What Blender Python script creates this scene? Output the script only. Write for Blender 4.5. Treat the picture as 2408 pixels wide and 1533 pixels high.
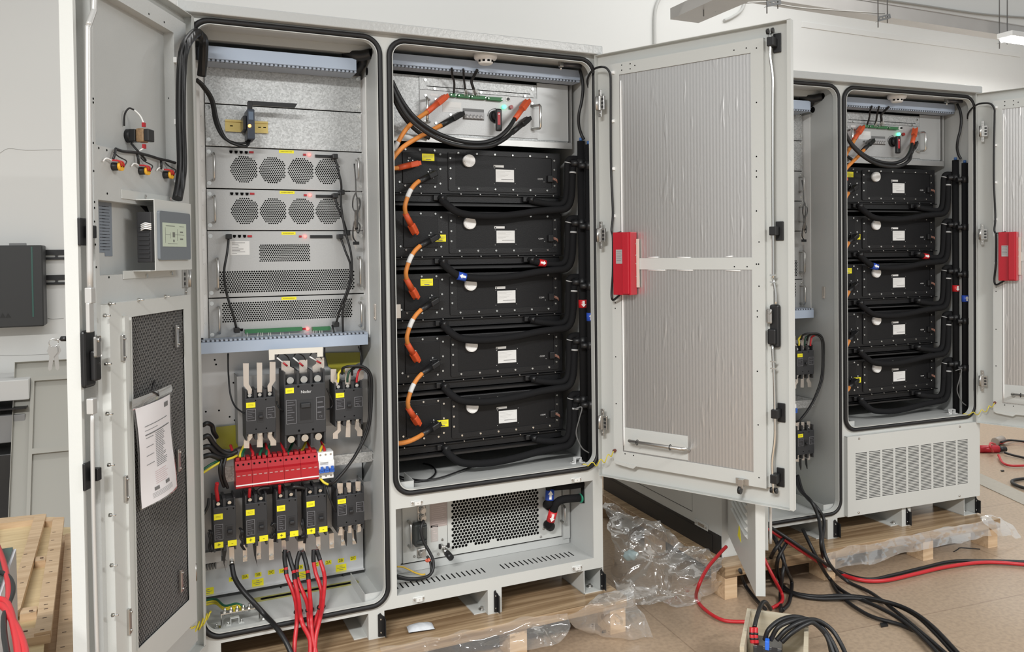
import bpy, bmesh, math, random
from mathutils import Matrix, Vector

for o in list(bpy.data.objects):
    bpy.data.objects.remove(o)
S = bpy.context.scene
COL = S.collection
random.seed(7)

# ------------------------------------------------------------------ camera, world, lamps
DZ = -0.012
FOC, CX, CY = 1898.9963, 1205.7185, 632.0071
CAMP = Vector((-0.1174, -2.3759, 1.2913 + DZ))
yaw, pit, rol = [math.radians(a) for a in (-24.4779791, -1.04748428, 0.71504029)]
CR = (Matrix.Rotation(yaw, 3, 'Z') @ Matrix.Rotation(pit, 3, 'X') @ Matrix.Rotation(rol, 3, 'Y'))
RT, FW, UP = CR.col[0], CR.col[1], CR.col[2]
cam = bpy.data.cameras.new('camera')
cam.sensor_width = 36.0
cam.lens = FOC / 2408 * 36.0
cam.shift_x = (1204 - CX) / 2408
cam.shift_y = (CY - 766.5) / 2408
cam.clip_start = 0.02
camo = bpy.data.objects.new('camera', cam)
COL.objects.link(camo)
mw = Matrix.Identity(4)
for i in range(3):
    mw[i][0], mw[i][1], mw[i][2], mw[i][3] = RT[i], UP[i], -FW[i], CAMP[i]
camo.matrix_world = mw
S.camera = camo
vs = S.view_settings
vs.view_transform = 'Standard'
vs.look = 'None'
vs.exposure = 0.22
vs.gamma = 1.0
vs.use_curve_mapping = False
W = bpy.data.worlds.new('world')
S.world = W
W.use_nodes = True
W.node_tree.nodes['Background'].inputs[0].default_value = (0.985, 1.0, 0.99, 1)
W.node_tree.nodes['Background'].inputs[1].default_value = 0.47


def area(name, loc, rot, sx, sy, power, col=(1, 0.995, 0.975)):
    l = bpy.data.lights.new(name, 'AREA')
    l.shape = 'RECTANGLE'
    l.size, l.size_y = sx, sy
    l.energy = power
    l.color = col
    o = bpy.data.objects.new(name, l)
    COL.objects.link(o)
    o.location = loc
    o.rotation_euler = rot
    return o


area('ceiling_lamp_light_front', (-1.5, -2.9, 2.75), (0, 0, 0), 1.6, 0.3, 205)
area('ceiling_lamp_light_right', (2.6, -3.2, 2.75), (0, 0, 0), 1.6, 0.3, 105)
area('ceiling_lamp_light_back', (0.9, 1.0, 3.8), (0, 0, 0), 1.8, 0.2, 17)
area('ceiling_lamp_light_middle', (3.6, 1.2, 3.7), (0, 0, 0), 1.8, 0.2, 26)
area('ceiling_lamp_light_far', (6.0, 1.35, 2.80), (0, 0, 0), 1.8, 0.2, 30)

# ------------------------------------------------------------------ frames and pixel-to-plane measuring
I4 = Matrix.Identity(4)


def frame(x, y, ang, z=0):
    return Matrix.Translation((x, y, z)) @ Matrix.Rotation(ang, 4, 'Z')


X2, Y2, T2 = 1.8707, 0.0548, -0.0624
F2 = frame(X2, Y2, T2)                       # second cabinet


def hit(px, py, ax, val, F=I4):
    """point where the sight line of a photo pixel meets the plane axis=val of frame F (local coordinates)"""
    v = RT * ((px - CX) / FOC) + FW - UP * ((py - CY) / FOC)
    Fi = F.inverted()
    o = Fi @ CAMP
    v = Fi.to_3x3() @ v
    t = (val - o[ax]) / v[ax]
    return o + v * t


def Y(px, py, y, F=I4):
    return hit(px, py, 1, y, F)


def X(px, py, x, F=I4):
    return hit(px, py, 0, x, F)


def Zp(px, py, z, F=I4):
    return hit(px, py, 2, z, F)


# ------------------------------------------------------------------ materials
MATS = {}


def mat(name, col, rough=0.5, metal=0.0, spec=0.5, bump=None, var=None, emit=None, coat=0.0, alpha=None):
    """bump=(kind, scale, strength); var=(kind, scale, amount) mixes the colour with a darker tone of itself"""
    if name in MATS:
        return MATS[name]
    m = bpy.data.materials.new(name)
    m.use_nodes = True
    nt = m.node_tree
    b = nt.nodes['Principled BSDF']
    b.inputs['Base Color'].default_value = (*col, 1)
    b.inputs['Roughness'].default_value = rough
    b.inputs['Metallic'].default_value = metal
    b.inputs['Specular IOR Level'].default_value = spec
    b.inputs['Coat Weight'].default_value = coat
    if emit:
        b.inputs['Emission Color'].default_value = (*emit[0], 1)
        b.inputs['Emission Strength'].default_value = emit[1]
    tc = None

    def coords():
        nonlocal tc
        if tc is None:
            tc = nt.nodes.new('ShaderNodeTexCoord')
        return tc.outputs['Object']

    def tex(kind, scale, stretch=None):
        src = coords()
        if stretch:
            mp = nt.nodes.new('ShaderNodeMapping')
            mp.inputs['Scale'].default_value = stretch
            nt.links.new(src, mp.inputs['Vector'])
            src = mp.outputs['Vector']
        if kind == 'noise':
            t = nt.nodes.new('ShaderNodeTexNoise')
            t.inputs['Scale'].default_value = scale
            t.inputs['Detail'].default_value = 4
            out = t.outputs['Fac']
        elif kind == 'voronoi':
            t = nt.nodes.new('ShaderNodeTexVoronoi')
            t.inputs['Scale'].default_value = scale
            sep = nt.nodes.new('ShaderNodeSeparateColor')
            nt.links.new(t.outputs['Color'], sep.inputs['Color'])
            out = sep.outputs['Red']
        elif kind == 'wave':
            t = nt.nodes.new('ShaderNodeTexWave')
            t.bands_direction = 'X'
            t.inputs['Scale'].default_value = scale
            t.inputs['Distortion'].default_value = 1.2
            t.inputs['Detail'].default_value = 2
            out = t.outputs['Fac']
        nt.links.new(src, t.inputs['Vector'])
        return out
    if var:
        f = tex(var[0], var[1], var[3] if len(var) > 3 else None)
        mx = nt.nodes.new('ShaderNodeMix')
        mx.data_type = 'RGBA'
        mx.inputs[6].default_value = (*[c * (1 - var[2]) for c in col], 1)
        mx.inputs[7].default_value = (*[min(1, c * (1 + var[2])) for c in col], 1)
        nt.links.new(f, mx.inputs[0])
        nt.links.new(mx.outputs[2], b.inputs['Base Color'])
    if bump:
        f = tex(bump[0], bump[1], bump[3] if len(bump) > 3 else None)
        bp = nt.nodes.new('ShaderNodeBump')
        bp.inputs['Strength'].default_value = bump[2]
        bp.inputs['Distance'].default_value = 0.002
        nt.links.new(f, bp.inputs['Height'])
        nt.links.new(bp.outputs['Normal'], b.inputs['Normal'])
    MATS[name] = m
    return m


PAINT = mat('light_grey_cabinet_paint', (0.56, 0.57, 0.55), 0.38, spec=0.5, bump=('noise', 160, 0.10))
PAINTIN = mat('light_grey_inner_paint', (0.50, 0.51, 0.50), 0.45, bump=('noise', 260, 0.2))
HAMMER = mat('textured_roof_paint', (0.47, 0.48, 0.475), 0.24, spec=0.5, bump=('noise', 105, 0.5))
GALV = mat('galvanised_steel', (0.52, 0.53, 0.53), 0.45, metal=0.6, bump=('noise', 420, 0.28), var=('voronoi', 230, 0.20))
GALVD = mat('dull_galvanised_steel', (0.42, 0.42, 0.42), 0.5, metal=0.6, var=('noise', 12, 0.12))
MODG = mat('module_front_grey', (0.47, 0.475, 0.475), 0.42, metal=0.35, bump=('noise', 240, 0.15), var=('noise', 200, 0.06))
RUBBER = mat('black_rubber_seal', (0.008, 0.008, 0.009), 0.55)
BLACKP = mat('black_plastic', (0.010, 0.010, 0.011), 0.42)
BLACKC = mat('black_cable_sheath', (0.009, 0.009, 0.010), 0.45)
FOAM = mat('black_foam_pipe_insulation', (0.010, 0.010, 0.011), 0.85, spec=0.2, bump=('noise', 300, 0.3))
PACK = mat('black_powder_coated_battery_case', (0.012, 0.012, 0.013), 0.40, spec=0.35, bump=('noise', 450, 0.3))
PACKIN = mat('black_recessed_lid', (0.009, 0.009, 0.010), 0.45, spec=0.3, bump=('noise', 450, 0.2))
MCCB = mat('charcoal_breaker_plastic', (0.030, 0.031, 0.034), 0.5)
MCCBD = mat('dark_breaker_recess', (0.012, 0.012, 0.014), 0.5)
STEEL = mat('bright_steel', (0.72, 0.72, 0.70), 0.22, metal=1.0)
STEELB = mat('brushed_steel', (0.55, 0.54, 0.52), 0.32, metal=1.0)
TIN = mat('tinned_busbar', (0.72, 0.66, 0.60), 0.35, metal=0.75)
HOLE = mat('dark_perforation', (0.004, 0.004, 0.004), 0.9, spec=0.1)
ORANGE = mat('orange_cable_sheath', (0.70, 0.25, 0.05), 0.5)
ORANGEC = mat('orange_red_connector', (0.66, 0.095, 0.028), 0.45)
RED = mat('red_plastic', (0.42, 0.014, 0.022), 0.4)
REDC = mat('red_cable_sheath', (0.50, 0.018, 0.025), 0.42)
REDL = mat('bright_red_lacquer', (0.46, 0.012, 0.026), 0.35)
WHITE = mat('white_plastic', (0.86, 0.86, 0.85), 0.45)
PAPER = mat('white_label_paper', (0.74, 0.74, 0.73), 0.6)
INK = mat('grey_print', (0.18, 0.18, 0.18), 0.7)
INKB = mat('black_print', (0.01, 0.01, 0.01), 0.7)
WINK = mat('white_print', (0.7, 0.7, 0.7), 0.7)
YEL = mat('yellow_sticker', (0.86, 0.78, 0.015), 0.5)
YELP = mat('yellow_tinted_sheet', (0.42, 0.38, 0.04), 0.25)
GREEN = mat('green_terminal', (0.035, 0.16, 0.06), 0.5)
BLUED = mat('pale_blue_cable_duct', (0.40, 0.47, 0.58), 0.5)
BLUEDS = mat('pale_blue_duct_comb', (0.36, 0.41, 0.49), 0.55)
BLUE = mat('blue_tape', (0.03, 0.09, 0.50), 0.4)
REDT = mat('red_tape', (0.60, 0.02, 0.025), 0.4)
BLUET = mat('blue_toggle', (0.03, 0.12, 0.50), 0.4)
GOLD = mat('passivated_rail', (0.68, 0.52, 0.20), 0.3, metal=0.9, var=('noise', 25, 0.2))
YGW = mat('yellow_wire', (0.70, 0.58, 0.04), 0.45)
GRNW = mat('green_wire', (0.01, 0.10, 0.05), 0.45)
LEDR = mat('red_led', (1, 0.1, 0.08), 0.4, emit=((1, 0.08, 0.07), 5))
LEDG = mat('green_led', (0.2, 1, 0.6), 0.4, emit=((0.08, 1.0, 0.42), 2.2))
LEDO = mat('orange_led', (1, 0.4, 0.05), 0.4, emit=((1, 0.28, 0.04), 8))
LEDRL = mat('unlit_red_lamp', (0.30, 0.02, 0.02), 0.3)
PINKL = mat('pinkish_rating_label', (0.42, 0.35, 0.33), 0.5)


def foil_mat():
    m = bpy.data.materials.new('ribbed_aluminium_foil')
    m.use_nodes = True
    nt = m.node_tree
    b = nt.nodes['Principled BSDF']
    b.inputs['Base Color'].default_value = (0.62, 0.61, 0.60, 1)
    b.inputs['Metallic'].default_value = 0.85
    b.inputs['Roughness'].default_value = 0.36
    tc = nt.nodes.new('ShaderNodeTexCoord')

    def n(kind, **kw):
        t = nt.nodes.new(kind)
        for k, v in kw.items():
            t.inputs[k].default_value = v
        return t

    def math_(op, a, b_):
        t = nt.nodes.new('ShaderNodeMath')
        t.operation = op
        for i, v in enumerate((a, b_)):
            if isinstance(v, (int, float)):
                t.inputs[i].default_value = v
            else:
                nt.links.new(v, t.inputs[i])
        return t.outputs[0]
    wv = n('ShaderNodeTexWave', **{'Scale': 64, 'Distortion': 0.5, 'Detail': 2, 'Detail Scale': 1.5})
    wv.bands_direction = 'X'
    nt.links.new(tc.outputs['Object'], wv.inputs['Vector'])
    ns = n('ShaderNodeTexNoise', **{'Scale': 9, 'Detail': 7, 'Roughness': 0.65})
    nt.links.new(tc.outputs['Object'], ns.inputs['Vector'])
    # short creases: stretched, thresholded noise
    out = math_('ADD', math_('MULTIPLY', wv.outputs['Fac'], 0.20), math_('MULTIPLY', ns.outputs['Fac'], 0.55))
    for rot, st in ((0.5, (1, 1, 1)), (-0.9, (1, 1, 1)), (0.1, (1, 1, 1))):
        mp = nt.nodes.new('ShaderNodeMapping')
        mp.inputs['Rotation'].default_value = (0, rot, 0)
        mp.inputs['Scale'].default_value = (46, 46, 7)
        nt.links.new(tc.outputs['Object'], mp.inputs['Vector'])
        cn = n('ShaderNodeTexNoise', **{'Scale': 1.0, 'Detail': 1.5})
        nt.links.new(mp.outputs['Vector'], cn.inputs['Vector'])
        th = nt.nodes.new('ShaderNodeMapRange')
        th.inputs[1].default_value, th.inputs[2].default_value = 0.68, 0.76
        nt.links.new(cn.outputs['Fac'], th.inputs[0])
        out = math_('ADD', out, math_('MULTIPLY', th.outputs[0], 0.45))
    bp = n('ShaderNodeBump', Strength=0.34, Distance=0.0022)
    nt.links.new(out, bp.inputs['Height'])
    nt.links.new(bp.outputs['Normal'], b.inputs['Normal'])
    return m


FOIL = foil_mat()


def wood_mat(name, c1, c2, scale=(2, 22, 22), rough=0.5):
    m = bpy.data.materials.new(name)
    m.use_nodes = True
    nt = m.node_tree
    b = nt.nodes['Principled BSDF']
    b.inputs['Roughness'].default_value = rough
    tc = nt.nodes.new('ShaderNodeTexCoord')
    mp = nt.nodes.new('ShaderNodeMapping')
    mp.inputs['Scale'].default_value = scale
    nt.links.new(tc.outputs['Object'], mp.inputs['Vector'])
    ns = nt.nodes.new('ShaderNodeTexNoise')
    ns.inputs['Scale'].default_value = 1.6
    ns.inputs['Detail'].default_value = 6
    ns.inputs['Distortion'].default_value = 1.2
    nt.links.new(mp.outputs['Vector'], ns.inputs['Vector'])
    rp = nt.nodes.new('ShaderNodeValToRGB')
    rp.color_ramp.elements[0].position = 0.35
    rp.color_ramp.elements[0].color = (*c1, 1)
    rp.color_ramp.elements[1].position = 0.68
    rp.color_ramp.elements[1].color = (*c2, 1)
    nt.links.new(ns.outputs['Fac'], rp.inputs[0])
    nt.links.new(rp.outputs[0], b.inputs['Base Color'])
    return m


WOODP = wood_mat('pallet_plywood', (0.22, 0.14, 0.075), (0.47, 0.34, 0.21), (1.2, 30, 30), 0.28)
WOODC = wood_mat('pale_crate_timber', (0.55, 0.38, 0.23), (0.70, 0.52, 0.34))
WOODY = wood_mat('yellow_plywood_sheet', (0.62, 0.47, 0.26), (0.75, 0.60, 0.36))
WOODB = wood_mat('pale_plywood_box', (0.50, 0.43, 0.31), (0.60, 0.54, 0.42))


def film_mat(name, dens, col=(0.92, 0.91, 0.89), rough=0.10):
    """thin clear plastic film: see-through, whiter where seen edge-on, with sharp glints"""
    m = bpy.data.materials.new(name)
    m.use_nodes = True
    nt = m.node_tree
    for n in list(nt.nodes):
        nt.nodes.remove(n)
    out = nt.nodes.new('ShaderNodeOutputMaterial')
    tr = nt.nodes.new('ShaderNodeBsdfTransparent')
    tr.inputs[0].default_value = (0.97, 0.965, 0.96, 1)
    df = nt.nodes.new('ShaderNodeBsdfDiffuse')
    df.inputs['Color'].default_value = (*col, 1)
    gl = nt.nodes.new('ShaderNodeBsdfGlossy')
    gl.inputs['Color'].default_value = (1, 1, 1, 1)
    gl.inputs['Roughness'].default_value = rough
    lw = nt.nodes.new('ShaderNodeLayerWeight')
    lw.inputs['Blend'].default_value = 0.35
    rp = nt.nodes.new('ShaderNodeMapRange')
    rp.inputs[1].default_value, rp.inputs[2].default_value = 0.1, 0.9
    rp.inputs[3].default_value, rp.inputs[4].default_value = dens, min(0.95, dens * 4.5)
    nt.links.new(lw.outputs['Facing'], rp.inputs[0])
    m1 = nt.nodes.new('ShaderNodeMixShader')
    nt.links.new(rp.outputs[0], m1.inputs[0])
    nt.links.new(tr.outputs[0], m1.inputs[1])
    nt.links.new(df.outputs[0], m1.inputs[2])
    m2 = nt.nodes.new('ShaderNodeMixShader')
    r2 = nt.nodes.new('ShaderNodeMapRange')
    r2.inputs[3].default_value, r2.inputs[4].default_value = 0.05, 0.36
    nt.links.new(lw.outputs['Fresnel'], r2.inputs[0])
    nt.links.new(r2.outputs[0], m2.inputs[0])
    nt.links.new(m1.outputs[0], m2.inputs[1])
    nt.links.new(gl.outputs[0], m2.inputs[2])
    nt.links.new(m2.outputs[0], out.inputs[0])
    return m


FILM = film_mat('clear_polythene_film', 0.095)
BAGM = film_mat('clear_zip_bag', 0.06)


# ------------------------------------------------------------------ mesh building
def catmull(pts, n=8):
    P = [Vector(p) for p in pts]
    if len(P) < 3:
        return P
    out = []
    Q = [P[0] * 2 - P[1]] + P + [P[-1] * 2 - P[-2]]
    for i in range(1, len(Q) - 2):
        a, b, c, e = Q[i - 1:i + 3]
        for k in range(n):
            t = k / n
            out.append(0.5 * ((2 * b) + (c - a) * t + (2 * a - 5 * b + 4 * c - e) * t * t + (3 * b - a - 3 * c + e) * t ** 3))
    out.append(P[-1])
    return out


def rrect(x0, x1, z0, z1, r, n=8):
    pts = []
    for cx, cz, a0 in ((x1 - r, z1 - r, 0), (x0 + r, z1 - r, 90), (x0 + r, z0 + r, 180), (x1 - r, z0 + r, 270)):
        for k in range(n + 1):
            a = math.radians(a0 + 90 * k / n)
            pts.append((cx + r * math.cos(a), cz + r * math.sin(a)))
    return pts


FONTCACHE = {}


def text_mesh(s):
    if s not in FONTCACHE:
        c = bpy.data.curves.new('t', 'FONT')
        c.body = s
        c.size = 1
        c.align_x = 'CENTER'
        c.align_y = 'CENTER'
        c.resolution_u = 3
        o = bpy.data.objects.new('t', c)
        COL.objects.link(o)
        dg = bpy.context.evaluated_depsgraph_get()
        me = bpy.data.meshes.new_from_object(o.evaluated_get(dg))
        FONTCACHE[s] = me
        bpy.data.objects.remove(o)
        bpy.data.curves.remove(c)
    return FONTCACHE[s]


class MB:
    def __init__(self):
        self.bm = bmesh.new()
        self.mi = 0

    def _new(self, faces, smooth=False):
        for f in faces:
            f.material_index = self.mi
            f.smooth = smooth

    def box(self, x0, x1, y0, y1, z0, z1, bev=0, M=None, seg=2):
        r = bmesh.ops.create_cube(self.bm, size=1)
        vs_ = r['verts']
        mm = Matrix.Translation(((x0 + x1) / 2, (y0 + y1) / 2, (z0 + z1) / 2)) @ Matrix.Diagonal((abs(x1 - x0), abs(y1 - y0), abs(z1 - z0), 1))
        if M is not None:
            mm = M @ mm
        bmesh.ops.transform(self.bm, matrix=mm, verts=vs_)
        fs = {f for v in vs_ for f in v.link_faces}
        self._new(fs)
        if bev:
            es = list({e for v in vs_ for e in v.link_edges})
            rr = bmesh.ops.bevel(self.bm, geom=es, offset=bev, segments=seg, affect='EDGES', profile=0.5)
            self._new(rr['faces'])
        return self

    def ring(self, pts, nrm_a, nrm_b, r, n, r2=None):
        return [self.bm.verts.new(pts + nrm_a * (r * math.cos(2 * math.pi * k / n)) + nrm_b * ((r2 or r) * math.sin(2 * math.pi * k / n))) for k in range(n)]

    def tube(self, pts, r, n=8, smooth=True, res=8, caps=True, radii=None, spline=True):
        P = catmull(pts, res) if (spline and len(pts) > 2) else [Vector(p) for p in pts]
        m = len(P)
        t0 = (P[1] - P[0]).normalized()
        a = t0.orthogonal().normalized()
        rings = []
        for i in range(m):
            t = (P[min(i + 1, m - 1)] - P[max(i - 1, 0)])
            if t.length < 1e-9:
                t = t0
            t = t.normalized()
            a = (a - t * a.dot(t))
            if a.length < 1e-6:
                a = t.orthogonal()
            a = a.normalized()
            b = t.cross(a)
            rr = r if radii is None else radii[0] + (radii[1] - radii[0]) * i / (m - 1)
            rings.append(self.ring(P[i], a, b, rr, n))
        fs = []
        for i in range(m - 1):
            for k in range(n):
                fs.append(self.bm.faces.new((rings[i][k], rings[i][(k + 1) % n], rings[i + 1][(k + 1) % n], rings[i + 1][k])))
        self._new(fs, smooth)
        if caps:
            self._new([self.bm.faces.new(rings[0][::-1]), self.bm.faces.new(rings[-1])])
        return self

    def cyl(self, p0, p1, r, n=14, r2=None, smooth=True):
        return self.tube([p0, p1], r, n=n, smooth=smooth, radii=(r, r if r2 is None else r2))

    def poly(self, pts3, smooth=False):
        f = self.bm.faces.new([self.bm.verts.new(Vector(p)) for p in pts3])
        self._new([f], smooth)
        return self

    def prism(self, pts2, y0, y1, plane='xz', M=None):
        """extrude a 2D outline (x,z) from y0 to y1"""
        def mk(p, y):
            v = Vector((p[0], y, p[1])) if plane == 'xz' else (Vector((p[0], p[1], y)) if plane == 'xy' else Vector((y, p[0], p[1])))
            return self.bm.verts.new(M @ v if M is not None else v)
        A = [mk(p, y0) for p in pts2]
        B = [mk(p, y1) for p in pts2]
        n = len(A)
        fs = [self.bm.faces.new(A), self.bm.faces.new(B[::-1])]
        for i in range(n):
            fs.append(self.bm.faces.new((A[i], B[i], B[(i + 1) % n], A[(i + 1) % n])))
        self._new(fs)
        bmesh.ops.recalc_face_normals(self.bm, faces=fs)
        return self

    def holed(self, outer, holes, y0, y1, M=None):
        """plate in the xz plane with holes, thickness y0..y1"""
        bm = self.bm
        allf = []
        loops = [outer] + holes
        for y in (y0, y1):
            es = []
            for lp in loops:
                vv = [bm.verts.new((p[0], y, p[1])) for p in lp]
                for i in range(len(vv)):
                    es.append(bm.edges.new((vv[i], vv[(i + 1) % len(vv)])))
            r = bmesh.ops.triangle_fill(bm, use_beauty=True, use_dissolve=False, edges=es)
            allf += [g for g in r['geom'] if isinstance(g, bmesh.types.BMFace)]
        for lp in loops:
            n = len(lp)
            A = [bm.verts.new((p[0], y0, p[1])) for p in lp]
            B = [bm.verts.new((p[0], y1, p[1])) for p in lp]
            for i in range(n):
                allf.append(bm.faces.new((A[i], B[i], B[(i + 1) % n], A[(i + 1) % n])))
        self._new(allf)
        vv = list({v for f in allf for v in f.verts})
        bmesh.ops.remove_doubles(bm, verts=vv, dist=1e-6)
        return self

    def disc(self, c, r, n=6, y=None, rot=0.0):
        self.poly([(c[0] + r * math.cos(rot + 2 * math.pi * k / n), c[1], c[2] + r * math.sin(rot + 2 * math.pi * k / n)) for k in range(n)])
        return self

    def screw(self, c, r=0.004, d=0.003, ax=(0, -1, 0)):
        c = Vector(c)
        a = Vector(ax)
        self.cyl(c, c + a * d, r, n=10, r2=r * 0.75, smooth=True)
        return self

    def text(self, s, h, c, M=None, xs=1.0):
        """flat writing facing -y, letter height about h"""
        me = text_mesh(s)
        n0 = len(self.bm.verts)
        f0 = len(self.bm.faces)
        self.bm.from_mesh(me)
        self.bm.verts.ensure_lookup_table()
        self.bm.faces.ensure_lookup_table()
        k = h / 0.7
        T = Matrix.Translation(Vector(c)) @ Matrix.Rotation(math.radians(90), 4, 'X') @ Matrix.Diagonal((k * xs, k, k, 1))
        if M is not None:
            T = M @ T
        bmesh.ops.transform(self.bm, matrix=T, verts=self.bm.verts[n0:])
        for f in self.bm.faces[f0:]:
            f.material_index = self.mi
        return self


def setp(o, label=None, cat=None, group=None, kind=None):
    if label:
        o['label'] = label
    if cat:
        o['category'] = cat
    if group:
        o['group'] = group
    if kind:
        o['kind'] = kind
    return o


WM = {}
DUP = []          # things repeated in the far cabinet


def thing(name, label, cat, loc, F=I4, group=None, dup=False):
    o = bpy.data.objects.new(name, None)
    o.empty_display_size = 0.05
    COL.objects.link(o)
    M = F @ Matrix.Translation(Vector(loc))
    o.matrix_world = M
    WM[o] = M
    setp(o, label, cat, group)
    if dup:
        DUP.append(o)
    return o


def part(name, mb, mats, parent=None, F=I4, label=None, cat=None, group=None, kind=None, dup=False, loc=None):
    """link a built mesh as one object; with no parent it is a thing or setting of its own"""
    if not isinstance(mats, (list, tuple)):
        mats = [mats]
    me = bpy.data.meshes.new(name)
    o = bpy.data.objects.new(name, me)
    COL.objects.link(o)
    if parent is not None:
        o.parent = parent
        WM[o] = WM[parent]
    else:
        if loc is None:
            vs_ = mb.bm.verts
            xs = [v.co.x for v in vs_]
            ys = [v.co.y for v in vs_]
            zs = [v.co.z for v in vs_]
            loc = ((min(xs) + max(xs)) / 2, (min(ys) + max(ys)) / 2, min(zs))
        M = F @ Matrix.Translation(Vector(loc))
        o.matrix_world = M
        WM[o] = M
    mb.bm.transform(WM[o].inverted() @ F)
    mb.bm.to_mesh(me)
    mb.bm.free()
    for m in mats:
        me.materials.append(m)
    setp(o, label, cat, group, kind)
    if dup:
        DUP.append(o)
    return o


def cable(name, pts, r, m, label, cat='cable', group=None, dup=False, n=8, res=8, F=I4):
    mb = MB()
    mb.tube(pts, r, n=n, res=res)
    return part(name, mb, m, None, F, label, cat, group, dup=dup)

# ------------------------------------------------------------------ the room
WALLY = 2.4


def floor_mat():
    m = bpy.data.materials.new('beige_floor_tiles')
    m.use_nodes = True
    nt = m.node_tree
    b = nt.nodes['Principled BSDF']
    b.inputs['Roughness'].default_value = 0.36
    tc = nt.nodes.new('ShaderNodeTexCoord')
    mp = nt.nodes.new('ShaderNodeMapping')
    mp.inputs['Rotation'].default_value = (0, 0, math.radians(5))
    mp.inputs['Location'].default_value = (0.12, 0.21, 0)
    nt.links.new(tc.outputs['Object'], mp.inputs['Vector'])
    br = nt.nodes.new('ShaderNodeTexBrick')
    br.offset = 0.0
    br.inputs['Scale'].default_value = 1.0
    br.inputs['Brick Width'].default_value = 0.8
    br.inputs['Row Height'].default_value = 0.8
    br.inputs['Mortar Size'].default_value = 0.0024
    br.inputs['Color1'].default_value = (0.40, 0.295, 0.205, 1)
    br.inputs['Color2'].default_value = (0.42, 0.315, 0.22, 1)
    br.inputs['Mortar'].default_value = (0.29, 0.205, 0.14, 1)
    nt.links.new(mp.outputs['Vector'], br.inputs['Vector'])
    ns = nt.nodes.new('ShaderNodeTexNoise')
    ns.inputs['Scale'].default_value = 70
    ns.inputs['Detail'].default_value = 6
    nt.links.new(tc.outputs['Object'], ns.inputs['Vector'])
    mx = nt.nodes.new('ShaderNodeMix')
    mx.data_type = 'RGBA'
    mx.blend_type = 'MULTIPLY'
    mx.inputs[0].default_value = 1.0
    rp = nt.nodes.new('ShaderNodeValToRGB')
    rp.color_ramp.elements[0].position = 0.3
    rp.color_ramp.elements[0].color = (0.78, 0.78, 0.78, 1)
    rp.color_ramp.elements[1].position = 0.6
    nt.links.new(ns.outputs['Fac'], rp.inputs[0])
    nt.links.new(br.outputs['Color'], mx.inputs[6])
    nt.links.new(rp.outputs[0], mx.inputs[7])
    nt.links.new(mx.outputs[2], b.inputs['Base Color'])
    return m


def wall_mat():
    m = mat('white_wall_paint', (0.83, 0.83, 0.81), 0.8, spec=0.2, bump=('noise', 30, 0.05), var=('noise', 0.9, 0.02))
    return m


mb = MB()
mb.box(-6, 12, -4, WALLY + 0.1, -0.1, 0)
part('floor', mb, floor_mat(), kind='structure', label='beige tiled floor', loc=(0, 0, 0))
mb = MB()
mb.box(-6, 12, WALLY, WALLY + 0.15, 0, 4.2)
part('wall_back', mb, wall_mat(), kind='structure', label='white painted back wall', loc=(0, WALLY, 0))
mb = MB()   # darker expansion strip let into the floor on the right
a, b_ = Zp(2300, 1112, 0.0), Zp(2408, 1160, 0.0)
c, d_ = Zp(2408, 1173, 0.0), Zp(2300, 1132, 0.0)
dirv = (a - b_).normalized()
e1, e2 = b_ + dirv * 3.0, b_ - dirv * 2.0
nn = Vector((dirv.y, -dirv.x, 0))
if nn.dot(c - b_) < 0:
    nn = -nn
for s_ in (0,):
    mb.prism([(e1.x, e1.y), (e2.x, e2.y), (e2.x + nn.x * 0.13, e2.y + nn.y * 0.13), (e1.x + nn.x * 0.13, e1.y + nn.y * 0.13)], 0.0005, 0.003, plane='xy')
part('trim_1', mb, mat('grey_floor_strip', (0.36, 0.33, 0.28), 0.6, var=('noise', 40, 0.1)), kind='structure', label='grey strip let into the floor')
mb = MB()   # hairline cracks in the plaster
for pts in ([(0, 360), (20, 349), (60, 353), (120, 352), (148, 352)], [(112, 748), (125, 750), (150, 748)], [(0, 836), (40, 836), (118, 832)]):
    P = [Y(*q, WALLY - 0.0005) for q in pts]
    mb.tube(P, 0.0012, n=4, res=3)
part('trim_2', mb, mat('plaster_crack', (0.45, 0.45, 0.44), 0.9), kind='structure', label='hairline cracks in the white wall')
mb = MB()   # raised lintel band high on the wall
A, B = Y(1885, 50, WALLY - 0.004), Y(2330, 66, WALLY - 0.004)
mb.box(A.x, A.x + 2.6, WALLY - 0.006, WALLY, A.z - 0.045, A.z, bev=0.002)
part('trim_3', mb, wall_mat(), kind='structure', label='raised white lintel band on the wall')

# ------------------------------------------------------------------ enclosure (near cabinet; the far one is a copy)
L, R_ = -0.0275, 1.2905
A0, A1, C0, C1 = 0.0, 0.5416, 0.554, 1.2778
B0, B1, D0, D1 = 0.2185, 1.9385, 0.5446, 1.9365
FB, FT = 0.2041, 0.1239
NC = 'near cabinet'
DEP = 0.966
cabinet = thing('battery_cabinet', 'tall light grey near cabinet standing open on a wooden pallet, two bays full of equipment', 'cabinet', (0.63, 0.5, FT), dup=True)
G = 0.0155     # gasket width


def bayhole(x0, x1, z0, z1, ins, r):
    return rrect(x0 + ins, x1 - ins, z0 + ins, z1 - ins, r)


mb = MB()
low = [(0.563, 0.2415), (1.2535, 0.2415), (1.2535, 0.507), (0.563, 0.507)]
b1h = bayhole(A0, A1, B0, B1, 0.0175, 0.042)
b2h = bayhole(C0, C1, D0, D1, 0.0175, 0.042)
mb.holed([(L, FB), (R_, FB), (R_, 1.9475), (L, 1.9475)], [b1h, b2h, low], 0.0, 0.0025)
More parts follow.
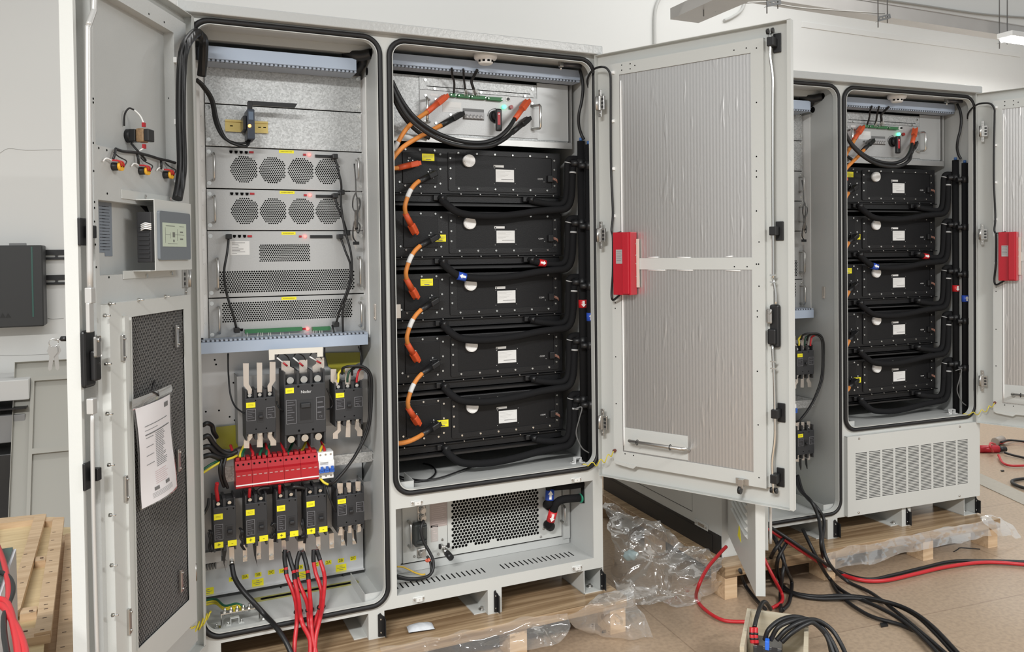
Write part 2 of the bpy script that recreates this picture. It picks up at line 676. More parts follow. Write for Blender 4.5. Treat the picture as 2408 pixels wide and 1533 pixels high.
# return lips round both openings
for (x0, x1, z0, z1) in ((A0, A1, B0, B1), (C0, C1, D0, D1)):
    o_ = rrect(x0 + 0.0165, x1 - 0.0165, z0 + 0.0165, z1 - 0.0165, 0.043)
    i_ = rrect(x0 + 0.0185, x1 - 0.0185, z0 + 0.0185, z1 - 0.0185, 0.041)
    mb.holed(o_, [i_], -0.009, 0.012)
part('front_frame', mb, PAINT, cabinet)
for (x0, x1, z0, z1) in ((A0, A1, B0, B1), (C0, C1, D0, D1)):
    mb = MB()
    path = rrect(x0 + G / 2, x1 - G / 2, z0 + G / 2, z1 - G / 2, 0.05, n=10)
    mb.tube([(p[0], -0.005, p[1]) for p in path] + [(path[0][0], -0.005, path[0][1])], G / 2, n=8, spline=False, caps=False)
    part('door_seal', mb, RUBBER, cabinet)
# body shell
mb = MB()
t = 0.002
mb.box(L, L + t, 0.0026, DEP, FB, 1.944)
mb.box(R_ - t, R_, 0.0026, DEP, FB, 1.944)
mb.box(L, R_, DEP, DEP + t, FB, 1.944)
mb.box(L + t, R_ - t, 0.0026, DEP, FB, FB + t)
mb.box(L + t, R_ - t, 0.0026, DEP, 1.942, 1.944)
part('outer_shell', mb, PAINT, cabinet)
mb = MB()
# left bay liner
mb.box(0.004, 0.006, 0.0126, 0.30, 0.222, 1.930)
mb.box(0.5305, 0.5325, 0.0126, 0.30, 0.222, 1.930)
mb.box(0.004, 0.5325, 0.0126, 0.30, 0.2205, 0.2225)
mb.box(0.004, 0.5325, 0.0126, 0.30, 1.929, 1.931)
mb.box(0.004, 0.5325, 0.298, 0.30, 0.222, 1.930)
# stepped ceiling rail
mb.box(0.006, 0.5305, 0.10, 0.13, 1.905, 1.929)
# right bay liner
mb.box(0.556, 0.558, 0.0126, 0.72, 0.5485, 1.930)
mb.box(1.2862, 1.2882, 0.0126, 0.72, 0.5485, 1.930)
mb.box(0.556, 1.2882, 0.0126, 0.72, 0.5485, 0.5505)
mb.box(0.556, 1.2882, 0.0126, 0.72, 1.929, 1.931)
mb.box(0.556, 1.2882, 0.718, 0.72, 0.5485, 1.930)
# stiffening corner gussets at the bay floors
mb.box(0.468, 0.521, 0.016, 0.018, 0.2225, 0.258)
mb.box(0.467, 0.4685, 0.016, 0.20, 0.2225, 0.258)
mb.box(0.574, 0.628, 0.016, 0.018, 0.5505, 0.583)
mb.box(0.6265, 0.628, 0.016, 0.12, 0.5505, 0.583)
# lower compartment liner
mb.box(0.561, 0.563, 0.0026, 0.60, 0.2405, 0.508)
mb.box(1.2535, 1.2555, 0.0026, 0.60, 0.2405, 0.508)
mb.box(0.561, 1.2555, 0.0026, 0.60, 0.2395, 0.2415)
mb.box(0.561, 1.2555, 0.0026, 0.60, 0.5065, 0.5085)
mb.box(0.561, 1.2555, 0.598, 0.60, 0.2405, 0.508)
part('inner_liner', mb, PAINTIN, cabinet)
# vent slots in the lower compartment floor
mb = MB()
for i in range(37):
    x = 0.578 + 0.0173 * i
    if i in (18, 19, 20):
        continue
    mb.box(x, x + 0.0042, 0.048, 0.088, 0.2416, 0.2421)
part('floor_vent_slot', mb, HOLE, cabinet, kind='stuff')
# cable slot in the left bay floor with sealing tape
mb = MB()
P0, P1 = Zp(612, 1408, 0.2226), Zp(830, 1371, 0.2226)
for yo, zz, mi in ((0.018, 0.0005, 0), (0.0075, 0.0010, 1)):
    mb.mi = mi
    xa, xb, yc = P0.x - 0.03, P1.x + 0.02, (P0.y + P1.y) / 2
    if mi:
        xa, xb = P0.x, P1.x
    mb.prism(rrect(xa, xb, yc - yo, yc + yo, yo * 0.95), 0.2226, 0.2226 + zz, plane='xy')
part('cable_slot', mb, [mat('yellow_sealing_tape', (0.42, 0.40, 0.12), 0.35), HOLE], cabinet)
# roof cap with overhanging lip
mb = MB()
mb.box(L - 0.0005, R_ + 0.0015, -0.030, DEP + 0.01, 1.9425, 1.9720, bev=0.003)
part('roof_cap', mb, HAMMER, cabinet)
# rack rails in the left bay
mb = MB()
mb.box(0.0065, 0.052, 0.196, 0.198, 1.02, 1.845)
mb.box(0.0345, 0.0365, 0.15, 0.197, 1.02, 1.845)
mb.box(0.010, 0.0365, 0.150, 0.1515, 1.045, 1.855)
for i in range(18):
    z = 1.04 + 0.044 * i
    mb.screw((0.0435, 0.196, z), 0.0028, 0.0012)
part('rack_rail', mb, mat('pale_rack_rail', (0.78, 0.78, 0.77), 0.4), cabinet)
mb = MB()
mb.box(0.524, 0.5303, 0.196, 0.198, 1.02, 1.845)
mb.box(0.527, 0.5303, 0.15, 0.197, 1.02, 1.845)
part('rack_rail', mb, mat('pale_rack_rail', (0.78, 0.78, 0.77), 0.4), cabinet)
# feet of the plinth
for (x0, x1) in ((L, 0.0555), (0.4735, 0.5225), (0.8620, 0.9105), (1.2140, R_)):
    mb = MB()
    if x1 == R_:
        mb.box(x0, x0 + 0.003, 0, 0.16, FT, FB)
        mb.box(x1 - 0.003, x1, 0, 0.16, FT, FB)
        mb.box(x0, x1, 0.157, 0.16, FT, FB)
        mb.box(x0, x1, 0, 0.16, FT, FT + 0.003)
    else:
        mb.box(x0, x1, 0, 0.003, FT, FB)
        mb.box(x0, x0 + 0.003, 0.003, 0.85, FT, FB)
        mb.box(x0 - 0.04 if x0 > 0 else x0, x0, 0.02, 0.85, FT, FT + 0.003)
    part('foot', mb, PAINT, cabinet)
for (x0, dy) in ((0.502, 0), (0.883, 0), (1.278, 0)):
    mb = MB()
    w_ = 0.020 if x0 < 0.6 else 0.012
    mb.prism([(x0, FT + 0.006), (x0 + w_, FT + 0.003), (x0 + w_ + 0.002, FT + 0.062), (x0 + w_ * 0.7, FT + 0.068), (x0 + w_ * 0.4, FT + 0.076), (x0, FT + 0.072)], -0.0035, -0.0005)
    mb.box(x0 + w_ - 0.002, x0 + w_, -0.02, -0.0035, FT + 0.006, FT + 0.062)
    b = part('fixing_bracket', mb, BLACKP, cabinet)
    mb = MB()
    mb.screw((x0 + w_ * 0.4, -0.0035, FT + 0.018), 0.003)
    mb.screw((x0 + w_ * 0.4, -0.0035, FT + 0.058), 0.003)
    part('screw', mb, STEEL, b)
for q in ((1390, 1379), (1136, 1421)):
    P = Y(*q, 0.03)
    mb = MB()
    mb.cyl((P.x, 0.04, FT + 0.003), (P.x, 0.04, FT + 0.006), 0.011, n=18)
    mb.cyl((P.x, 0.04, FT + 0.006), (P.x, 0.04, FT + 0.012), 0.006, n=6, smooth=False)
    part('anchor_bolt', mb, STEELB, cabinet)
# latch blocks round the lower opening
MOUNTS = []
for q in ((980, 1181), (1354, 1127), (984, 1407), (1356, 1334)):
    P = Y(*q, 0.0)
    mb = MB()
    mb.box(P.x - 0.019, P.x + 0.019, -0.0025, 0, P.z - 0.006, P.z + 0.006, bev=0.001)
    mb.box(P.x - 0.010, P.x + 0.010, -0.012, -0.0025, P.z - 0.0065, P.z + 0.0055, bev=0.001)
    k = part('cover_latch', mb, mat('white_lacquered_bracket', (0.72, 0.72, 0.70), 0.35), cabinet)
    MOUNTS.append(k)
    mb = MB()
    for sx in (-0.0145, 0.0145):
        mb.screw((P.x + sx, -0.0025, P.z), 0.0036, 0.003)
    mb.screw((P.x, -0.012, P.z), 0.0016, 0.0006)
    part('screw', mb, STEELB, k)


# earthing brackets on the bay floors
for (q, fz, sc) in (((552, 1466), 0.2226, 1.0), ((1358, 1088), 0.5506, 1.0)):
    P = Zp(*q, fz)
    x, y = P.x, P.y
    mb = MB()
    prof = [(-0.024, 0), (-0.010, 0), (-0.010, 0.018), (0.010, 0.018), (0.010, 0), (0.026, 0), (0.026, 0.0022), (0.0122, 0.0022), (0.0122, 0.0202), (-0.0122, 0.0202), (-0.0122, 0.0022), (-0.024, 0.0022)]
    mb.prism([(x + p[0], fz + p[1]) for p in prof], y - 0.008, y + 0.008)
    k = part('floor_bracket', mb, WHITE if fz > 0.4 else PAINT, cabinet)
    mb = MB()
    for sx in (-0.018, 0.019):
        mb.cyl((x + sx, y, fz + 0.002), (x + sx, y, fz + 0.009), 0.003, n=8)
        mb.cyl((x + sx, y, fz + 0.002), (x + sx, y, fz + 0.0045), 0.005, n=6, smooth=False)
    part('screw', mb, STEEL, k)
# cable glands through the bay wall (left bay, top right) and door-catch plate
mb = MB()
for q, r in (((873, 124), 0.013), ((863, 168), 0.012)):
    P = X(*q, 0.5300)
    mb.cyl((0.5304, P.y, P.z), (0.5288, P.y, P.z), r, n=20)
part('gland_hole', mb, HOLE, cabinet)
mb = MB()
P = X(883, 733, 0.5300)
mb.box(0.526, 0.530, P.y - 0.008, P.y + 0.008, P.z - 0.025, P.z + 0.025, bev=0.002)
mb.cyl((0.526, P.y, P.z - 0.018), (0.5245, P.y, P.z - 0.018), 0.004, n=10)
part('catch_plate', mb, TIN, cabinet)

mb = MB()
P = Y(936, 732, 0.095)
mb.box(P.x - 0.009, P.x + 0.009, 0.094, 0.097, P.z - 0.022, P.z + 0.022, bev=0.001)
mb.box(0.558, P.x, 0.0955, 0.097, P.z - 0.006, P.z + 0.006)
part('catch_plate', mb, TIN, cabinet)

# ------------------------------------------------------------------ right-hand door
FDR = frame(1.2819, -0.012, math.radians(-62.12))
ZT, ZB, WD = 1.9529 + DZ, 0.5393 + DZ, 0.6555
door = None
mb = MB()
mb.box(0, WD, 0, 0.0018, ZB, ZT)
mb.box(0.0, 0.0018, -0.020, 0, ZB, ZT)
mb.box(WD - 0.0018, WD, -0.020, 0, ZB, ZT)
mb.box(WD - 0.011, WD - 0.0018, -0.020, -0.0185, ZB, ZT)
mb.box(0.0018, WD - 0.0018, -0.020, 0, ZT - 0.0018, ZT)
mb.box(0.0018, WD - 0.0018, -0.020, 0, ZB, ZB + 0.0018)
DRo = part('door', mb, PAINT, cabinet, F=FDR, label='right-hand bay door swung open, inner side showing')


def dY(px, py, v=-0.03):
    return Y(px, py, v, FDR)


# raised inner frame, mid bar
fx0, fx1 = 0.066, 0.580
fz0, fz1 = 0.583, 1.898
ox0, ox1 = 0.100, 0.5415
uz0, uz1 = 1.2607, 1.860
lz0, lz1 = 0.625, 1.2245
mb = MB()
mb.holed([(fx0, fz0), (fx1, fz0), (fx1, fz1), (fx0, fz1)], [[(ox0, uz0), (ox1, uz0), (ox1, uz1), (ox0, uz1)], [(ox0, lz0), (ox1, lz0), (ox1, lz1), (ox0, lz1)]], -0.030, -0.028)
mb.box(fx0, fx0 + 0.002, -0.028, 0, fz0, fz1)
mb.box(fx1 - 0.002, fx1, -0.028, 0, fz0, fz1)
mb.box(fx1, fx1 + 0.018, -0.012, -0.010, fz0, fz1)
mb.box(fx0, fx1, -0.028, 0, fz0, fz0 + 0.002)
mb.box(fx0, fx1, -0.028, 0, fz1 - 0.002, fz1)
part('door_stiffener', mb, PAINT, DRo, F=FDR)
mb = MB()
mb.box(ox0 - 0.010, ox1 + 0.010, -0.026, -0.002, uz0 - 0.008, uz1 + 0.006)
mb.box(ox0 - 0.010, ox1 + 0.010, -0.026, -0.002, lz0 - 0.008, lz1 + 0.006)
part('foil_insulation', mb, FOIL, DRo, F=FDR, label='ribbed silver foil insulation')
mb = MB()   # white sealant beads along the foil edges
random.seed(3)
for (za, zb_) in ((uz0, uz1), (lz0, lz1)):
    mb.tube([(ox0 + 0.004, -0.0285, za + 0.02 + (zb_ - za - 0.04) * k / 9) for k in range(10)], 0.0028, n=6, res=2)
for z in (uz0 + 0.002, lz1 - 0.002):
    for x in (0.115, 0.20, 0.30, 0.46):
        w_ = random.uniform(0.02, 0.06)
        mb.tube([(x, -0.0282, z), (x + w_, -0.0282, z + random.uniform(-0.002, 0.002))], 0.0022, n=6)
part('sealant_bead', mb, WHITE, DRo, F=FDR)
mb = MB()   # fixing holes
for q in ((1462, 153), (1462, 165), (1482, 150), (1482, 162), (1493, 154), (1726, 118), (1755, 113), (1779, 113), (1779, 241), (1779, 368), (1779, 402), (1779, 416), (1779, 496), (1785, 569), (1727, 627), (1757, 627), (1779, 621), (1784, 621), (1785, 673), (1781, 731), (1781, 745), (1781, 873), (1783, 999), (1785, 1123), (1447, 712), (1447, 725), (1448, 839), (1449, 949), (1470, 1067), (1490, 1071)):
    P = dY(*q)
    mb.disc((P.x, -0.0304, P.z), 0.0022, 8)
part('fixing_hole', mb, HOLE, DRo, F=FDR)
# lower left plate and its bar handle
a_, b_, c_, e_ = dY(1465, 1005), dY(1616, 1029), dY(1616, 1086), dY(1465, 1056)
mb = MB()
mb.box(0.104, b_.x, -0.0285, -0.0262, lz0 + 0.004, a_.z, bev=0.0006)
part('cover_plate', mb, PAINT, DRo, F=FDR)
h0, h1 = dY(1484, 1040, -0.05), dY(1612, 1061, -0.05)
mb = MB()
hz = (h0.z + h1.z) / 2 + 0.008
mb.tube([(h0.x, -0.029, hz - 0.012), (h0.x, -0.060, hz), (h0.x + 0.012, -0.066, hz), (h1.x - 0.012, -0.066, hz), (h1.x, -0.060, hz), (h1.x, -0.029, hz - 0.012)], 0.0058, n=10, spline=False)
part('bar_handle', mb, STEELB, DRo, F=FDR)
mb = MB()
for x in (h0.x + 0.03, h1.x - 0.045):
    mb.tube([(x + 0.001, -0.066 + 0.0085 * math.cos(k * 0.63), hz + 0.0085 * math.sin(k * 0.63)) for k in range(11)], 0.0013, n=5, spline=False)
part('cable_tie', mb, BLACKP, DRo, F=FDR)
mb = MB()
a_, b_ = dY(1446, 1083), dY(1497, 1096)
mb.prism([(a_.x, a_.z), (b_.x - 0.002, a_.z - 0.004), (b_.x, b_.z), (b_.x - 0.012, b_.z - 0.010), (a_.x + 0.010, b_.z - 0.004), (a_.x, a_.z - 0.006)], -0.0325, -0.0302)
part('door_tongue', mb, PAINT, DRo, F=FDR)
# cable clips on the hinge side of the stiffener
for q in ((1442, 171), (1442, 285), (1443, 397), (1444, 508), (1446, 640)):
    P = dY(*q)
    mb = MB()
    mb.box(P.x - 0.006, P.x + 0.006, -0.036, -0.030, P.z - 0.005, P.z + 0.005, bev=0.0008)
    mb.box(P.x - 0.002, P.x + 0.002, -0.0385, -0.036, P.z - 0.003, P.z + 0.003)
    part('cable_clip', mb, WHITE, DRo, F=FDR)
# rod lock
rx = 0.6022
mb = MB()


def rodp(px, py, v=-0.030):
    P = dY(px, py, v)
    return (P.x, v, P.z)


mb.tube([rodp(1811, 78), rodp(1811, 118), rodp(1811, 135), rodp(1817, 185), rodp(1817, 260), rodp(1817, 430), rodp(1818, 600), rodp(1818, 655)], 0.0042, n=8, res=4)
mb.tube([rodp(1818, 655), rodp(1824, 690), rodp(1824, 715)], 0.0042, n=8, res=4)
mb.tube([rodp(1816, 812), rodp(1818, 850), rodp(1820, 880), rodp(1822, 970), rodp(1822, 1030), rodp(1816, 1080), rodp(1816, 1110), rodp(1819, 1160)], 0.0042, n=8, res=4)
for q in ((1818, 655), (1819, 858)):
    P = dY(*q)
    mb.box(P.x - 0.008, P.x + 0.008, -0.036, -0.026, P.z - 0.012, P.z - 0.008)
    mb.box(P.x - 0.008, P.x + 0.008, -0.036, -0.026, P.z + 0.008, P.z + 0.012)
part('lock_rod', mb, STEEL, DRo, F=FDR)
for q in ((1814, 98), (1820, 543), (1824, 973), (1822, 1126)):
    P = dY(*q)
    mb = MB()
    mb.box(P.x - 0.004, P.x + 0.019, -0.006, -0.001, P.z - 0.028, P.z + 0.028, bev=0.002)
    mb.box(P.x - 0.011, P.x + 0.009, -0.040, -0.006, P.z - 0.013, P.z + 0.013, bev=0.002)
    k = part('rod_guide', mb, BLACKP, DRo, F=FDR)
for q in ((1811, 73), (1820, 1153)):
    P = dY(*q)
    mb = MB()
    for s in (-1, 1):
        mb.cyl((P.x + s * 0.004, -0.030, P.z), (P.x + s * 0.010, -0.030, P.z), 0.0085, n=14)
    part('rod_roller', mb, BLACKP, DRo, F=FDR)
P0, P1 = dY(1822, 716, -0.012), dY(1822, 817, -0.012)
mb = MB()
mb.box(P0.x - 0.014, P0.x + 0.015, -0.020, -0.001, P1.z, P0.z, bev=0.006)
mb.box(P0.x - 0.016, P0.x + 0.008, -0.032, -0.018, P1.z + 0.01, P1.z + 0.055, bev=0.004)
part('swing_handle_lock', mb, BLACKP, DRo, F=FDR)
mb = MB()
mb.box(P0.x - 0.018, P0.x - 0.001, -0.034, -0.030, P0.z - 0.055, P0.z - 0.012, bev=0.004)
mb.screw((P0.x - 0.008, -0.034, P0.z - 0.022), 0.006, 0.003)
part('cam_lever', mb, STEELB, DRo, F=FDR)
# caster bracket at the bottom edge
P = dY(1746, 1134)
mb = MB()
mb.box(P.x - 0.020, P.x + 0.020, -0.033, -0.0305, P.z - 0.008, P.z + 0.012, bev=0.001)
mb.box(P.x - 0.008, P.x + 0.008, -0.048, -0.033, P.z - 0.014, P.z + 0.012, bev=0.001)
k = part('caster_bracket', mb, STEELB, DRo, F=FDR)
mb = MB()
mb.cyl((P.x - 0.006, -0.045, P.z - 0.020), (P.x + 0.002, -0.045, P.z - 0.020), 0.012, n=16)
part('caster_wheel', mb, BLACKP, DRo, F=FDR)

# ------------------------------------------------------------------ left-hand door (hinged on the left)
FDL = frame(-0.0085, -0.012, math.radians(62.82))
LT, LB, LW = 1.9437 + DZ, 0.218, 0.560


def lY(px, py, v=-0.03):
    return Y(px, py, v, FDL)


mb = MB()
mb.box(-LW, 0, 0, 0.0018, LB, LT)
mb.box(-LW, -LW + 0.0018, -0.027, 0, LB, LT)
mb.box(-LW + 0.0018, -LW + 0.010, -0.027, -0.0255, LB, LT)
mb.box(-0.0018, 0, -0.027, 0, LB, LT)
mb.box(-0.012, -0.0018, -0.027, -0.0255, LB, LT)
mb.box(-LW + 0.0018, -0.0018, -0.027, 0, LT - 0.0018, LT)
mb.box(-LW + 0.0018, -0.0018, -0.027, 0, LB, LB + 0.0018)
DLo = part('door', mb, PAINT, cabinet, F=FDL, label='left-hand bay door swung open, inner side showing')
# raised inner tray with the upper compartment
sx0, sx1 = -0.505, -0.060
mb = MB()
zled0, zled1 = 1.505, 1.520
zwin = 1.405
zb2 = 1.215
o1 = [(-0.495, 1.520), (-0.128, 1.520), (-0.128, 1.853), (-0.495, 1.853)]
o2 = [(-0.490, 1.245), (-0.150, 1.245), (-0.150, 1.405), (-0.490, 1.405)]
mb.holed([(sx0, 0.26), (sx1, 0.26), (sx1, 1.895), (sx0, 1.895)], [o1, o2], -0.031, -0.029)
mb.box(sx0, sx0 + 0.002, -0.029, 0, 0.26, 1.895)
mb.box(sx1 - 0.002, sx1, -0.029, 0, 0.26, 1.895)
mb.box(sx0, sx1, -0.029, 0, 1.893, 1.895)
for o_ in (o1, o2):
    (xa, za), (xb, zb_) = o_[0], o_[2]
    mb.box(xa, xb, -0.004, -0.002, za - 0.003, zb_ + 0.003)
    mb.box(xb, xb + 0.0015, -0.029, -0.004, za, zb_)
    mb.box(xa, xb, -0.029, -0.004, za - 0.0015, za)
    mb.box(xa, xb, -0.029, -0.004, zb_, zb_ + 0.0015)
part('door_stiffener', mb, PAINTIN, DLo, F=FDL)
# filter frame with expanded mesh
m0x, m1x, mz0, mz1 = -0.490, -0.105, 0.335, 1.185
mb = MB()
ix0, ix1, iz0, iz1 = -0.405, -0.143, 0.405, 1.150
mb.holed([(m0x, mz0), (m1x, mz0), (m1x, mz1), (m0x, mz1)], [[(ix0, iz0), (ix1, iz0), (ix1, iz1), (ix0, iz1)]], -0.050, -0.048)
mb.box(m0x, m0x + 0.002, -0.048, -0.031, mz0, mz1)
mb.box(m1x - 0.002, m1x, -0.048, -0.031, mz0, mz1)
mb.box(m0x, m1x, -0.048, -0.031, mz0, mz0 + 0.002)
mb.box(m0x, m1x, -0.048, -0.031, mz1 - 0.002, mz1)
mb.box(-0.440, -0.428, -0.056, -0.050, mz0, mz1 - 0.03)
mb.box(ix0 - 0.004, ix0, -0.053, -0.050, iz0, iz1)
part('filter_frame', mb, PAINT, DLo, F=FDL)
mb = MB()
mb.box(ix0 - 0.005, ix1 + 0.005, -0.043, -0.040, iz0 - 0.005, iz1 + 0.005)
part('filter_pad', mb, mat('dark_filter_pad', (0.03, 0.03, 0.032), 0.8), DLo, F=FDL)
mb = MB()   # expanded metal strands
dx, dz = 0.0075, 0.0135
nx, nz = int((ix1 - ix0) / dx), int((iz1 - iz0) / dz)
wst = 0.0011
for sgn in (1, -1):
    for k in range(-nz, nx + nz + 1):
        # line x = x0 + sgn*(z-iz0)*dx/dz
        x_start = ix0 + k * dx if sgn > 0 else ix0 + k * dx
        s = sgn * dx / dz
        za, zb_ = iz0, iz1
        xa, xb = x_start + s * 0, x_start + s * (iz1 - iz0)
        # clip to the window
        t0, t1 = 0.0, 1.0
        for lim, up in ((ix0, False), (ix1, True)):
            fa, fb = (xa - lim, xb - lim)
            if up:
                fa, fb = -fa, -fb
            if fa < 0 and fb < 0:
                t0, t1 = 1, 0
            elif fa < 0:
                t0 = max(t0, fa / (fa - fb))
            elif fb < 0:
                t1 = min(t1, fa / (fa - fb))
        if t1 - t0 < 0.01:
            continue
        ax_, az_ = xa + (xb - xa) * t0, za + (zb_ - za) * t0
        bx_, bz_ = xa + (xb - xa) * t1, za + (zb_ - za) * t1
        yy = -0.0455 if sgn > 0 else -0.0450
        mb.poly([(ax_ - wst / 2, yy, az_), (ax_ + wst / 2, yy, az_), (bx_ + wst / 2, yy, bz_), (bx_ - wst / 2, yy, bz_)])
        mb.poly([(ax_ + wst / 2, yy, az_), (ax_ + wst / 2, yy + 0.0012, az_), (bx_ + wst / 2, yy + 0.0012, bz_), (bx_ + wst / 2, yy, bz_)])
part('expanded_metal_mesh', mb, mat('grey_mesh_strand', (0.36, 0.35, 0.34), 0.45, metal=0.3), DLo, F=FDL)
mb = MB()   # small clips round the filter
for q in ((287, 818), (294, 1148), (302, 1460), (414, 790), (418, 1082), (424, 1365)):
    P = lY(*q, -0.05)
    mb.box(P.x - 0.007, P.x + 0.004, -0.056, -0.050, P.z - 0.028, P.z + 0.028, bev=0.001)
    mb.screw((P.x, -0.056, P.z + 0.02), 0.003)
    mb.screw((P.x, -0.056, P.z - 0.02), 0.003)
part('filter_clip', mb, STEELB, DLo, F=FDL)
mb = MB()   # studs
for q in ((247, 855), (250, 973), (254, 1093), (257, 1211), (260, 1329), (263, 1446), (256, 714), (324, 705), (387, 697), (244, 742)):
    P = lY(*q, -0.05)
    mb.cyl((P.x, -0.050, P.z), (P.x, -0.064, P.z), 0.0022, n=6)
    mb.cyl((P.x, -0.050, P.z), (P.x, -0.054, P.z), 0.0045, n=6, smooth=False)
for q in ((338, 462), (396, 468), (341, 649), (400, 643)):
    P = lY(*q, -0.031)
    mb.cyl((P.x, -0.031, P.z), (P.x, -0.037, P.z), 0.005, n=6, smooth=False)
part('stud', mb, STEEL, DLo, F=FDL)
mb = MB()
for q in ((219, 232), (219, 241), (219, 336), (232, 348), (251, 353), (220, 402), (252, 455), (295, 459), (222, 475), (222, 521), (224, 575), (226, 628), (256, 652), (298, 650), (386, 52), (350, 33), (396, 231), (222, 489)):
    P = lY(*q, -0.031)
    mb.disc((P.x, -0.0314, P.z), 0.0026, 8)
part('fixing_hole', mb, HOLE, DLo, F=FDL)
# rod lock near the free edge
def lp(px, py, v=-0.045):
    P = lY(px, py, v)
    return (P.x, v, P.z)


mb = MB()
mb.tube([lp(223, -60), lp(221, 15), lp(219, 30), lp(208, 62), lp(207, 85), lp(208, 300), lp(210, 500), lp(212, 680)], 0.0062, n=10, res=4)
mb.tube([lp(217, 960), lp(218, 1100), lp(221, 1250), lp(226, 1440), lp(229, 1540), lp(232, 1640)], 0.0042, n=8, res=4)
for q in ((212, 690), (216, 950)):
    P = lY(*q, -0.045)
    mb.box(P.x - 0.009, P.x + 0.009, -0.052, -0.038, P.z - 0.020, P.z + 0.012, bev=0.002)
P0 = lY(210, 735, -0.045)
mb.box(P0.x - 0.009, P0.x + 0.009, -0.050, -0.042, P0.z - 0.04, P0.z + 0.02, bev=0.002)
part('lock_rod', mb, mat('worn_steel_rod', (0.52, 0.515, 0.50), 0.35, metal=0.35), DLo, F=FDL)
for q in ((191, 545), (203, 1119)):
    P = lY(q[0], q[1], -0.029)
    mb = MB()
    mb.box(P.x - 0.013, P.x + 0.018, -0.034, -0.028, P.z - 0.028, P.z + 0.028, bev=0.002)
    mb.box(P.x + 0.006, P.x + 0.021, -0.050, -0.034, P.z - 0.013, P.z + 0.013, bev=0.002)
    part('rod_guide', mb, BLACKP, DLo, F=FDL)
P0, P1 = lY(196, 777, -0.030), lY(199, 912, -0.030)
mb = MB()
mb.box(P0.x - 0.012, P0.x + 0.032, -0.038, -0.028, P1.z, P0.z, bev=0.006)
mb.box(P0.x + 0.006, P0.x + 0.030, -0.050, -0.038, P1.z + 0.012, P1.z + 0.075, bev=0.004)
part('swing_handle_lock', mb, BLACKP, DLo, F=FDL)
mb = MB()
P2 = lY(228, 815, -0.05)
mb.box(P2.x - 0.012, P2.x + 0.010, -0.054, -0.050, P2.z - 0.022, P2.z + 0.022, bev=0.004)
mb.screw((P2.x, -0.054, P2.z + 0.014), 0.006, 0.003)
part('cam_lever', mb, STEELB, DLo, F=FDL)
# outer face: louvred vent, warning triangle, handle with its bunch of keys
mb = MB()
for k in range(12):
    z = 0.36 + 0.024 * k
    mb.prism([(0.0018, z), (0.012, z - 0.004), (0.0018, z - 0.016)], -0.42, -0.14, plane='yz')
part('louvre', mb, PAINT, DLo, F=FDL)
mb = MB()
mb.prism([(-0.30, 0.290), (-0.23, 0.290), (-0.265, 0.350)], 0.0019, 0.0025)
part('warning_triangle', mb, YEL, DLo, F=FDL)
mb = MB()
hk = lY(141, 800, 0.02)
mb.box(-0.545, -0.520, 0.0018, 0.012, hk.z - 0.008, hk.z + 0.010, bev=0.003)
mb.cyl((-0.540, 0.012, hk.z + 0.002), (-0.540, 0.024, hk.z + 0.002), 0.0055, n=12)
part('door_handle', mb, BLACKP, DLo, F=FDL)


# ------------------------------------------------------------------ door hinges
HDARK = mat('dark_hinge_gap', (0.06, 0.06, 0.06), 0.4, metal=0.5)


def hinge(F, x, z, s):
    """knuckle hinge bolted inside the door near its pivot edge; s points into the door"""
    mb = MB()
    mb.box(x - 0.006, x + 0.006, -0.033, -0.0275, z - 0.045, z - 0.022, bev=0.0012)
    mb.box(x - 0.006, x + 0.006, -0.033, -0.0275, z + 0.022, z + 0.045, bev=0.0012)
    mb.box(x - 0.003 * s - 0.0065, x - 0.003 * s + 0.0065, -0.040, -0.0275, z - 0.024, z + 0.024, bev=0.0015)
    mb.cyl((x - 0.007 * s, -0.040, z - 0.022), (x - 0.007 * s, -0.040, z + 0.022), 0.005, n=12)
    xa, xb = sorted((x + 0.003 * s, x + 0.019 * s))
    mb.box(xa, xb, -0.036, -0.0275, z - 0.023, z + 0.023, bev=0.0012)
    h_ = part('hinge', mb, STEELB, cabinet, F=F)
    mb = MB()
    for k in range(3):
        xa, xb = sorted((x + 0.008 * s, x + 0.017 * s))
        mb.box(xa, xb, -0.0365, -0.0359, z - 0.017 + 0.0125 * k, z - 0.009 + 0.0125 * k)
    part('hinge_recess', mb, HDARK, h_, F=F)
    for zz_ in (-0.034, 0.034):
        mb = MB()
        mb.screw((x, -0.033, z + zz_), 0.0034, 0.003)
        part('screw', mb, STEEL, h_, F=F)


for q in ((1410, 243), (1412, 553), (1416, 993)):
    P = Y(*q, -0.033, FDR)
    hinge(FDR, max(P.x, 0.010), P.z, 1)
for q in ((437, 655), (450, 1348)):
    P = Y(*q, -0.033, FDL)
    hinge(FDL, P.x, P.z, -1)

# ------------------------------------------------------------------ left bay: rack equipment
def zz(ox, oy, k):
    return lambda x, y: (ox + x / k, oy + y / k)


z3, z4, z5, z6 = zz(420, 0, 3.406), zz(440, 330, 3.129), zz(440, 780, 4.033), zz(440, 1120, 3.7125)
z7, z8, z9, z10 = zz(900, 60, 3.833), zz(900, 330, 3.406), zz(900, 760, 3.65), zz(880, 1100, 3.54)
z11, z12 = zz(1400, 1080, 3.383), zz(1900, 1000, 2.876)
RY = 0.190      # front of the rack modules


def copytree(root, M, label=None, group=None):
    r = root.copy()
    COL.objects.link(r)
    r.matrix_world = M
    WM[r] = M
    if label:
        r['label'] = label
    if group:
        r['group'] = group
    for ch in list(root.children):
        c = ch.copy()
        COL.objects.link(c)
        c.parent = r
        for g in list(ch.children):
            e = g.copy()
            COL.objects.link(e)
            e.parent = c
    return r


def shifted(root, v, label, group=None, dup=True):
    r = copytree(root, Matrix.Translation(Vector(v)) @ WM[root], label, group)
    if dup:
        DUP.append(r)
    return r


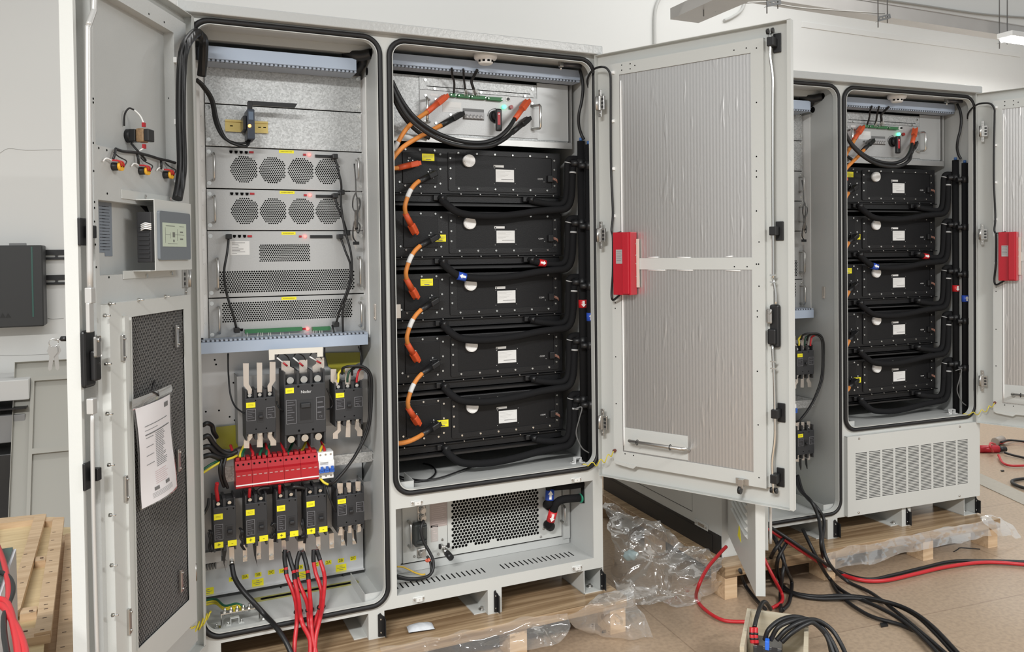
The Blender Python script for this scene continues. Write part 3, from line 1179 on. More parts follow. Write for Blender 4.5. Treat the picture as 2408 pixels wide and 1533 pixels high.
def hexfill(mb, x0, x1, z0, z1, pitch, r, y, inside=None):
    row = 0
    z = z0 + r
    while z < z1 - r * 0.5:
        x = x0 + r + (pitch / 2 if row % 2 else 0)
        while x < x1 - r * 0.5:
            if inside is None or inside(x, z):
                mb.disc((x, y, z), r, 6, rot=math.pi / 6)
            x += pitch
        z += pitch * 0.866
        row += 1


def bow_handle(x, z0, z1, y, parent, out=0.030, r=0.004, m=None, off=0.0):
    mb = MB()
    mb.tube([(x, y, z0 + 0.004), (x + off, y - out * 0.8, z0 + 0.004), (x + off, y - out, z0 + 0.010), (x + off, y - out, z1 - 0.010), (x + off, y - out * 0.8, z1 - 0.004), (x, y, z1 - 0.004)], r, n=8, spline=False)
    return part('handle', mb, m or STEELB, parent)


def module(name, label, z0, z1, x0=0.0535, x1=0.5232, group=None, screws=4):
    t_ = thing(name, label, 'rack module', ((x0 + x1) / 2, RY, z0), group=group, dup=True)
    mb = MB()
    mb.box(x0, x1, RY, RY + 0.003, z0 + 0.0016, z1 - 0.0016, bev=0.0006)
    part('front_panel', mb, MODG, t_)
    mb = MB()
    mb.box(x0 + 0.014, x1 - 0.014, RY + 0.0031, 0.292, z0 + 0.0026, z1 - 0.0026)
    part('chassis', mb, GALVD, t_)
    for x in (x0 + 0.008, x1 - 0.008):
        for z in (z0 + 0.016, z1 - 0.016):
            mb = MB()
            mb.cyl((x, RY, z), (x, RY - 0.001, z), 0.0062, n=14)
            mb.cyl((x, RY - 0.001, z), (x, RY - 0.004, z), 0.0036, n=10)
            part('screw', mb, STEEL, t_)
    return t_


ZA1, ZA0, ZB0, ZC0, ZD0 = 1.6115 - 0.0, 1.4861, 1.3604, 1.1584, 1.0327
# blank plates above
for (nm, lab, za, zb_) in (('blanking_plate', 'upper galvanised blank plate, topmost in the left bay of the near cabinet', 1.7385, 1.858),
                           ('blanking_plate', 'lower galvanised blank plate behind the router, left bay of the near cabinet', 1.6115, 1.7385)):
    t_ = thing(nm, lab, 'blank panel', (0.29, RY, za), group='blank plates in the near cabinet rack', dup=True)
    mb = MB()
    mb.box(0.0535, 0.5232, RY, RY + 0.003, za + 0.0016, zb_ - 0.0016, bev=0.0006)
    part('plate', mb, GALV, t_)
    for x in (0.0620, 0.5150):
        for z in (za + 0.020, zb_ - 0.012):
            mb = MB()
            mb.cyl((x, RY, z), (x, RY - 0.001, z), 0.0062, n=14)
            mb.cyl((x, RY - 0.001, z), (x, RY - 0.004, z), 0.0036, n=10)
            part('screw', mb, STEEL, t_)

# fan modules
modA = module('power_module', 'upper four-fan grille rack module just below the router, near cabinet', ZA0, ZA1, group='fan modules in the near cabinet')


def vP(px, py, y=RY):
    return Y(px, py, y)


for q in ((574, 398), (641, 400), (707.5, 401.5), (770.5, 403)):
    P = vP(*q)
    mb = MB()
    rad = 0.0405
    hexfill(mb, P.x - rad, P.x + rad, P.z - rad, P.z + rad, 0.0062, 0.0025, RY - 0.0003, lambda x, z, P=P: (x - P.x) ** 2 + (z - P.z) ** 2 < rad * rad)
    part('fan_grille', mb, HOLE, modA)


def ports(parent, n, px0, px1, py):
    a, b = vP(px0, py), vP(px1, py)
    for k in range(n):
        mb = MB()
        x = a.x + (b.x - a.x) * k / max(1, n - 1)
        mb.mi = 0
        mb.box(x - 0.0062, x + 0.0062, RY - 0.001, RY + 0.001, a.z - 0.0055, a.z + 0.0055)
        mb.mi = 1
        mb.prism([(x - 0.0045, a.z - 0.001), (x - 0.0025, a.z - 0.0045), (x + 0.0025, a.z - 0.0045), (x + 0.0045, a.z - 0.001), (x + 0.0045, a.z + 0.004), (x - 0.0045, a.z + 0.004)], RY - 0.0014, RY - 0.0008)
        part('network_port', mb, [mat('port_frame', (0.42, 0.42, 0.42), 0.4, metal=0.5), HOLE], parent)


def redblock(parent, px, py, w=0.013):
    a = vP(px, py)
    mb = MB()
    mb.box(a.x - w / 2, a.x + w / 2, RY - 0.003, RY, a.z - 0.003, a.z + 0.003)
    part('dip_switch', mb, RED, parent)


def led(parent, px, py, m=LEDR, r=0.0042):
    a = vP(px, py)
    mb = MB()
    mb.tube([(a.x, RY, a.z), (a.x, RY - 0.003, a.z), (a.x, RY - 0.005, a.z)], r, n=12, spline=False)
    part('indicator_light', mb, m, parent)


def strip(parent, px0, px1, py, m=None, h=0.0045, d=0.004, name='terminal_strip', y=RY):
    a, b = vP(px0, py, y), vP(px1, py, y)
    mb = MB()
    mb.box(a.x, b.x, y - d, y, a.z - h, a.z + h)
    return part(name, mb, m or BLACKP, parent)


def ysticker(parent, px0, px1, py, h=0.0045, y=RY):
    a, b = vP(px0, py, y), vP(px1, py, y)
    mb = MB()
    mb.mi = 0
    mb.box(a.x, b.x, y - 0.0006, y - 0.0001, a.z - h, a.z + h)
    mb.mi = 1
    n = 9
    for k in range(n):
        x = a.x + 0.005 + (b.x - a.x - 0.01) * k / n
        mb.box(x, x + (b.x - a.x) / n * 0.6, y - 0.0009, y - 0.0006, a.z - 0.0012, a.z + 0.0012)
    part('yellow_sticker', mb, [YEL, mat('brown_print', (0.35, 0.30, 0.02), 0.7)], parent)


ports(modA, 4, 543, 579, 357)
redblock(modA, 591, 358)
redblock(modA, 716, 364, 0.009)
led(modA, 727, 364)
strip(modA, 741, 790, 367)
ysticker(modA, 656, 691, 356)
bow_handle(0.0735, vP(503, 426).z, vP(503, 360).z, RY, modA)
bow_handle(0.5050, vP(838, 424).z, vP(838, 373).z, RY, modA)
modB = shifted(modA, (0, 0, ZB0 - ZA0), 'lower four-fan grille rack module, second from the router, near cabinet')

modC = module('converter_module', 'tallest grey rack module with a small and a wide perforated vent, near cabinet', ZC0, ZB0)
a, b = vP(609, 575), vP(729, 614)
mb = MB()
hexfill(mb, a.x, b.x, b.z, a.z, 0.0062, 0.0025, RY - 0.0003)
part('vent_grille', mb, HOLE, modC)
mb = MB()
hexfill(mb, vP(516, 660).x, vP(833, 660).x, vP(516, 690).z, vP(516, 638).z, 0.0070, 0.0029, RY - 0.0003)
part('vent_grille', mb, HOLE, modC)
ports(modC, 4, 539, 575, 555.5)
redblock(modC, 587, 555.5)
redblock(modC, 706, 556, 0.008)
led(modC, 717, 556)
strip(modC, 729, 781, 556.5)
ysticker(modC, 662, 695, 548.5)
a, b = vP(541, 567), vP(587, 599)
mb = MB()
mb.box(a.x, b.x, RY - 0.0006, RY - 0.0001, b.z, a.z)
mb.mi = 1
for k in range(8):
    w_ = (b.x - a.x) * (0.8, 0.4, 0.45, 0.4, 0.7, 0.5, 0.8, 0.3)[k]
    mb.box(a.x + 0.005, a.x + 0.005 + w_ * 0.85, RY - 0.0008, RY - 0.0006, a.z - 0.006 - 0.0046 * k, a.z - 0.0046 - 0.0046 * k)
part('rating_label', mb, [PAPER, INK], modC, label='white rating label')
bow_handle(0.0785, vP(510, 682).z, vP(510, 606).z, RY, modC, r=0.005)
bow_handle(0.5055, vP(841, 673).z, vP(841, 603).z, RY, modC, r=0.005)

modD = module('terminal_module', 'lowest grey rack module with green terminal blocks along its bottom edge, near cabinet', ZD0, ZC0)
mb = MB()
hexfill(mb, vP(522, 730).x, vP(830, 730).x, vP(522, 759).z, vP(522, 712).z, 0.0070, 0.0028, RY - 0.0003)
part('vent_grille', mb, HOLE, modD)
strip(modD, 575, 709, 779, GREEN, 0.006, 0.014)
strip(modD, 733, 775, 773, GREEN, 0.006, 0.014)
redblock(modD, 715, 773, 0.009)
led(modD, 723, 773)
ysticker(modD, 662, 697, 702)
ports(modD, 2, 557, 568, 776)
bow_handle(0.0805, vP(512, 785).z, vP(512, 719).z, RY, modD)
bow_handle(0.5070, vP(843, 768).z, vP(843, 708).z, RY, modD)


# slotted wiring ducts
def duct(label, x0, x1, y0, y1, z0, z1, side, dup=True):
    t_ = thing('wiring_duct', label, 'cable duct', ((x0 + x1) / 2, y1, z0), group='pale blue wiring ducts in the near cabinet', dup=dup)
    mb = MB()
    ch = 0.0065
    mb.box(x0, x1, y0, y1, z0 + ch if side < 0 else z0, z1 if side < 0 else z1 - ch, bev=0.001)
    part('duct_cover', mb, BLUED, t_)
    mb = MB()
    za, zb_ = (z0, z0 + ch - 0.0005) if side < 0 else (z1 - ch + 0.0005, z1)
    mb.box(x0, x1, y0 + 0.003, y1, za, zb_)
    part('duct_comb', mb, BLUEDS, t_)
    mb = MB()
    n = int((x1 - x0) / 0.0125)
    for k in range(n):
        x = x0 + 0.004 + 0.0125 * k
        mb.box(x, x + 0.0052, y0 + 0.0024, y0 + 0.0031, za + 0.0008, zb_ - 0.0006)
        zs = za if side < 0 else zb_
        mb.box(x, x + 0.0045, y0 + 0.0035, y0 + (0.010 if side < 0 else 0.016), zs - 0.0003, zs + 0.0003)
    part('comb_slot', mb, mat('shaded_duct_slot', (0.035, 0.04, 0.05), 0.7), t_)
    return t_


p_ = Y(475, 143, .1)
duct('pale blue slotted duct across the top of the left bay, near cabinet', 0.035, 0.4885, 0.10, 0.185, 1.861 - 0.016, 1.888, -1)
duct('pale blue slotted duct under the rack modules in the left bay, near cabinet', 0.008, 0.5165, 0.12, 0.185, 1.0005, 1.040, 1)
duct('pale blue slotted duct across the top of the right bay, near cabinet', 0.560, 1.2717, 0.09, 0.145, 1.8735, 1.9142, -1)

# router on its rail
a, b = Y(529, 283, RY), Y(630, 312, RY)
t_ = thing('mounting_rail', 'short gold mounting rail behind the router in the near cabinet', 'rail', ((a.x + b.x) / 2, RY, b.z))
mb = MB()
zc = (Y(580, 298, RY).z)
for (h0, h1, ya, yb) in ((-0.012, 0.012, RY - 0.002, RY - 0.0005), (0.012, 0.0135, RY - 0.007, RY - 0.0005), (-0.0135, -0.012, RY - 0.007, RY - 0.0005), (0.0135, 0.018, RY - 0.007, RY - 0.0055), (-0.018, -0.0135, RY - 0.007, RY - 0.0055)):
    mb.box(a.x, b.x, ya, yb, zc + h0, zc + h1)
part('rail', mb, GOLD, t_)
mb = MB()
for px in (544, 610, 622):
    P = Y(px, 298, RY)
    mb.box(P.x - 0.004, P.x + 0.004, RY - 0.0024, RY - 0.002, zc - 0.0015, zc + 0.0015)
part('rail_slot', mb, HOLE, t_)
a, b = Y(579, 258, 0.125), Y(598, 330, 0.125)
t_ = thing('router', 'dark blue router with a lit orange lamp and a flat black antenna, near cabinet', 'router', ((a.x + b.x) / 2, 0.15, b.z))
mb = MB()
mb.box(a.x, b.x, 0.105, 0.180, b.z, a.z, bev=0.003)
part('housing', mb, mat('dark_blue_grey_plastic', (0.025, 0.035, 0.055), 0.45), t_)
mb = MB()
mb.box(a.x + 0.004, b.x - 0.004, 0.1042, 0.105, a.z - 0.032, a.z - 0.008)
part('badge', mb, mat('pale_blue_print', (0.10, 0.14, 0.20), 0.5), t_)
P = Y(587, 296, 0.104)
mb = MB()
mb.cyl((P.x, 0.105, P.z), (P.x, 0.1025, P.z), 0.0045, n=12)
part('indicator_light', mb, LEDO, t_)
a2, b2 = Y(583, 242, 0.125), Y(699, 248, 0.125)
mb = MB()
mb.prism([(a2.x, a2.z - 0.006), (a2.x, a2.z + 0.006), (b2.x, b2.z + 0.005), (b2.x - 0.008, b2.z - 0.008)], 0.121, 0.127)
mb.box(a2.x - 0.002, a2.x + 0.012, 0.119, 0.131, a.z - 0.001, a2.z + 0.004, bev=0.002)
part('antenna', mb, BLACKP, t_)
mb = MB()
mb.box(a.x - 0.010, a.x, 0.120, RY - 0.008, zc - 0.020, zc + 0.022, bev=0.002)
part('rail_clip', mb, BLACKP, t_)


def dd(d):
    """the breakers stand well forward of their plate"""
    return d if d > 0.24 else d - 0.060 * min(1, max(0, (d - 0.03) / 0.09))


def P5(x, y, d):
    return Y(*z5(x, y), dd(d))


def P6(x, y, d):
    return Y(*z6(x, y), dd(d))


def fwd(x, z, y0, y1):
    """carry a point measured on plane y0 along its sight line to plane y1"""
    k = (y1 - CAMP.y) / (y0 - CAMP.y)
    return CAMP.x + (x - CAMP.x) * k, CAMP.z + (z - CAMP.z) * k


# bundled and loose leads of the rack
def Q(l):
    return [Y(a, b, c) for a, b, c in l]


BAYL = 'leads in the left bay of the near cabinet'
cable('lead', Q([(462, 186, 0.10), (478, 200, 0.11), (500, 233, 0.13), (512, 285, 0.14), (530, 325, 0.13), (556, 340, 0.12), (578, 344, 0.12), (587, 332, 0.135), (588, 328, 0.145)]), 0.0045, BLACKC, 'black lead looping from the left wall down to the underside of the router, outer one', group=BAYL)
cable('lead', Q([(462, 190, 0.11), (476, 205, 0.125), (496, 238, 0.145), (506, 288, 0.155), (524, 322, 0.15), (548, 335, 0.14), (572, 337, 0.13), (584, 331, 0.14), (585, 327, 0.15)]), 0.004, BLACKC, 'black lead looping from the left wall down to the underside of the router, inner one', group=BAYL)


def plugged(label, pts, r=0.0035, ends=(0.008, 0.008), dup=False):
    t_ = thing('network_lead', label, 'cable', pts[0], group=BAYL, dup=dup)
    mb = MB()
    mb.tube(pts, r, n=8)
    part('cord', mb, BLACKC, t_)
    for p, e in ((pts[0], ends[0]), (pts[-1], ends[1])):
        if e:
            mb = MB()
            mb.box(p.x - e, p.x + e, p.y - 0.012, p.y + 0.020, p.z - e, p.z + e * 0.9, bev=0.002)
            part('plug', mb, BLACKP, t_)
    return t_


plugged('black plugged lead at the right, from the upper to the lower fan module', Q([(787, 368, 0.165), (795, 400, 0.16), (802, 430, 0.16), (803, 452, 0.165)]))
plugged('black plugged lead at the right, from the lower fan to the tall module', Q([(788, 460, 0.165), (793, 485, 0.16), (808, 520, 0.16), (816, 548, 0.165)]))
plugged('black lead bulging right from the tall module down to the terminal module', Q([(800, 556, 0.165), (812, 590, 0.15), (824, 625, 0.145), (820, 670, 0.145), (802, 720, 0.15), (790, 762, 0.165)]))
plugged('black lead hanging at the left from the tall module down to the terminal module', Q([(538, 556, 0.165), (534, 595, 0.15), (527, 640, 0.145), (533, 690, 0.15), (548, 740, 0.15), (557, 776, 0.165)]))
cable('lead', Q([(801, 450, 0.155), (803, 490, 0.155), (811, 540, 0.15), (826, 600, 0.14), (826, 660, 0.14), (808, 720, 0.15), (806, 760, 0.155), (808, 800, 0.16)]), 0.0035, BLACKC, 'long black lead bowing down the right side into the pale blue duct', group=BAYL)
cable('lead', Q([(781, 765, 0.165), (785, 780, 0.15), (784, 800, 0.155)]), 0.003, BLACKC, 'short black lead from the terminal module into the duct', group=BAYL)
ORD = ('first', 'second', 'third', 'fourth', 'fifth', 'sixth', 'seventh', 'eighth', 'ninth', 'tenth', 'eleventh', 'twelfth', 'thirteenth', 'fourteenth')
for wi, (px, sway) in enumerate(((581, 2), (607, -4), (613, 4), (617, 2), (632, -5), (636, 3), (660, -4), (665, 3), (680, 4), (737, -3), (741, 2), (745, 4), (752, -2), (757, 3))):
    cable('signal_wire', Q([(px, 782 if px < 720 else 777, 0.172), (px + sway * 0.3, 791, 0.165), (px + sway, 803, 0.160)]), 0.0011, mat('pale_wire', (0.62, 0.62, 0.58), 0.5), 'thin pale wire from the green terminals into the duct, %s from the left' % ORD[wi], 'wire', group='thin pale wires at the green terminals', n=5, res=4)
# clear bag with coiled lead on the right
t_ = thing('accessory_bag', 'clear crinkled bag hanging at the right end of the rack, near cabinet', 'bag', Y(837, 480, 0.15), dup=True)
mb = MB()
random.seed(5)
fr_ = [Y(*q, 0.150) for q in ((838, 372), (824, 440), (822, 520), (826, 560), (838, 590), (851, 570), (852, 500), (848, 440))]
ctr = Y(838, 490, 0.125)
bvs = [mb.bm.verts.new(p) for p in fr_]
cv = mb.bm.verts.new(ctr)
for i in range(len(bvs)):
    mb.bm.faces.new((bvs[i], bvs[(i + 1) % len(bvs)], cv))
part('bag_film', mb, BAGM, t_)
t_ = thing('antenna_lead', 'coiled black antenna lead inside the clear bag on the rack, near cabinet', 'cable', Y(837, 480, 0.14), dup=True)
mb = MB()
mb.tube(Q([(833, 385, 0.155), (836, 420, 0.15), (838, 460, 0.145), (846, 470, 0.14), (845, 490, 0.14), (838, 500, 0.14), (830, 488, 0.14), (831, 466, 0.14), (838, 456, 0.14), (841, 500, 0.142), (835, 530, 0.142), (842, 548, 0.142), (846, 530, 0.142), (834, 520, 0.14), (830, 555, 0.145), (838, 570, 0.145)]), 0.0022, n=6)
mb.tube(Q([(838, 494, 0.142), (838, 540, 0.142)]), 0.006, n=8)
mb.box(Y(838, 572, .145).x - 0.010, Y(838, 572, .145).x + 0.008, 0.140, 0.15, Y(838, 574, .145).z - 0.002, Y(838, 568, .145).z)
part('coiled_lead', mb, BLACKC, t_)

# cables through the gland at the top right of the left bay
cable('cable_bundle', Q([(811, 126, 0.13), (830, 130, 0.11), (850, 131, 0.10), (872, 126, 0.085)]), 0.016, BLACKC, 'thick black cable bundle entering the upper wall gland, left bay, near cabinet', 'cable', dup=True, n=12)
cable('cable_bundle', Q([(850, 132, 0.115), (852, 148, 0.13), (843, 160, 0.16), (838, 172, 0.18)]), 0.013, BLACKC, 'black cable bundle dropping behind the duct at the top right, near cabinet', 'cable', dup=True, n=12)
# door harness
hp = [Y(474, 178, 0.075), Y(478, 135, 0.05), Y(479, 97, 0.018), Y(474, 86, -0.012), Y(460, 78, -0.040)] + [FDL @ lY(*q) for q in ((436, 108, -0.062), (427, 165, -0.058), (425, 280, -0.055), (428, 380, -0.055), (424, 430, -0.055), (417, 468, -0.055))]
t_ = thing('door_harness', 'thick black sleeved cable harness arching from the left bay onto its open door', 'cable', hp[3])
mb = MB()
mb.tube(hp, 0.0125, n=12)
part('sleeve', mb, mat('spiral_black_sleeve', (0.010, 0.010, 0.011), 0.4, bump=('wave', 40, 0.6)), t_)
mb = MB()
hp2 = [p + Vector((-0.004, -0.02, 0.004)) for p in hp[2:]]
mb.tube(hp2, 0.0035, n=8)
part('side_lead', mb, BLACKC, t_)
for q in ((412, 142), (414, 287), (414, 430)):
    P = lY(*q, -0.033)
    mb = MB()
    mb.box(P.x - 0.008, P.x + 0.010, -0.040, -0.031, P.z - 0.007, P.z + 0.007, bev=0.001)
    part('cable_clip', mb, WHITE, DLo, F=FDL)

# ------------------------------------------------------------------ left bay: distribution section
BP = 0.260
t_ = thing('mounting_plate', 'galvanised mounting plate behind the breakers with yellow terminal markers, near cabinet', 'mounting plate', (0.26, BP, 0.238), dup=True)
mb = MB()
mb.box(0.010, 0.524, BP, BP + 0.003, 0.2450, 0.998)
mb.box(0.010, 0.524, BP - 0.012, BP, 0.2420, 0.2450)
part('plate', mb, mat('smooth_zinc_plate', (0.66, 0.67, 0.68), 0.34, metal=0.35, var=('noise', 7, 0.06)), t_)
mb = MB()
for q in ((505, 846), (508, 857), (484, 968), (515, 965), (540, 980), (549, 900), (552, 988), (660, 1380), (805, 1352)):
    P = Y(*q, BP)
    mb.disc((P.x, BP - 0.0004, P.z), 0.003, 8)
part('fixing_hole', mb, HOLE, t_)
for s_, q in (('N', (395, 897)), ('3A', (507, 876)), ('3B', (620, 858)), ('3C', (735, 837)), ('1A', (830, 824)), ('1B', (985, 793)), ('1C', (1122, 770)), ('2A', (1233, 751)), ('2B', (1342, 734)), ('2C', (1449, 715))):
    P = P6(*q, BP)
    mb = MB()
    mb.box(P.x - 0.010, P.x + 0.010, BP - 0.0006, BP - 0.0001, P.z - 0.0068, P.z + 0.0068)
    mb.mi = 1
    mb.text(s_, 0.0088, (P.x, BP - 0.0009, P.z))
    part('terminal_marker', mb, [YEL, INKB], t_)
for q in ((617, 925), (1003, 860), (1344, 797), (180, 1005)):
    P = P6(*q, BP)
    mb = MB()
    mb.box(P.x - 0.0175, P.x + 0.0175, BP - 0.0006, BP - 0.0001, P.z - 0.011, P.z + 0.011)
    mb.mi = 1
    for k, w_ in enumerate((0.010, 0.026, 0.014)):
        mb.box(P.x - w_ / 2, P.x + w_ / 2, BP - 0.0009, BP - 0.0006, P.z + 0.0045 - 0.0055 * k, P.z + 0.006 - 0.0055 * k)
    part('yellow_sticker', mb, [YEL, INK], t_)


def lines_label(parent, x0, x1, z0, z1, y, n=7, dark=True, name='rating_label', top=None, ce=False):
    mb = MB()
    e = 0.0006
    mb.mi = 0
    mb.box(x0, x1, y - e, y - 0.0001, z0, z1)
    mb.mi = 1
    mb.box(x0 + 0.0008, x1 - 0.0008, y - e * 1.4, y - e, z0 + 0.0008, z1 - 0.0008)
    mb.mi = 2
    h = (z1 - z0) / (n + 1.5)
    for k in range(n):
        w_ = (x1 - x0) * (0.7, 0.85, 0.5, 0.6, 0.8, 0.45, 0.65, 0.75)[k % 8]
        z = z1 - h * (k + 1)
        mb.box(x0 + 0.003, x0 + 0.003 + w_ * 0.9, y - e * 1.8, y - e * 1.4, z - h * 0.10, z + h * 0.10)
    if ce:
        mb.text('CE', min(0.006, (z1 - z0) * 0.16), ((x0 + x1) / 2, y - e * 2, z0 + (z1 - z0) * 0.14))
    part(name, mb, [mat('label_frame', (0.32, 0.32, 0.34), 0.5), mat('label_black', (0.022, 0.022, 0.025), 0.5), mat('label_print', (0.15, 0.15, 0.165), 0.6)], parent)


def yrect(parent, x0, x1, z0, z1, y, s=None, name='yellow_sticker'):
    mb = MB()
    mb.box(x0, x1, y - 0.0007, y - 0.0001, z0, z1)
    mb.mi = 1
    if s:
        mb.text(s, (z1 - z0) * (0.75 if s == '+' else 0.5), ((x0 + x1) / 2, y - 0.0010, (z0 + z1) / 2), xs=1.0 if s == '+' else 1.6)
    else:
        for k in range(2):
            mb.box(x0 + (x1 - x0) * 0.2, x1 - (x1 - x0) * 0.2, y - 0.0009, y - 0.0007, z0 + (z1 - z0) * (0.36 + 0.2 * k), z0 + (z1 - z0) * (0.42 + 0.2 * k))
    part(name, mb, [YEL, INKB if s else mat('brown_print', (0.35, 0.30, 0.02), 0.7)], parent)


def breaker(label, x0, x1, z0, z1, yf, poles, group, big=False, plus=False, dup=False):
    """moulded-case breaker: comb-like terminals above and below a flat face"""
    y_ = yf
    yf = 0.090 if not big else 0.070
    x0, z0 = fwd(x0, z0, y_, yf)
    x1, z1 = fwd(x1, z1, y_, yf)
    t_ = thing('circuit_breaker', label, 'circuit breaker', ((x0 + x1) / 2, BP, z0), group=group, dup=dup)
    w_, h = x1 - x0, z1 - z0
    tz = h * (0.155 if not big else 0.17)
    yb = yf + (0.080 if not big else 0.100)
    mb = MB()
    mb.box(x0, x1, yf, yb, z0 + tz, z1 - tz, bev=0.0018)
    mb.box(x0 + 0.001, x1 - 0.001, yf + 0.022, yb, z0 + tz * 0.45, z1 - tz * 0.30, bev=0.001)
    # pole barriers and side cheeks
    nf = poles + 1
    for k in range(nf):
        x = x0 + 0.0025 + (w_ - 0.005) * k / poles
        th = 0.0026 if k in (0, poles) else 0.0042
        mb.box(x - th, x + th, yf + 0.004, yb, z0, z1, bev=0.0008)
    if not big:
        mb.box(x0 + w_ * 0.02, x1 - w_ * 0.02, yf + 0.0, yf + 0.02, z0 + tz * 0.85, z0 + tz * 1.05)
    part('body', mb, MCCB, t_)
    # toggle in its window
    tx = x0 + w_ * (0.5 if poles == 3 else 0.72)
    tzc = z0 + h * (0.47 if poles == 3 else 0.38)
    tw, th = (w_ * (0.075 if poles == 3 else 0.12), h * 0.085) if not big else (w_ * 0.13, h * 0.115)
    mb = MB()
    mb.mi = 1
    mb.box(tx - tw * 1.45, tx + tw * 1.45, yf - 0.0012, yf, tzc - th * 1.35, tzc + th * 1.3)
    mb.mi = 0
    mb.box(tx - tw, tx + tw, yf - 0.002, yf, tzc - th, tzc + th)
    mb.mi = 1
    mb.box(tx - tw * 0.85, tx + tw * 0.85, yf - 0.009, yf - 0.002, tzc + (th * 0.45 if big else -th * 0.3), tzc + (th * 0.95 if big else th * 0.3), bev=0.0015)
    part('toggle', mb, [MCCBD, mat('charcoal_toggle', (0.028, 0.029, 0.032), 0.45)], t_)
    if poles == 3:
        lines_label(t_, x0 + w_ * 0.04, x0 + w_ * (0.34 if not big else 0.28), z0 + h * (0.40 if not big else 0.32), z0 + h * 0.63, yf, 8 if big else 5)
        lines_label(t_, x0 + w_ * (0.70 if not big else 0.77), x1 - w_ * 0.02, z0 + h * (0.42 if not big else 0.34), z0 + h * 0.64, yf, 3, ce=True)
        yrect(t_, x0 + w_ * 0.03, x0 + w_ * (0.33 if not big else 0.23), z0 + h * (0.66 if not big else 0.72), z0 + h * (0.765 if not big else 0.79), yf)
    else:
        lines_label(t_, x0 + w_ * 0.05, x0 + w_ * 0.42, z0 + h * 0.24, z0 + h * 0.53, yf, 6, ce=True)
        yrect(t_, x0 + w_ * 0.03, x0 + w_ * 0.42, z0 + h * 0.62, z0 + h * 0.73, yf)
        if plus:
            yrect(t_, x0 + w_ * 0.03, x0 + w_ * 0.42, z0 + h * 0.085, z0 + h * 0.195, yf - 0.0005, '+')
            yrect(t_, x0 + w_ * 0.62, x1 + w_ * 0.02, z0 + h * 0.085, z0 + h * 0.195, yf - 0.0005, '-')
    for (zc_, s) in ((z1 - tz * 0.72, 1), (z0 + tz * 0.6, -1)):
        for k in range(poles):
            mb = MB()
            x = x0 + w_ * (k + 0.5) / poles
            r = 0.0052 if not big else 0.0105
            mb.cyl((x, yf + 0.024, zc_), (x, yf + 0.014, zc_), r, n=14)
            mb.cyl((x, yf + 0.014, zc_), (x, yf + 0.012, zc_), r * 0.6, n=6, smooth=False)
            part('terminal_screw', mb, STEEL, t_)
    mb = MB()
    for (fx, fz) in ((0.34, 0.80), (0.34, 0.22), (0.68, 0.80), (0.68, 0.22)) if poles == 3 else ((0.9, 0.8), (0.62, 0.8)):
        mb.disc((x0 + w_ * fx, yf - 0.0003, z0 + h * fz), 0.0022 if not big else 0.0035, 10)
    part('face_hole', mb, HOLE, t_)
    return t_


def bars(parent, polys, y, conv=z5, m=None, name='busbar', th=0.0035):
    i_ = 0
    for pl in polys:
        mb = MB()
        y = dd(y) if i_ == 0 else y
        i_ += 1
        P = [Y(*conv(*q), y) for q in pl]
        mb.prism([(p.x, p.z) for p in P], y, y + th)
        part(name, mb, m or TIN, parent)


GU, GL = 'large breakers in the upper row of the near cabinet', 'two-pole breakers in the lower row of the near cabinet'
bUL = breaker('left three-pole breaker of the upper row with white busbars, near cabinet', 0.1474, 0.2355, 0.7291, 0.8790, 0.150, 3, GU)
bars(bUL, [[(530, 300), (585, 300), (585, 495), (615, 545), (612, 590), (578, 590), (575, 560), (535, 510)], [(660, 293), (712, 293), (712, 575), (665, 575)], [(783, 285), (838, 285), (838, 465), (803, 515), (803, 568), (766, 570), (762, 515), (783, 480)],
           [(580, 940), (620, 940), (620, 1000), (590, 1040), (590, 1105), (537, 1105), (537, 1035), (578, 990)], [(668, 935), (715, 935), (718, 1095), (662, 1095)], [(765, 930), (805, 930), (805, 990), (845, 1035), (845, 1078), (790, 1080), (790, 1045), (765, 1000)]], 0.168)
bBIG = breaker('big central three-pole breaker under a white busbar, upper row, near cabinet', 0.2587, 0.3824, 0.6977, 0.9302, 0.130, 3, GU, big=True)
mb = MB()
P = Y(*z5(1128, 568), 0.070)
mb.text('Nader', 0.0085, (P.x, 0.0692, P.z))
part('maker_lettering', mb, WINK, bBIG)
bars(bBIG, [[(893, 275), (975, 275), (975, 330), (1015, 350), (1012, 430), (960, 430), (920, 400), (895, 370)], [(1063, 270), (1140, 265), (1140, 420), (1090, 420), (1065, 390)], [(1220, 250), (1300, 245), (1300, 330), (1265, 420), (1220, 420), (1188, 370), (1188, 330), (1225, 300)]], 0.178)
bars(bBIG, [[(775, 170), (1288, 145), (1288, 235), (1235, 238), (1235, 198), (830, 215), (830, 265), (778, 270)]], 0.150, name='link_bar', m=mat('cream_insulated_bar', (0.70, 0.67, 0.60), 0.5), th=0.006)
bUR = breaker('right three-pole breaker of the upper row with coloured leads on top, near cabinet', 0.4155, 0.5037, 0.7440, 0.8830, 0.150, 3, GU, dup=True)
bars(bUR, [[(1362, 355), (1415, 355), (1415, 450), (1440, 480), (1420, 520), (1362, 470)], [(1497, 345), (1550, 345), (1550, 500), (1500, 500)], [(1622, 370), (1675, 375), (1675, 440), (1630, 470), (1600, 470)],
           [(1425, 860), (1455, 860), (1458, 940), (1430, 970), (1430, 1015), (1383, 1015), (1383, 965), (1425, 930)], [(1510, 850), (1548, 850), (1548, 1000), (1503, 1000)], [(1600, 845), (1632, 845), (1632, 895), (1662, 935), (1662, 990), (1615, 990), (1612, 945), (1590, 915)]], 0.168)
LOWX = [(0.0516, 0.1149), (0.1419, 0.2037), (0.2318, 0.2960), (0.3208, 0.3869)]
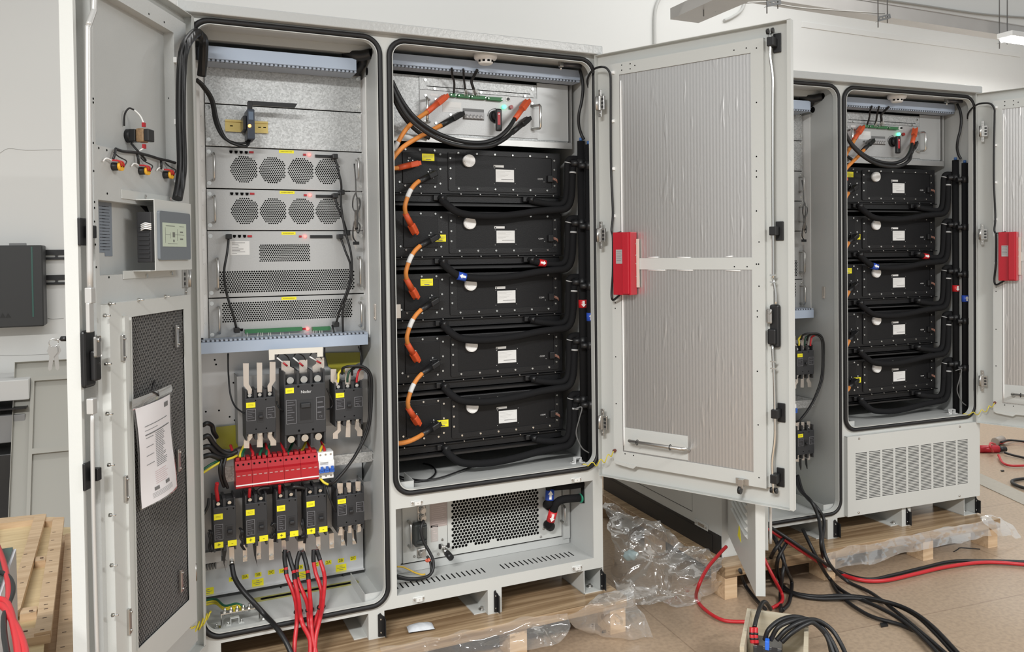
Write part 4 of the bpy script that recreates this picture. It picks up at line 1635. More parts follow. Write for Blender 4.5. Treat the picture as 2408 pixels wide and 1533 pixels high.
LABS = ['first two-pole breaker from the left in the lower row, near cabinet', 'second two-pole breaker from the left in the lower row, near cabinet',
        'third two-pole breaker from the left in the lower row, near cabinet', 'fourth two-pole breaker from the left in the lower row, near cabinet']
low2 = [breaker(LABS[0], *LOWX[0], 0.4075, 0.5640, 0.150, 2, GL, plus=True)]
for (xa, xb), lb in zip(LOWX[1:], LABS[1:]):
    low2.append(shifted(low2[0], ((xa - LOWX[0][0]) * 0.97625, 0, 0), lb, dup=False))
b3 = breaker('three-pole breaker at the right end of the lower row, near cabinet', 0.4160, 0.5031, 0.4097, 0.5480, 0.150, 3, 'three-pole breaker of the lower row', dup=True)
bars(b3, [[(1310, 60), (1360, 60), (1360, 150), (1312, 150)], [(1390, 55), (1432, 55), (1432, 140), (1392, 140)], [(1470, 45), (1515, 45), (1515, 130), (1472, 130)], [(1330, 450), (1358, 450), (1358, 515), (1315, 515)], [(1408, 440), (1436, 440), (1436, 495), (1405, 495)], [(1490, 430), (1518, 430), (1518, 480), (1486, 490)]], 0.166, conv=z6)
# flexible barriers hanging below the lower breakers
for i, pl in enumerate(([(300, 630), (345, 640), (325, 760), (342, 835), (318, 760)], [(572, 590), (605, 595), (600, 700), (614, 785), (585, 690)], [(1372, 480), (1392, 480), (1394, 560), (1390, 608), (1368, 545)], [(1452, 470), (1472, 470), (1478, 545), (1480, 590), (1458, 540)])):
    P = [Y(*z6(*q), 0.11) for q in pl]
    mb = MB()
    mb.prism([(p.x, p.z) for p in P], 0.106, 0.111)
    part('phase_barrier', mb, BLACKP, low2[i] if i < 2 else b3)
# outgoing copper tails behind the lower row
t_ = thing('busbar_set', 'row of tinned busbar tails bolted to the plate below the lower breakers, near cabinet', 'busbars', P6(800, 700, BP))
for (x, za, zb_, w_) in ((390, 620, 770, 46), (505, 600, 740, 40), (625, 570, 720, 42), (735, 545, 725, 45), (845, 560, 690, 40), (1000, 570, 670, 62), (1145, 530, 640, 40), (1262, 500, 625, 42), (1360, 450, 600, 36), (1460, 450, 590, 36)):
    A = P6(x - w_ / 2, za, 0.200)
    B_ = P6(x + w_ / 2, zb_, 0.200)
    mb = MB()
    mb.box(A.x, B_.x, 0.140, 0.144, B_.z, A.z)
    mb.box(A.x, B_.x, 0.144, BP - 0.001, A.z - 0.004, A.z)
    k = part('busbar_tail', mb, TIN, t_)
    mb = MB()
    zc_ = B_.z + 0.012
    xc_ = (A.x + B_.x) / 2
    mb.cyl((xc_, 0.140, zc_), (xc_, 0.137, zc_), 0.0062, n=16)
    mb.cyl((xc_, 0.137, zc_), (xc_, 0.132, zc_), 0.0045, n=6, smooth=False)
    part('bolt', mb, STEEL, k)
# terminal rack at the lower left
A, B_ = P6(150, 870, 0.20), P6(300, 655, 0.20)
t_ = thing('terminal_rack', 'galvanised terminal rack with dark ribs at the lower left, near cabinet', 'terminal rack', ((A.x + B_.x) / 2, 0.2, A.z))
mb = MB()
mb.box(0.012, B_.x, 0.150, 0.170, B_.z - 0.034, B_.z, bev=0.001)
mb.box(0.012, B_.x + 0.018, 0.170, 0.2595, A.z + 0.006, A.z + 0.008)
mb.box(0.012, B_.x + 0.018, 0.168, 0.170, A.z + 0.004, A.z + 0.026)
part('bracket', mb, GALVD, t_)
for k in range(6):
    mb = MB()
    x = 0.016 + 0.0075 * k
    mb.box(x, x + 0.0042, 0.150, 0.166, A.z + 0.012, B_.z - 0.036)
    part('terminal_rib', mb, mat('grey_rib', (0.10, 0.10, 0.10), 0.5), t_)
# galvanised stand-off channels between the breakers
for i, (xa, xb, za, zb_, lb) in enumerate(((485, 915, 1090, 395, 'behind the left breaker of the upper row'), (1315, 1710, 895, 385, 'behind the right breaker of the upper row'))):
    A, B_ = P5(xa, za, 0.232), P5(xb, zb_, 0.232)
    mb = MB()
    mb.box(A.x, B_.x, 0.1720, 0.1745, A.z, B_.z)
    mb.box(A.x, A.x + 0.002, 0.1745, 0.2595, A.z, B_.z)
    mb.box(B_.x - 0.002, B_.x, 0.1745, 0.2595, A.z, B_.z)
    part('support_channel', mb, GALVD, None, label='galvanised support channel ' + lb + ', near cabinet', cat='bracket', group='support channels in the near cabinet', dup=(i == 1))
for xa, xb, za, zb_, lb in ((415, 495, 560, 185, 'between the first and second lower breakers'), (690, 765, 520, 150, 'between the second and third lower breakers'), (955, 1030, 520, 125, 'between the third and fourth lower breakers'), (1225, 1300, 450, 85, 'between the fourth and last lower breakers'), (1545, 1610, 385, 40, 'right of the last lower breaker')):
    A, B_ = P6(xa, za, 0.232), P6(xb, zb_, 0.232)
    mb = MB()
    mb.box(A.x, B_.x, 0.1720, 0.1740, A.z, B_.z)
    mb.box(A.x, A.x + 0.002, 0.1740, 0.2595, A.z, B_.z)
    mb.box(B_.x - 0.002, B_.x, 0.1740, 0.2595, A.z, B_.z)
    part('support_channel', mb, GALVD, None, label='galvanised support channel ' + lb + ', near cabinet', cat='bracket', group='support channels in the near cabinet', dup=lb.startswith('right'))
A, B_ = P5(1330, 1290, 0.2), P5(1755, 1120, 0.2)
mb = MB()
mb.box(A.x, B_.x, 0.138, 0.140, A.z + 0.004, B_.z - 0.004)
mb.box(A.x, B_.x, 0.140, 0.147, A.z + 0.004, A.z + 0.006)
mb.box(A.x, B_.x, 0.140, 0.147, B_.z - 0.006, B_.z - 0.004)
mb.box(B_.x - 0.004, B_.x - 0.002, 0.140, 0.2595, A.z + 0.004, B_.z - 0.004)
for z in (A.z + 0.010, B_.z - 0.010):
    mb.screw((B_.x + 0.002, 0.138, z), 0.0035, 0.004)
part('mounting_bracket', mb, GALV, None, label='galvanised cross bracket right of the white three-pole breaker, near cabinet', cat='bracket', dup=True)
A, B_ = P5(335, 1430, 0.2), P5(450, 1270, 0.2)
mb = MB()
mb.box(A.x, B_.x, 0.138, 0.140, A.z, B_.z)
mb.box(A.x, A.x + 0.002, 0.140, 0.2595, A.z, B_.z)
part('mounting_bracket', mb, GALV, None, label='galvanised bracket left of the red arrester row, near cabinet', cat='bracket')
# yellow plastic barrier sheets
for pl, yy, lb in (([(1305, 200), (1640, 195), (1640, 290), (1560, 330), (1500, 385), (1420, 380), (1340, 330)], 0.245, 'yellow translucent barrier sheet above the right upper breaker'), ([(275, 905), (490, 882), (508, 900), (508, 1080), (440, 1115), (280, 1110)], 0.245, 'yellow translucent barrier sheet left of the upper breakers')):
    P = [P5(*q, yy) for q in pl]
    mb = MB()
    mb.prism([(p.x, p.z) for p in P], yy, yy + 0.0015)
    part('barrier_sheet', mb, YELP, None, label=lb, cat='barrier sheet', group='yellow barrier sheets')

# red surge arresters and the white miniature breaker
XS = [Y(*z5(x, 1300), 0.085).x for x in (460, 617, 770, 920, 1080, 1250)]
ZH, ZL = 0.6822, 0.6018
ordn = ('leftmost', 'second from left', 'middle', 'fourth from left', 'rightmost, beside the white breaker')
for i in range(5):
    x0, x1 = XS[i] + 0.0004, XS[i + 1] - 0.0004
    t_ = thing('surge_arrester', 'red three-pole surge arrester, %s of the red row' % ordn[i], 'surge arrester', ((x0 + x1) / 2, 0.2, ZL), group='red surge arresters')
    mb = MB()
    mb.prism([(0.0850, ZL + 0.006), (0.0850, ZL + 0.052), (0.0960, ZL + 0.056), (0.1020, ZH), (0.1450, ZH), (0.1450, ZL), (0.0980, ZL)], x0, x1, plane='yz')
    part('housing', mb, RED, t_)
    for k in range(3):
        mb = MB()
        xa = x0 + (x1 - x0) * k / 3
        mb.box(xa + 0.002, xa + (x1 - x0) / 3 - 0.002, 0.1060, 0.1400, ZH, ZH + 0.009, bev=0.001)
        part('terminal_cover', mb, RED, t_)
    for k in range(3):
        mb = MB()
        xc_ = x0 + (x1 - x0) * (k + 0.5) / 3
        mb.mi = 0
        mb.cyl((xc_, 0.1020, ZH - 0.010), (xc_, 0.0975, ZH - 0.010), 0.0028, n=10)
        mb.mi = 1
        mb.box(xc_ - 0.0045, xc_ + 0.0045, 0.0835, 0.0852, ZL + 0.040, ZL + 0.043)
        part('terminal_hole', mb, [HOLE, mat('dusty_red_window', (0.50, 0.25, 0.24), 0.5)], t_)
    mb = MB()
    mb.box(x0 - 0.0004, x1 + 0.0004, 0.0838, 0.0855, ZL + 0.0115, ZL + 0.0150)
    part('white_stripe', mb, WHITE, t_)
x0, x1 = XS[5] + 0.0004, fwd(0.4106, 0, 0.15, 0.085)[0]
ZH, ZL = fwd(0, 0.6660, 0.150, 0.085)[1], fwd(0, 0.5830, 0.150, 0.085)[1]
t_ = thing('miniature_breaker', 'white three-pole breaker with blue toggles beside the red row, near cabinet', 'circuit breaker', ((x0 + x1) / 2, 0.2, ZL), dup=True)
mb = MB()
mb.prism([(0.1000, ZL), (0.1000, ZL + 0.018), (0.0880, ZL + 0.020), (0.0880, ZL + 0.056), (0.1000, ZL + 0.058), (0.1000, ZH), (0.1460, ZH), (0.1460, ZL)], x0, x1, plane='yz')
part('housing', mb, WHITE, t_)
for k in range(3):
    xc_ = x0 + (x1 - x0) * (k + 0.5) / 3
    mb = MB()
    mb.box(xc_ - 0.0071, xc_ + 0.0071, 0.0800, 0.0882, ZL + 0.022, ZL + 0.033, bev=0.0012)
    mb.box(xc_ - 0.0040, xc_ + 0.0040, 0.0760, 0.0820, ZL + 0.030, ZL + 0.042, bev=0.0008)
    part('toggle', mb, BLUET, t_)
for k in range(3):
    mb = MB()
    xc_ = x0 + (x1 - x0) * (k + 0.5) / 3
    mb.cyl((xc_, 0.1000, ZH - 0.008), (xc_, 0.0992, ZH - 0.008), 0.0030, n=10)
    mb.cyl((xc_, 0.1000, ZL + 0.008), (xc_, 0.0990, ZL + 0.008), 0.0030, n=10)
    part('terminal_hole', mb, STEELB, t_)
mb = MB()
for k in range(3):
    mb.box(x0 + 0.004, x1 - 0.018, 0.0873, 0.0881, ZL + 0.046 + 0.003 * k, ZL + 0.0472 + 0.003 * k)
part('printed_text', mb, INK, t_)


# wiring of the distribution section
def P5l(l):
    return [P5(a, b, c) for a, b, c in l]


def P6l(l):
    return [P6(a, b, c) for a, b, c in l]


GW = 'wiring of the distribution section in the near cabinet'
for pts, r, m, lb in (
    (P5l([(1470, 400, 0.155), (1480, 345, 0.14), (1560, 325, 0.125), (1680, 335, 0.115), (1745, 420, 0.11), (1752, 600, 0.11), (1735, 850, 0.10), (1690, 1000, 0.10), (1600, 1170, 0.10), (1500, 1310, 0.105), (1400, 1420, 0.115), (1350, 1445, 0.13)]), 0.0042, BLACKC, 'outer black cable arching from the right upper breaker to the white breaker, near cabinet'),
    (P5l([(1565, 410, 0.155), (1570, 350, 0.14), (1640, 340, 0.128), (1715, 390, 0.118), (1735, 520, 0.115), (1730, 760, 0.11), (1700, 930, 0.11), (1610, 1140, 0.11), (1510, 1290, 0.112), (1410, 1405, 0.12)]), 0.0038, BLACKC, 'inner black cable arching from the right upper breaker to the white breaker, near cabinet'),
    (P5l([(1430, 480, 0.15), (1435, 440, 0.15), (1438, 395, 0.155), (1480, 350, 0.15)]), 0.0036, YGW, 'yellow lead end on the right upper breaker, near cabinet'),
    (P5l([(1520, 480, 0.15), (1522, 430, 0.15), (1540, 375, 0.15), (1590, 345, 0.15)]), 0.0036, mat('dark_green_wire', (0.01, 0.05, 0.03), 0.5), 'dark green lead end on the right upper breaker, near cabinet'),
    (P5l([(1608, 480, 0.15), (1612, 430, 0.15), (1630, 370, 0.15), (1660, 345, 0.14)]), 0.0036, REDC, 'red lead end on the right upper breaker, near cabinet'),
    (P5l([(388, 205, 0.22), (392, 400, 0.22), (410, 590, 0.21), (450, 700, 0.19), (510, 755, 0.17), (552, 778, 0.16)]), 0.0025, BLACKC, 'thin black lead dropping from the duct to the left upper breaker'),
    (P5l([(848, 660, 0.165), (860, 700, 0.16), (885, 735, 0.15), (915, 745, 0.14)]), 0.0022, BLACKC, 'thin black lead bridging the left and big breakers'),
    (P5l([(1325, 540, 0.14), (1360, 620, 0.15), (1385, 680, 0.16), (1360, 725, 0.16), (1328, 735, 0.14)]), 0.0022, BLACKC, 'thin black lead looping beside the big breaker'),
    (P5l([(1625, 140, 0.2), (1645, 200, 0.2), (1650, 270, 0.19), (1640, 330, 0.17)]), 0.0022, BLACKC, 'thin black lead from the duct down to the right upper breaker'),
    (P5l([(1305, 150, 0.2), (1302, 250, 0.2), (1275, 370, 0.19), (1240, 385, 0.16)]), 0.0022, BLACKC, 'thin black lead from the duct behind the big breaker'),
    (P5l([(1265, 1395, 0.14), (1300, 1430, 0.13), (1338, 1448, 0.13)]), 0.0036, YGW, 'yellow lead end under the white breaker'),
    (P6l([(1215, 85, 0.15), (1235, 160, 0.14), (1265, 240, 0.14), (1300, 310, 0.155)]), 0.0030, BLACKC, 'black lead from the white breaker to the last lower breaker'),
    (P6l([(190, 190, 0.12), (180, 260, 0.11), (150, 320, 0.10), (138, 345, 0.08)]), 0.0040, BLACKC, 'black lead curling at the left wall beside the first lower breaker'),
    (P5l([(145, 890, 0.12), (190, 868, 0.12), (235, 890, 0.14), (250, 950, 0.15), (280, 1000, 0.18)]), 0.0065, BLACKC, 'thick black cable hooking out from the left wall to the yellow sheet'),
    (P5l([(140, 1010, 0.10), (200, 990, 0.11), (250, 1060, 0.13), (320, 1130, 0.15), (400, 1160, 0.16), (470, 1135, 0.17)]), 0.0075, BLACKC, 'uppermost thick black cable sweeping from the left wall to the arresters'),
    (P5l([(140, 1100, 0.10), (210, 1090, 0.11), (270, 1150, 0.13), (350, 1185, 0.15), (430, 1165, 0.165)]), 0.0075, BLACKC, 'middle thick black cable sweeping from the left wall to the arresters'),
    (P5l([(140, 1190, 0.10), (220, 1170, 0.11), (300, 1195, 0.13), (360, 1200, 0.15)]), 0.0075, BLACKC, 'lowest thick black cable sweeping from the left wall to the arresters'),
    (P5l([(148, 1340, 0.09), (240, 1280, 0.11), (330, 1230, 0.13), (430, 1195, 0.15), (470, 1175, 0.17)]), 0.0035, YGW, 'yellow and green earth lead rising from the left wall'),
    (P5l([(148, 1310, 0.09), (230, 1255, 0.115), (320, 1215, 0.14)]), 0.0035, GRNW, 'green lead rising from the left wall'),
    (P5l([(330, 1210, 0.13), (310, 1290, 0.12), (318, 1380, 0.13), (350, 1470, 0.15)]), 0.0045, BLACKC, 'black cable dropping left of the red arresters, left one'),
    (P5l([(365, 1195, 0.13), (345, 1290, 0.12), (352, 1390, 0.13), (385, 1480, 0.15)]), 0.0045, BLACKC, 'black cable dropping left of the red arresters, right one'),
    (P6l([(262, 60, 0.13), (255, 110, 0.14), (262, 165, 0.15), (268, 210, 0.16)]), 0.0055, REDC, 'red lead down to the first lower breaker'),
    (P6l([(548, 110, 0.15), (545, 140, 0.155), (542, 180, 0.165)]), 0.0045, REDC, 'red lead down to the second lower breaker'),
    (P6l([(808, 80, 0.15), (808, 110, 0.155), (808, 145, 0.165)]), 0.0045, REDC, 'red lead down to the third lower breaker'),
    (P6l([(900, 110, 0.16), (940, 90, 0.15), (1010, 100, 0.155), (1060, 115, 0.165)]), 0.0055, BLACKC, 'black lead between the third and fourth lower breakers'),
    (P6l([(640, 160, 0.165), (620, 130, 0.16), (650, 105, 0.16), (720, 100, 0.165)]), 0.0045, BLACKC, 'black lead behind the second lower breaker'),
):
    cable('lead', pts, r, m, lb, group=GW, dup=lb.endswith('near cabinet'))
for x, (m, tone), lb in zip((440, 500, 520, 620, 690, 750, 770, 920, 960, 1085, 1170, 1260, 1300),
        ((REDC, 'red'), (YGW, 'yellow'), (GRNW, 'green'), (REDC, 'red'), (GRNW, 'green'), (GRNW, 'green'), (REDC, 'red'), (REDC, 'red'), (GRNW, 'green'), (YGW, 'yellow'), (REDC, 'red'), (YGW, 'yellow'), (REDC, 'red')),
        ('1st', '2nd', '3rd', '4th', '5th', '6th', '7th', '8th', '9th', '10th', '11th', '12th', '13th')):
    yb_ = 1185 - 0.05 * (x - 440)
    sw = 22 if tone != 'red' else -14
    cable('lead', P5l([(x + sw * 2.0, yb_ - 108, 0.215), (x + sw, yb_ - 62, 0.195), (x + 4, yb_ - 25, 0.178), (x, yb_ + 8, 0.170)]), 0.0042, m, '%s lead into the top of the red arrester row, %s from the left' % (tone, lb), group='leads on top of the red arresters', n=7, res=5)
# coils of thin black lead hanging beside the lower breakers
for i, (pts, lb) in enumerate(((P6l([(190, 470, 0.15), (205, 490, 0.14), (195, 520, 0.14), (185, 490, 0.14), (200, 560, 0.14), (190, 610, 0.15), (205, 660, 0.15)]), 'beside the first lower breaker'),
                  (P6l([(455, 450, 0.16), (475, 480, 0.15), (462, 530, 0.15), (480, 570, 0.15), (470, 600, 0.15), (495, 640, 0.16)]), 'beside the second lower breaker'),
                  (P6l([(745, 400, 0.16), (735, 430, 0.15), (765, 410, 0.15), (745, 480, 0.15), (735, 540, 0.15), (765, 500, 0.15), (760, 570, 0.16)]), 'beside the third lower breaker'),
                  (P6l([(1010, 370, 0.16), (1000, 420, 0.15), (1015, 470, 0.15), (1000, 530, 0.15), (1025, 520, 0.15), (1020, 580, 0.16)]), 'beside the fourth lower breaker'))):
    mb = MB()
    mb.tube(pts, 0.0026, n=6)
    mb.tube([p + Vector((0.004, 0.003, -0.002)) for p in pts[::-1]], 0.0026, n=6)
    part('lead_bundle', mb, BLACKC, None, label='tied bundle of thin black lead ' + lb, cat='cable', group='tied thin lead bundles')
for q, e, lb in (((850, 245), (950, 325), 'left'), ((1005, 245), (1100, 325), 'middle'), ((1160, 235), (1270, 300), 'right')):
    a, b = P5(*q, 0.165), P5(*e, 0.170)
    t_ = thing('sensing_wire', 'thin wire with a clear-and-red sleeve on the %s busbar of the big breaker' % lb, 'wire', a, group='sensing wires on the big breaker')
    mb = MB()
    mb.tube([a, a.lerp(b, 0.6)], 0.0022, n=7)
    part('clear_sleeve', mb, WHITE, t_)
    mb = MB()
    mb.tube([a.lerp(b, 0.6), b], 0.0028, n=7)
    part('red_crimp', mb, RED, t_)
    mb = MB()
    mb.tube([a, a + Vector((0.012, 0.005, 0.012)), a + Vector((0.035, 0.012, -0.003)), a + Vector((0.045, 0.02, -0.04)), a + Vector((0.048, 0.02, -0.07))], 0.0018, n=6)
    part('tail', mb, BLACKC, t_)

# black neutral cable and the six red cables leaving the cabinet over its front sill
t_ = thing('power_cable', 'single thick black cable running from the N busbar down out of the near cabinet', 'cable', P6(390, 770, 0.18))
mb = MB()
mb.tube(P6l([(390, 768, 0.188), (415, 885, 0.165), (480, 990, 0.135), (570, 1090, 0.09), (680, 1210, 0.035), (780, 1320, -0.035), (860, 1440, -0.075), (915, 1560, -0.10), (960, 1660, -0.12)]), 0.0075, n=10)
part('sheath', mb, BLACKC, t_)
mb = MB()
mb.cyl(P6(390, 735, 0.190), P6(390, 775, 0.188), 0.006, n=10)
part('cable_lug', mb, STEELB, t_)
RC = [
    ([(855, 640, 0.185), (850, 715, 0.180), (862, 800, 0.172), (870, 870, 0.160), (915, 980, 0.125), (945, 1080, 0.085), (957, 1180, 0.045), (957, 1290, -0.03), (942, 1420, -0.05), (932, 1560, -0.06), (925, 1660, -0.07)], 2, 'first red cable from the left out of the near cabinet'),
    ([(880, 660, 0.182), (905, 745, 0.176), (930, 830, 0.168), (942, 920, 0.148), (962, 1010, 0.115), (978, 1100, 0.08), (985, 1190, 0.04), (1012, 1300, -0.035), (1070, 1420, -0.055), (1075, 1560, -0.065), (1070, 1660, -0.07)], 2, 'second red cable from the left out of the near cabinet'),
    ([(985, 655, 0.185), (962, 735, 0.178), (955, 820, 0.170), (965, 900, 0.150), (1005, 1000, 0.110), (1045, 1100, 0.075), (1058, 1190, 0.035), (1068, 1310, -0.04), (1088, 1430, -0.06), (1102, 1560, -0.07), (1105, 1660, -0.08)], 3, 'third red cable from the left out of the near cabinet'),
    ([(1008, 655, 0.183), (1035, 745, 0.175), (1052, 830, 0.165), (1062, 920, 0.145), (1070, 1020, 0.105), (1078, 1110, 0.07), (1080, 1190, 0.032), (1085, 1310, -0.045), (1100, 1430, -0.065), (1130, 1560, -0.075), (1140, 1660, -0.085)], 3, 'fourth red cable from the left out of the near cabinet'),
    ([(1105, 640, 0.185), (1104, 740, 0.178), (1122, 840, 0.164), (1150, 920, 0.140), (1172, 1000, 0.108), (1172, 1080, 0.078), (1160, 1150, 0.05), (1118, 1270, -0.03), (1092, 1400, -0.07), (1075, 1560, -0.085), (1060, 1660, -0.09)], 1, 'fifth red cable from the left out of the near cabinet'),
    ([(1130, 640, 0.183), (1158, 725, 0.176), (1192, 830, 0.162), (1202, 910, 0.140), (1195, 1000, 0.108), (1188, 1080, 0.075), (1180, 1150, 0.045), (1150, 1280, -0.035), (1122, 1410, -0.072), (1112, 1560, -0.09), (1105, 1660, -0.095)], 1, 'sixth red cable from the left out of the near cabinet'),
]
def sill(py, o):
    """depth along the run: off the busbar tails, forward over the front sill, then down outside"""
    ks = ((640, 0.126), (740, 0.118), (830, 0.108), (920, 0.090), (1000, 0.072), (1080, 0.050), (1150, 0.024), (1195, 0.002), (1222, -0.020), (1300, -0.038), (1430, -0.056), (1660, -0.090))
    for (a, da), (b, db) in zip(ks, ks[1:]):
        if py <= b:
            return da + (db - da) * max(0, (py - a) / (b - a)) + o
    return ks[-1][1] + o


for i_, (pts, sl, lb) in enumerate(RC):
    o_ = (0.0, -0.014, 0.0, -0.014, 0.0, -0.014)[i_]
    cc = catmull([(a, b, 0) for a, b, c in pts], 3)
    P = [Y(*z6(q.x, q.y), sill(q.y, o_ * min(1, max(0, (q.y - 700) / 200)))) for q in cc]
    t_ = thing('power_cable', lb, 'cable', P[0], group='six red cables leaving the near cabinet')
    mb = MB()
    mb.tube(P, 0.0062, n=10, res=4)
    part('sheath', mb, REDC, t_)
    mb = MB()
    cc = catmull(P, 4)
    mb.tube(cc[:14 if sl == 1 else 24], 0.0068, n=10, spline=False)
    part('heat_shrink', mb, BLACKC, t_)
    if sl > 1:
        mb = MB()
        mb.tube(cc[27:35], 0.0069, n=10, spline=False)
        part('black_tape', mb, BLACKC, t_)
for q, w_, lb in (((971, 1180), 0.0118, 'left pair'), ((1070, 1165), 0.0110, 'middle pair'), ((1170, 1140), 0.0112, 'right pair')):
    P = Y(*z6(*q), sill(q[1], -0.007))
    mb = MB()
    mb.tube([(P.x + w_ * math.cos(k * 0.55), P.y + 0.0145 * math.sin(k * 0.55), P.z + 0.002 * math.sin(k * 0.55 + 1)) for k in range(12)], 0.0022, n=5, spline=False)
    part('cable_tie', mb, BLACKP, None, label='black cable tie round the %s of red cables' % lb, cat='cable tie', group='black ties round the red cables')

# earth bar at the bottom left
A, B_ = Zp(521, 1490, 0.2226), Zp(612, 1466, 0.2226)
a, b = Y(518, 1430, 0.06), Y(610, 1411, 0.06)
t_ = thing('earth_bar', 'bent silver earthing bar with a row of bolts on the left bay floor, near cabinet', 'earth bar', ((a.x + b.x) / 2, 0.06, 0.2226))
mb = MB()
zt = 0.262
mb.box(a.x, b.x, 0.048, 0.066, zt, zt + 0.003)
mb.box(a.x, a.x + 0.003, 0.048, 0.066, 0.2256, zt)
mb.box(b.x - 0.003, b.x, 0.048, 0.066, 0.2256, zt)
mb.box(a.x - 0.018, a.x + 0.003, 0.048, 0.066, 0.2226, 0.2256)
mb.box(b.x - 0.003, b.x + 0.018, 0.048, 0.066, 0.2226, 0.2256)
part('bar', mb, STEEL, t_)
mb = MB()
for k in range(6):
    x = a.x + 0.012 + (b.x - a.x - 0.024) * k / 5
    mb.cyl((x, 0.056, zt - 0.006), (x, 0.056, zt + 0.016), 0.003, n=8)
    mb.cyl((x, 0.056, zt + 0.003), (x, 0.056, zt + 0.008), 0.0058, n=6, smooth=False)
for x in (a.x - 0.011, b.x + 0.011):
    mb.cyl((x, 0.057, 0.2256), (x, 0.057, 0.236), 0.003, n=8)
    mb.cyl((x, 0.057, 0.2256), (x, 0.057, 0.230), 0.006, n=6, smooth=False)
part('bolt', mb, STEEL, t_)
for q0, lb, m, dz_ in (((482, 1416), 'upper yellow and green earth lead along the back of the left bay floor', YGW, 0.0), ((482, 1422), 'lower yellow and green earth lead along the back of the left bay floor', YGW, -0.006), ((482, 1412), 'dark green earth lead along the back of the left bay floor', GRNW, 0.004)):
    st = Y(*q0, 0.17)
    pts = [st, st + Vector((0.03, -0.01, 0.002)), Vector((a.x + 0.015, 0.10, 0.262 + dz_)), Vector((a.x + 0.045, 0.075, 0.272 + dz_)), Vector((a.x + 0.055 + dz_ * 3, 0.062, 0.268))]
    cable('earth_lead', pts, 0.0035, m, lb, group='earth leads on the left bay floor')
# coiled earth strap to the left door
p0, p1 = Y(494, 1438, 0.02), lY(437, 1472, -0.035)
p1w = FDL @ p1
pts = []
for k in range(61):
    t = k / 60
    c = p0.lerp(p1w, t) + Vector((0, 0, -0.02 * math.sin(math.pi * t)))
    amp = 0.011 * (1 if 0.05 < t < 0.66 else 0.2)
    ph = t * 2 * math.pi * 6
    pts.append(c + Vector((0.004 * math.sin(ph), amp * math.cos(ph), amp * math.sin(ph))))
t_ = thing('earth_strap', 'coiled yellow and green earth lead from the left bay floor to its door', 'cable', p0)
mb = MB()
mb.tube(pts, 0.0024, n=6, spline=False)
part('lead', mb, YGW, t_)
mb = MB()
mb.cyl(p1w, p1w + Vector((-0.004, -0.004, -0.012)), 0.004, n=8)
part('lug', mb, mat('brown_crimp', (0.15, 0.05, 0.04), 0.5), t_)

# ------------------------------------------------------------------ right bay: control box, battery packs, hoses
HY, PY = 0.150, 0.150
G2 = 'of the near cabinet'


def P7(x, y, d):
    if d != HY:
        d += 0.020 * min(1, max(0, (d - 0.05) / 0.05))
    return Y(*z7(x, y), d)


def P8(x, y, d):
    return Y(*z8(x, y), d)


def P9(x, y, d):
    return Y(*z9(x, y), d)


def P10(x, y, d):
    return Y(*z10(x, y), d)


def L7(l):
    return [P7(*q) for q in l]


def L8(l):
    return [P8(*q) for q in l]


def L10(l):
    return [P10(*q) for q in l]


# shelf that carries the control box
mb = MB()
mb.box(0.5585, 1.2646, 0.140, 0.60, 1.6675, 1.6695)
mb.box(0.5585, 1.2646, 0.140, 0.142, 1.6475, 1.6695)
mb.box(1.2626, 1.2646, 0.140, 0.60, 1.6695, 1.915)
part('shelf', mb, mat('galvanised_shelf', (0.55, 0.55, 0.54), 0.38, metal=0.7), cabinet)
# control box
hx0, hx1, hz0, hz1 = 0.7075, 1.1339, 1.6795, 1.8344
t_ = hv = thing('control_box', 'galvanised high-voltage control box with red rotary switch above the batteries, near cabinet', 'control box', ((hx0 + hx1) / 2, HY, hz0), dup=True)
mb = MB()
mb.box(0.590, 1.255, HY + 0.004, 0.55, 1.6715, 1.865)
part('chassis', mb, GALV, t_)
mb = MB()
mb.box(hx0, hx1, HY, HY + 0.0035, hz0, 1.8178)
part('front_panel', mb, MODG, t_)
mb = MB()
mb.box(hx0, hx1 - 0.012, HY, HY + 0.0035, 1.8208, 1.8626)
part('upper_plate', mb, GALV, t_)
mb = MB()
mb.box(1.1341, 1.2559, HY + 0.001, HY + 0.0038, 1.6751, 1.8727)
part('side_plate', mb, mat('plain_zinc_sheet', (0.50, 0.51, 0.51), 0.4, metal=0.35, var=('noise', 5, 0.06)), t_)
for q in ((385, 630), (382, 492), (385, 862), (1348, 575), (1345, 705), (1352, 925), (466, 570), (1280, 636), (884, 604), (478, 880), (610, 805), (476, 665)):
    P = P7(*q, HY)
    mb = MB()
    mb.cyl((P.x, HY, P.z), (P.x, HY - 0.003, P.z), 0.0045, n=12)
    part('screw', mb, STEEL, t_)
mb = MB()
a, b = P7(395, 543, HY), P7(1330, 620, HY)
mb.box(a.x, b.x, HY - 0.0004, HY + 0.0002, a.z - 0.002, a.z + 0.0005)
part('panel_gap', mb, HOLE, t_)
for (q0, q1, off) in (((418, 655), (420, 880), -0.018), ((1340, 715), (1345, 945), 0.018)):
    a, b = P7(*q0, HY), P7(*q1, HY)
    bow_handle(a.x, b.z, a.z, HY, t_, out=0.034, r=0.0045, m=STEEL, off=off)
for i, (xa, xb) in enumerate(((598, 655), (668, 775), (785, 922), (935, 1068))):
    a, b = P7(xa, 630 + 0.09 * (xa - 598), HY), P7(xb, 632 + 0.09 * (xb - 598), HY)
    mb = MB()
    mb.box(a.x, b.x, HY - 0.013, HY, a.z - 0.006, a.z + 0.0055, bev=0.001)
    k = part('terminal_block', mb, GREEN, t_)
    mb = MB()
    for x in (a.x + 0.003, b.x - 0.003):
        mb.screw((x, HY - 0.013, a.z), 0.0025, 0.001)
    part('screw', mb, STEEL, k)
a = P7(1127, 665, HY)
mb = MB()
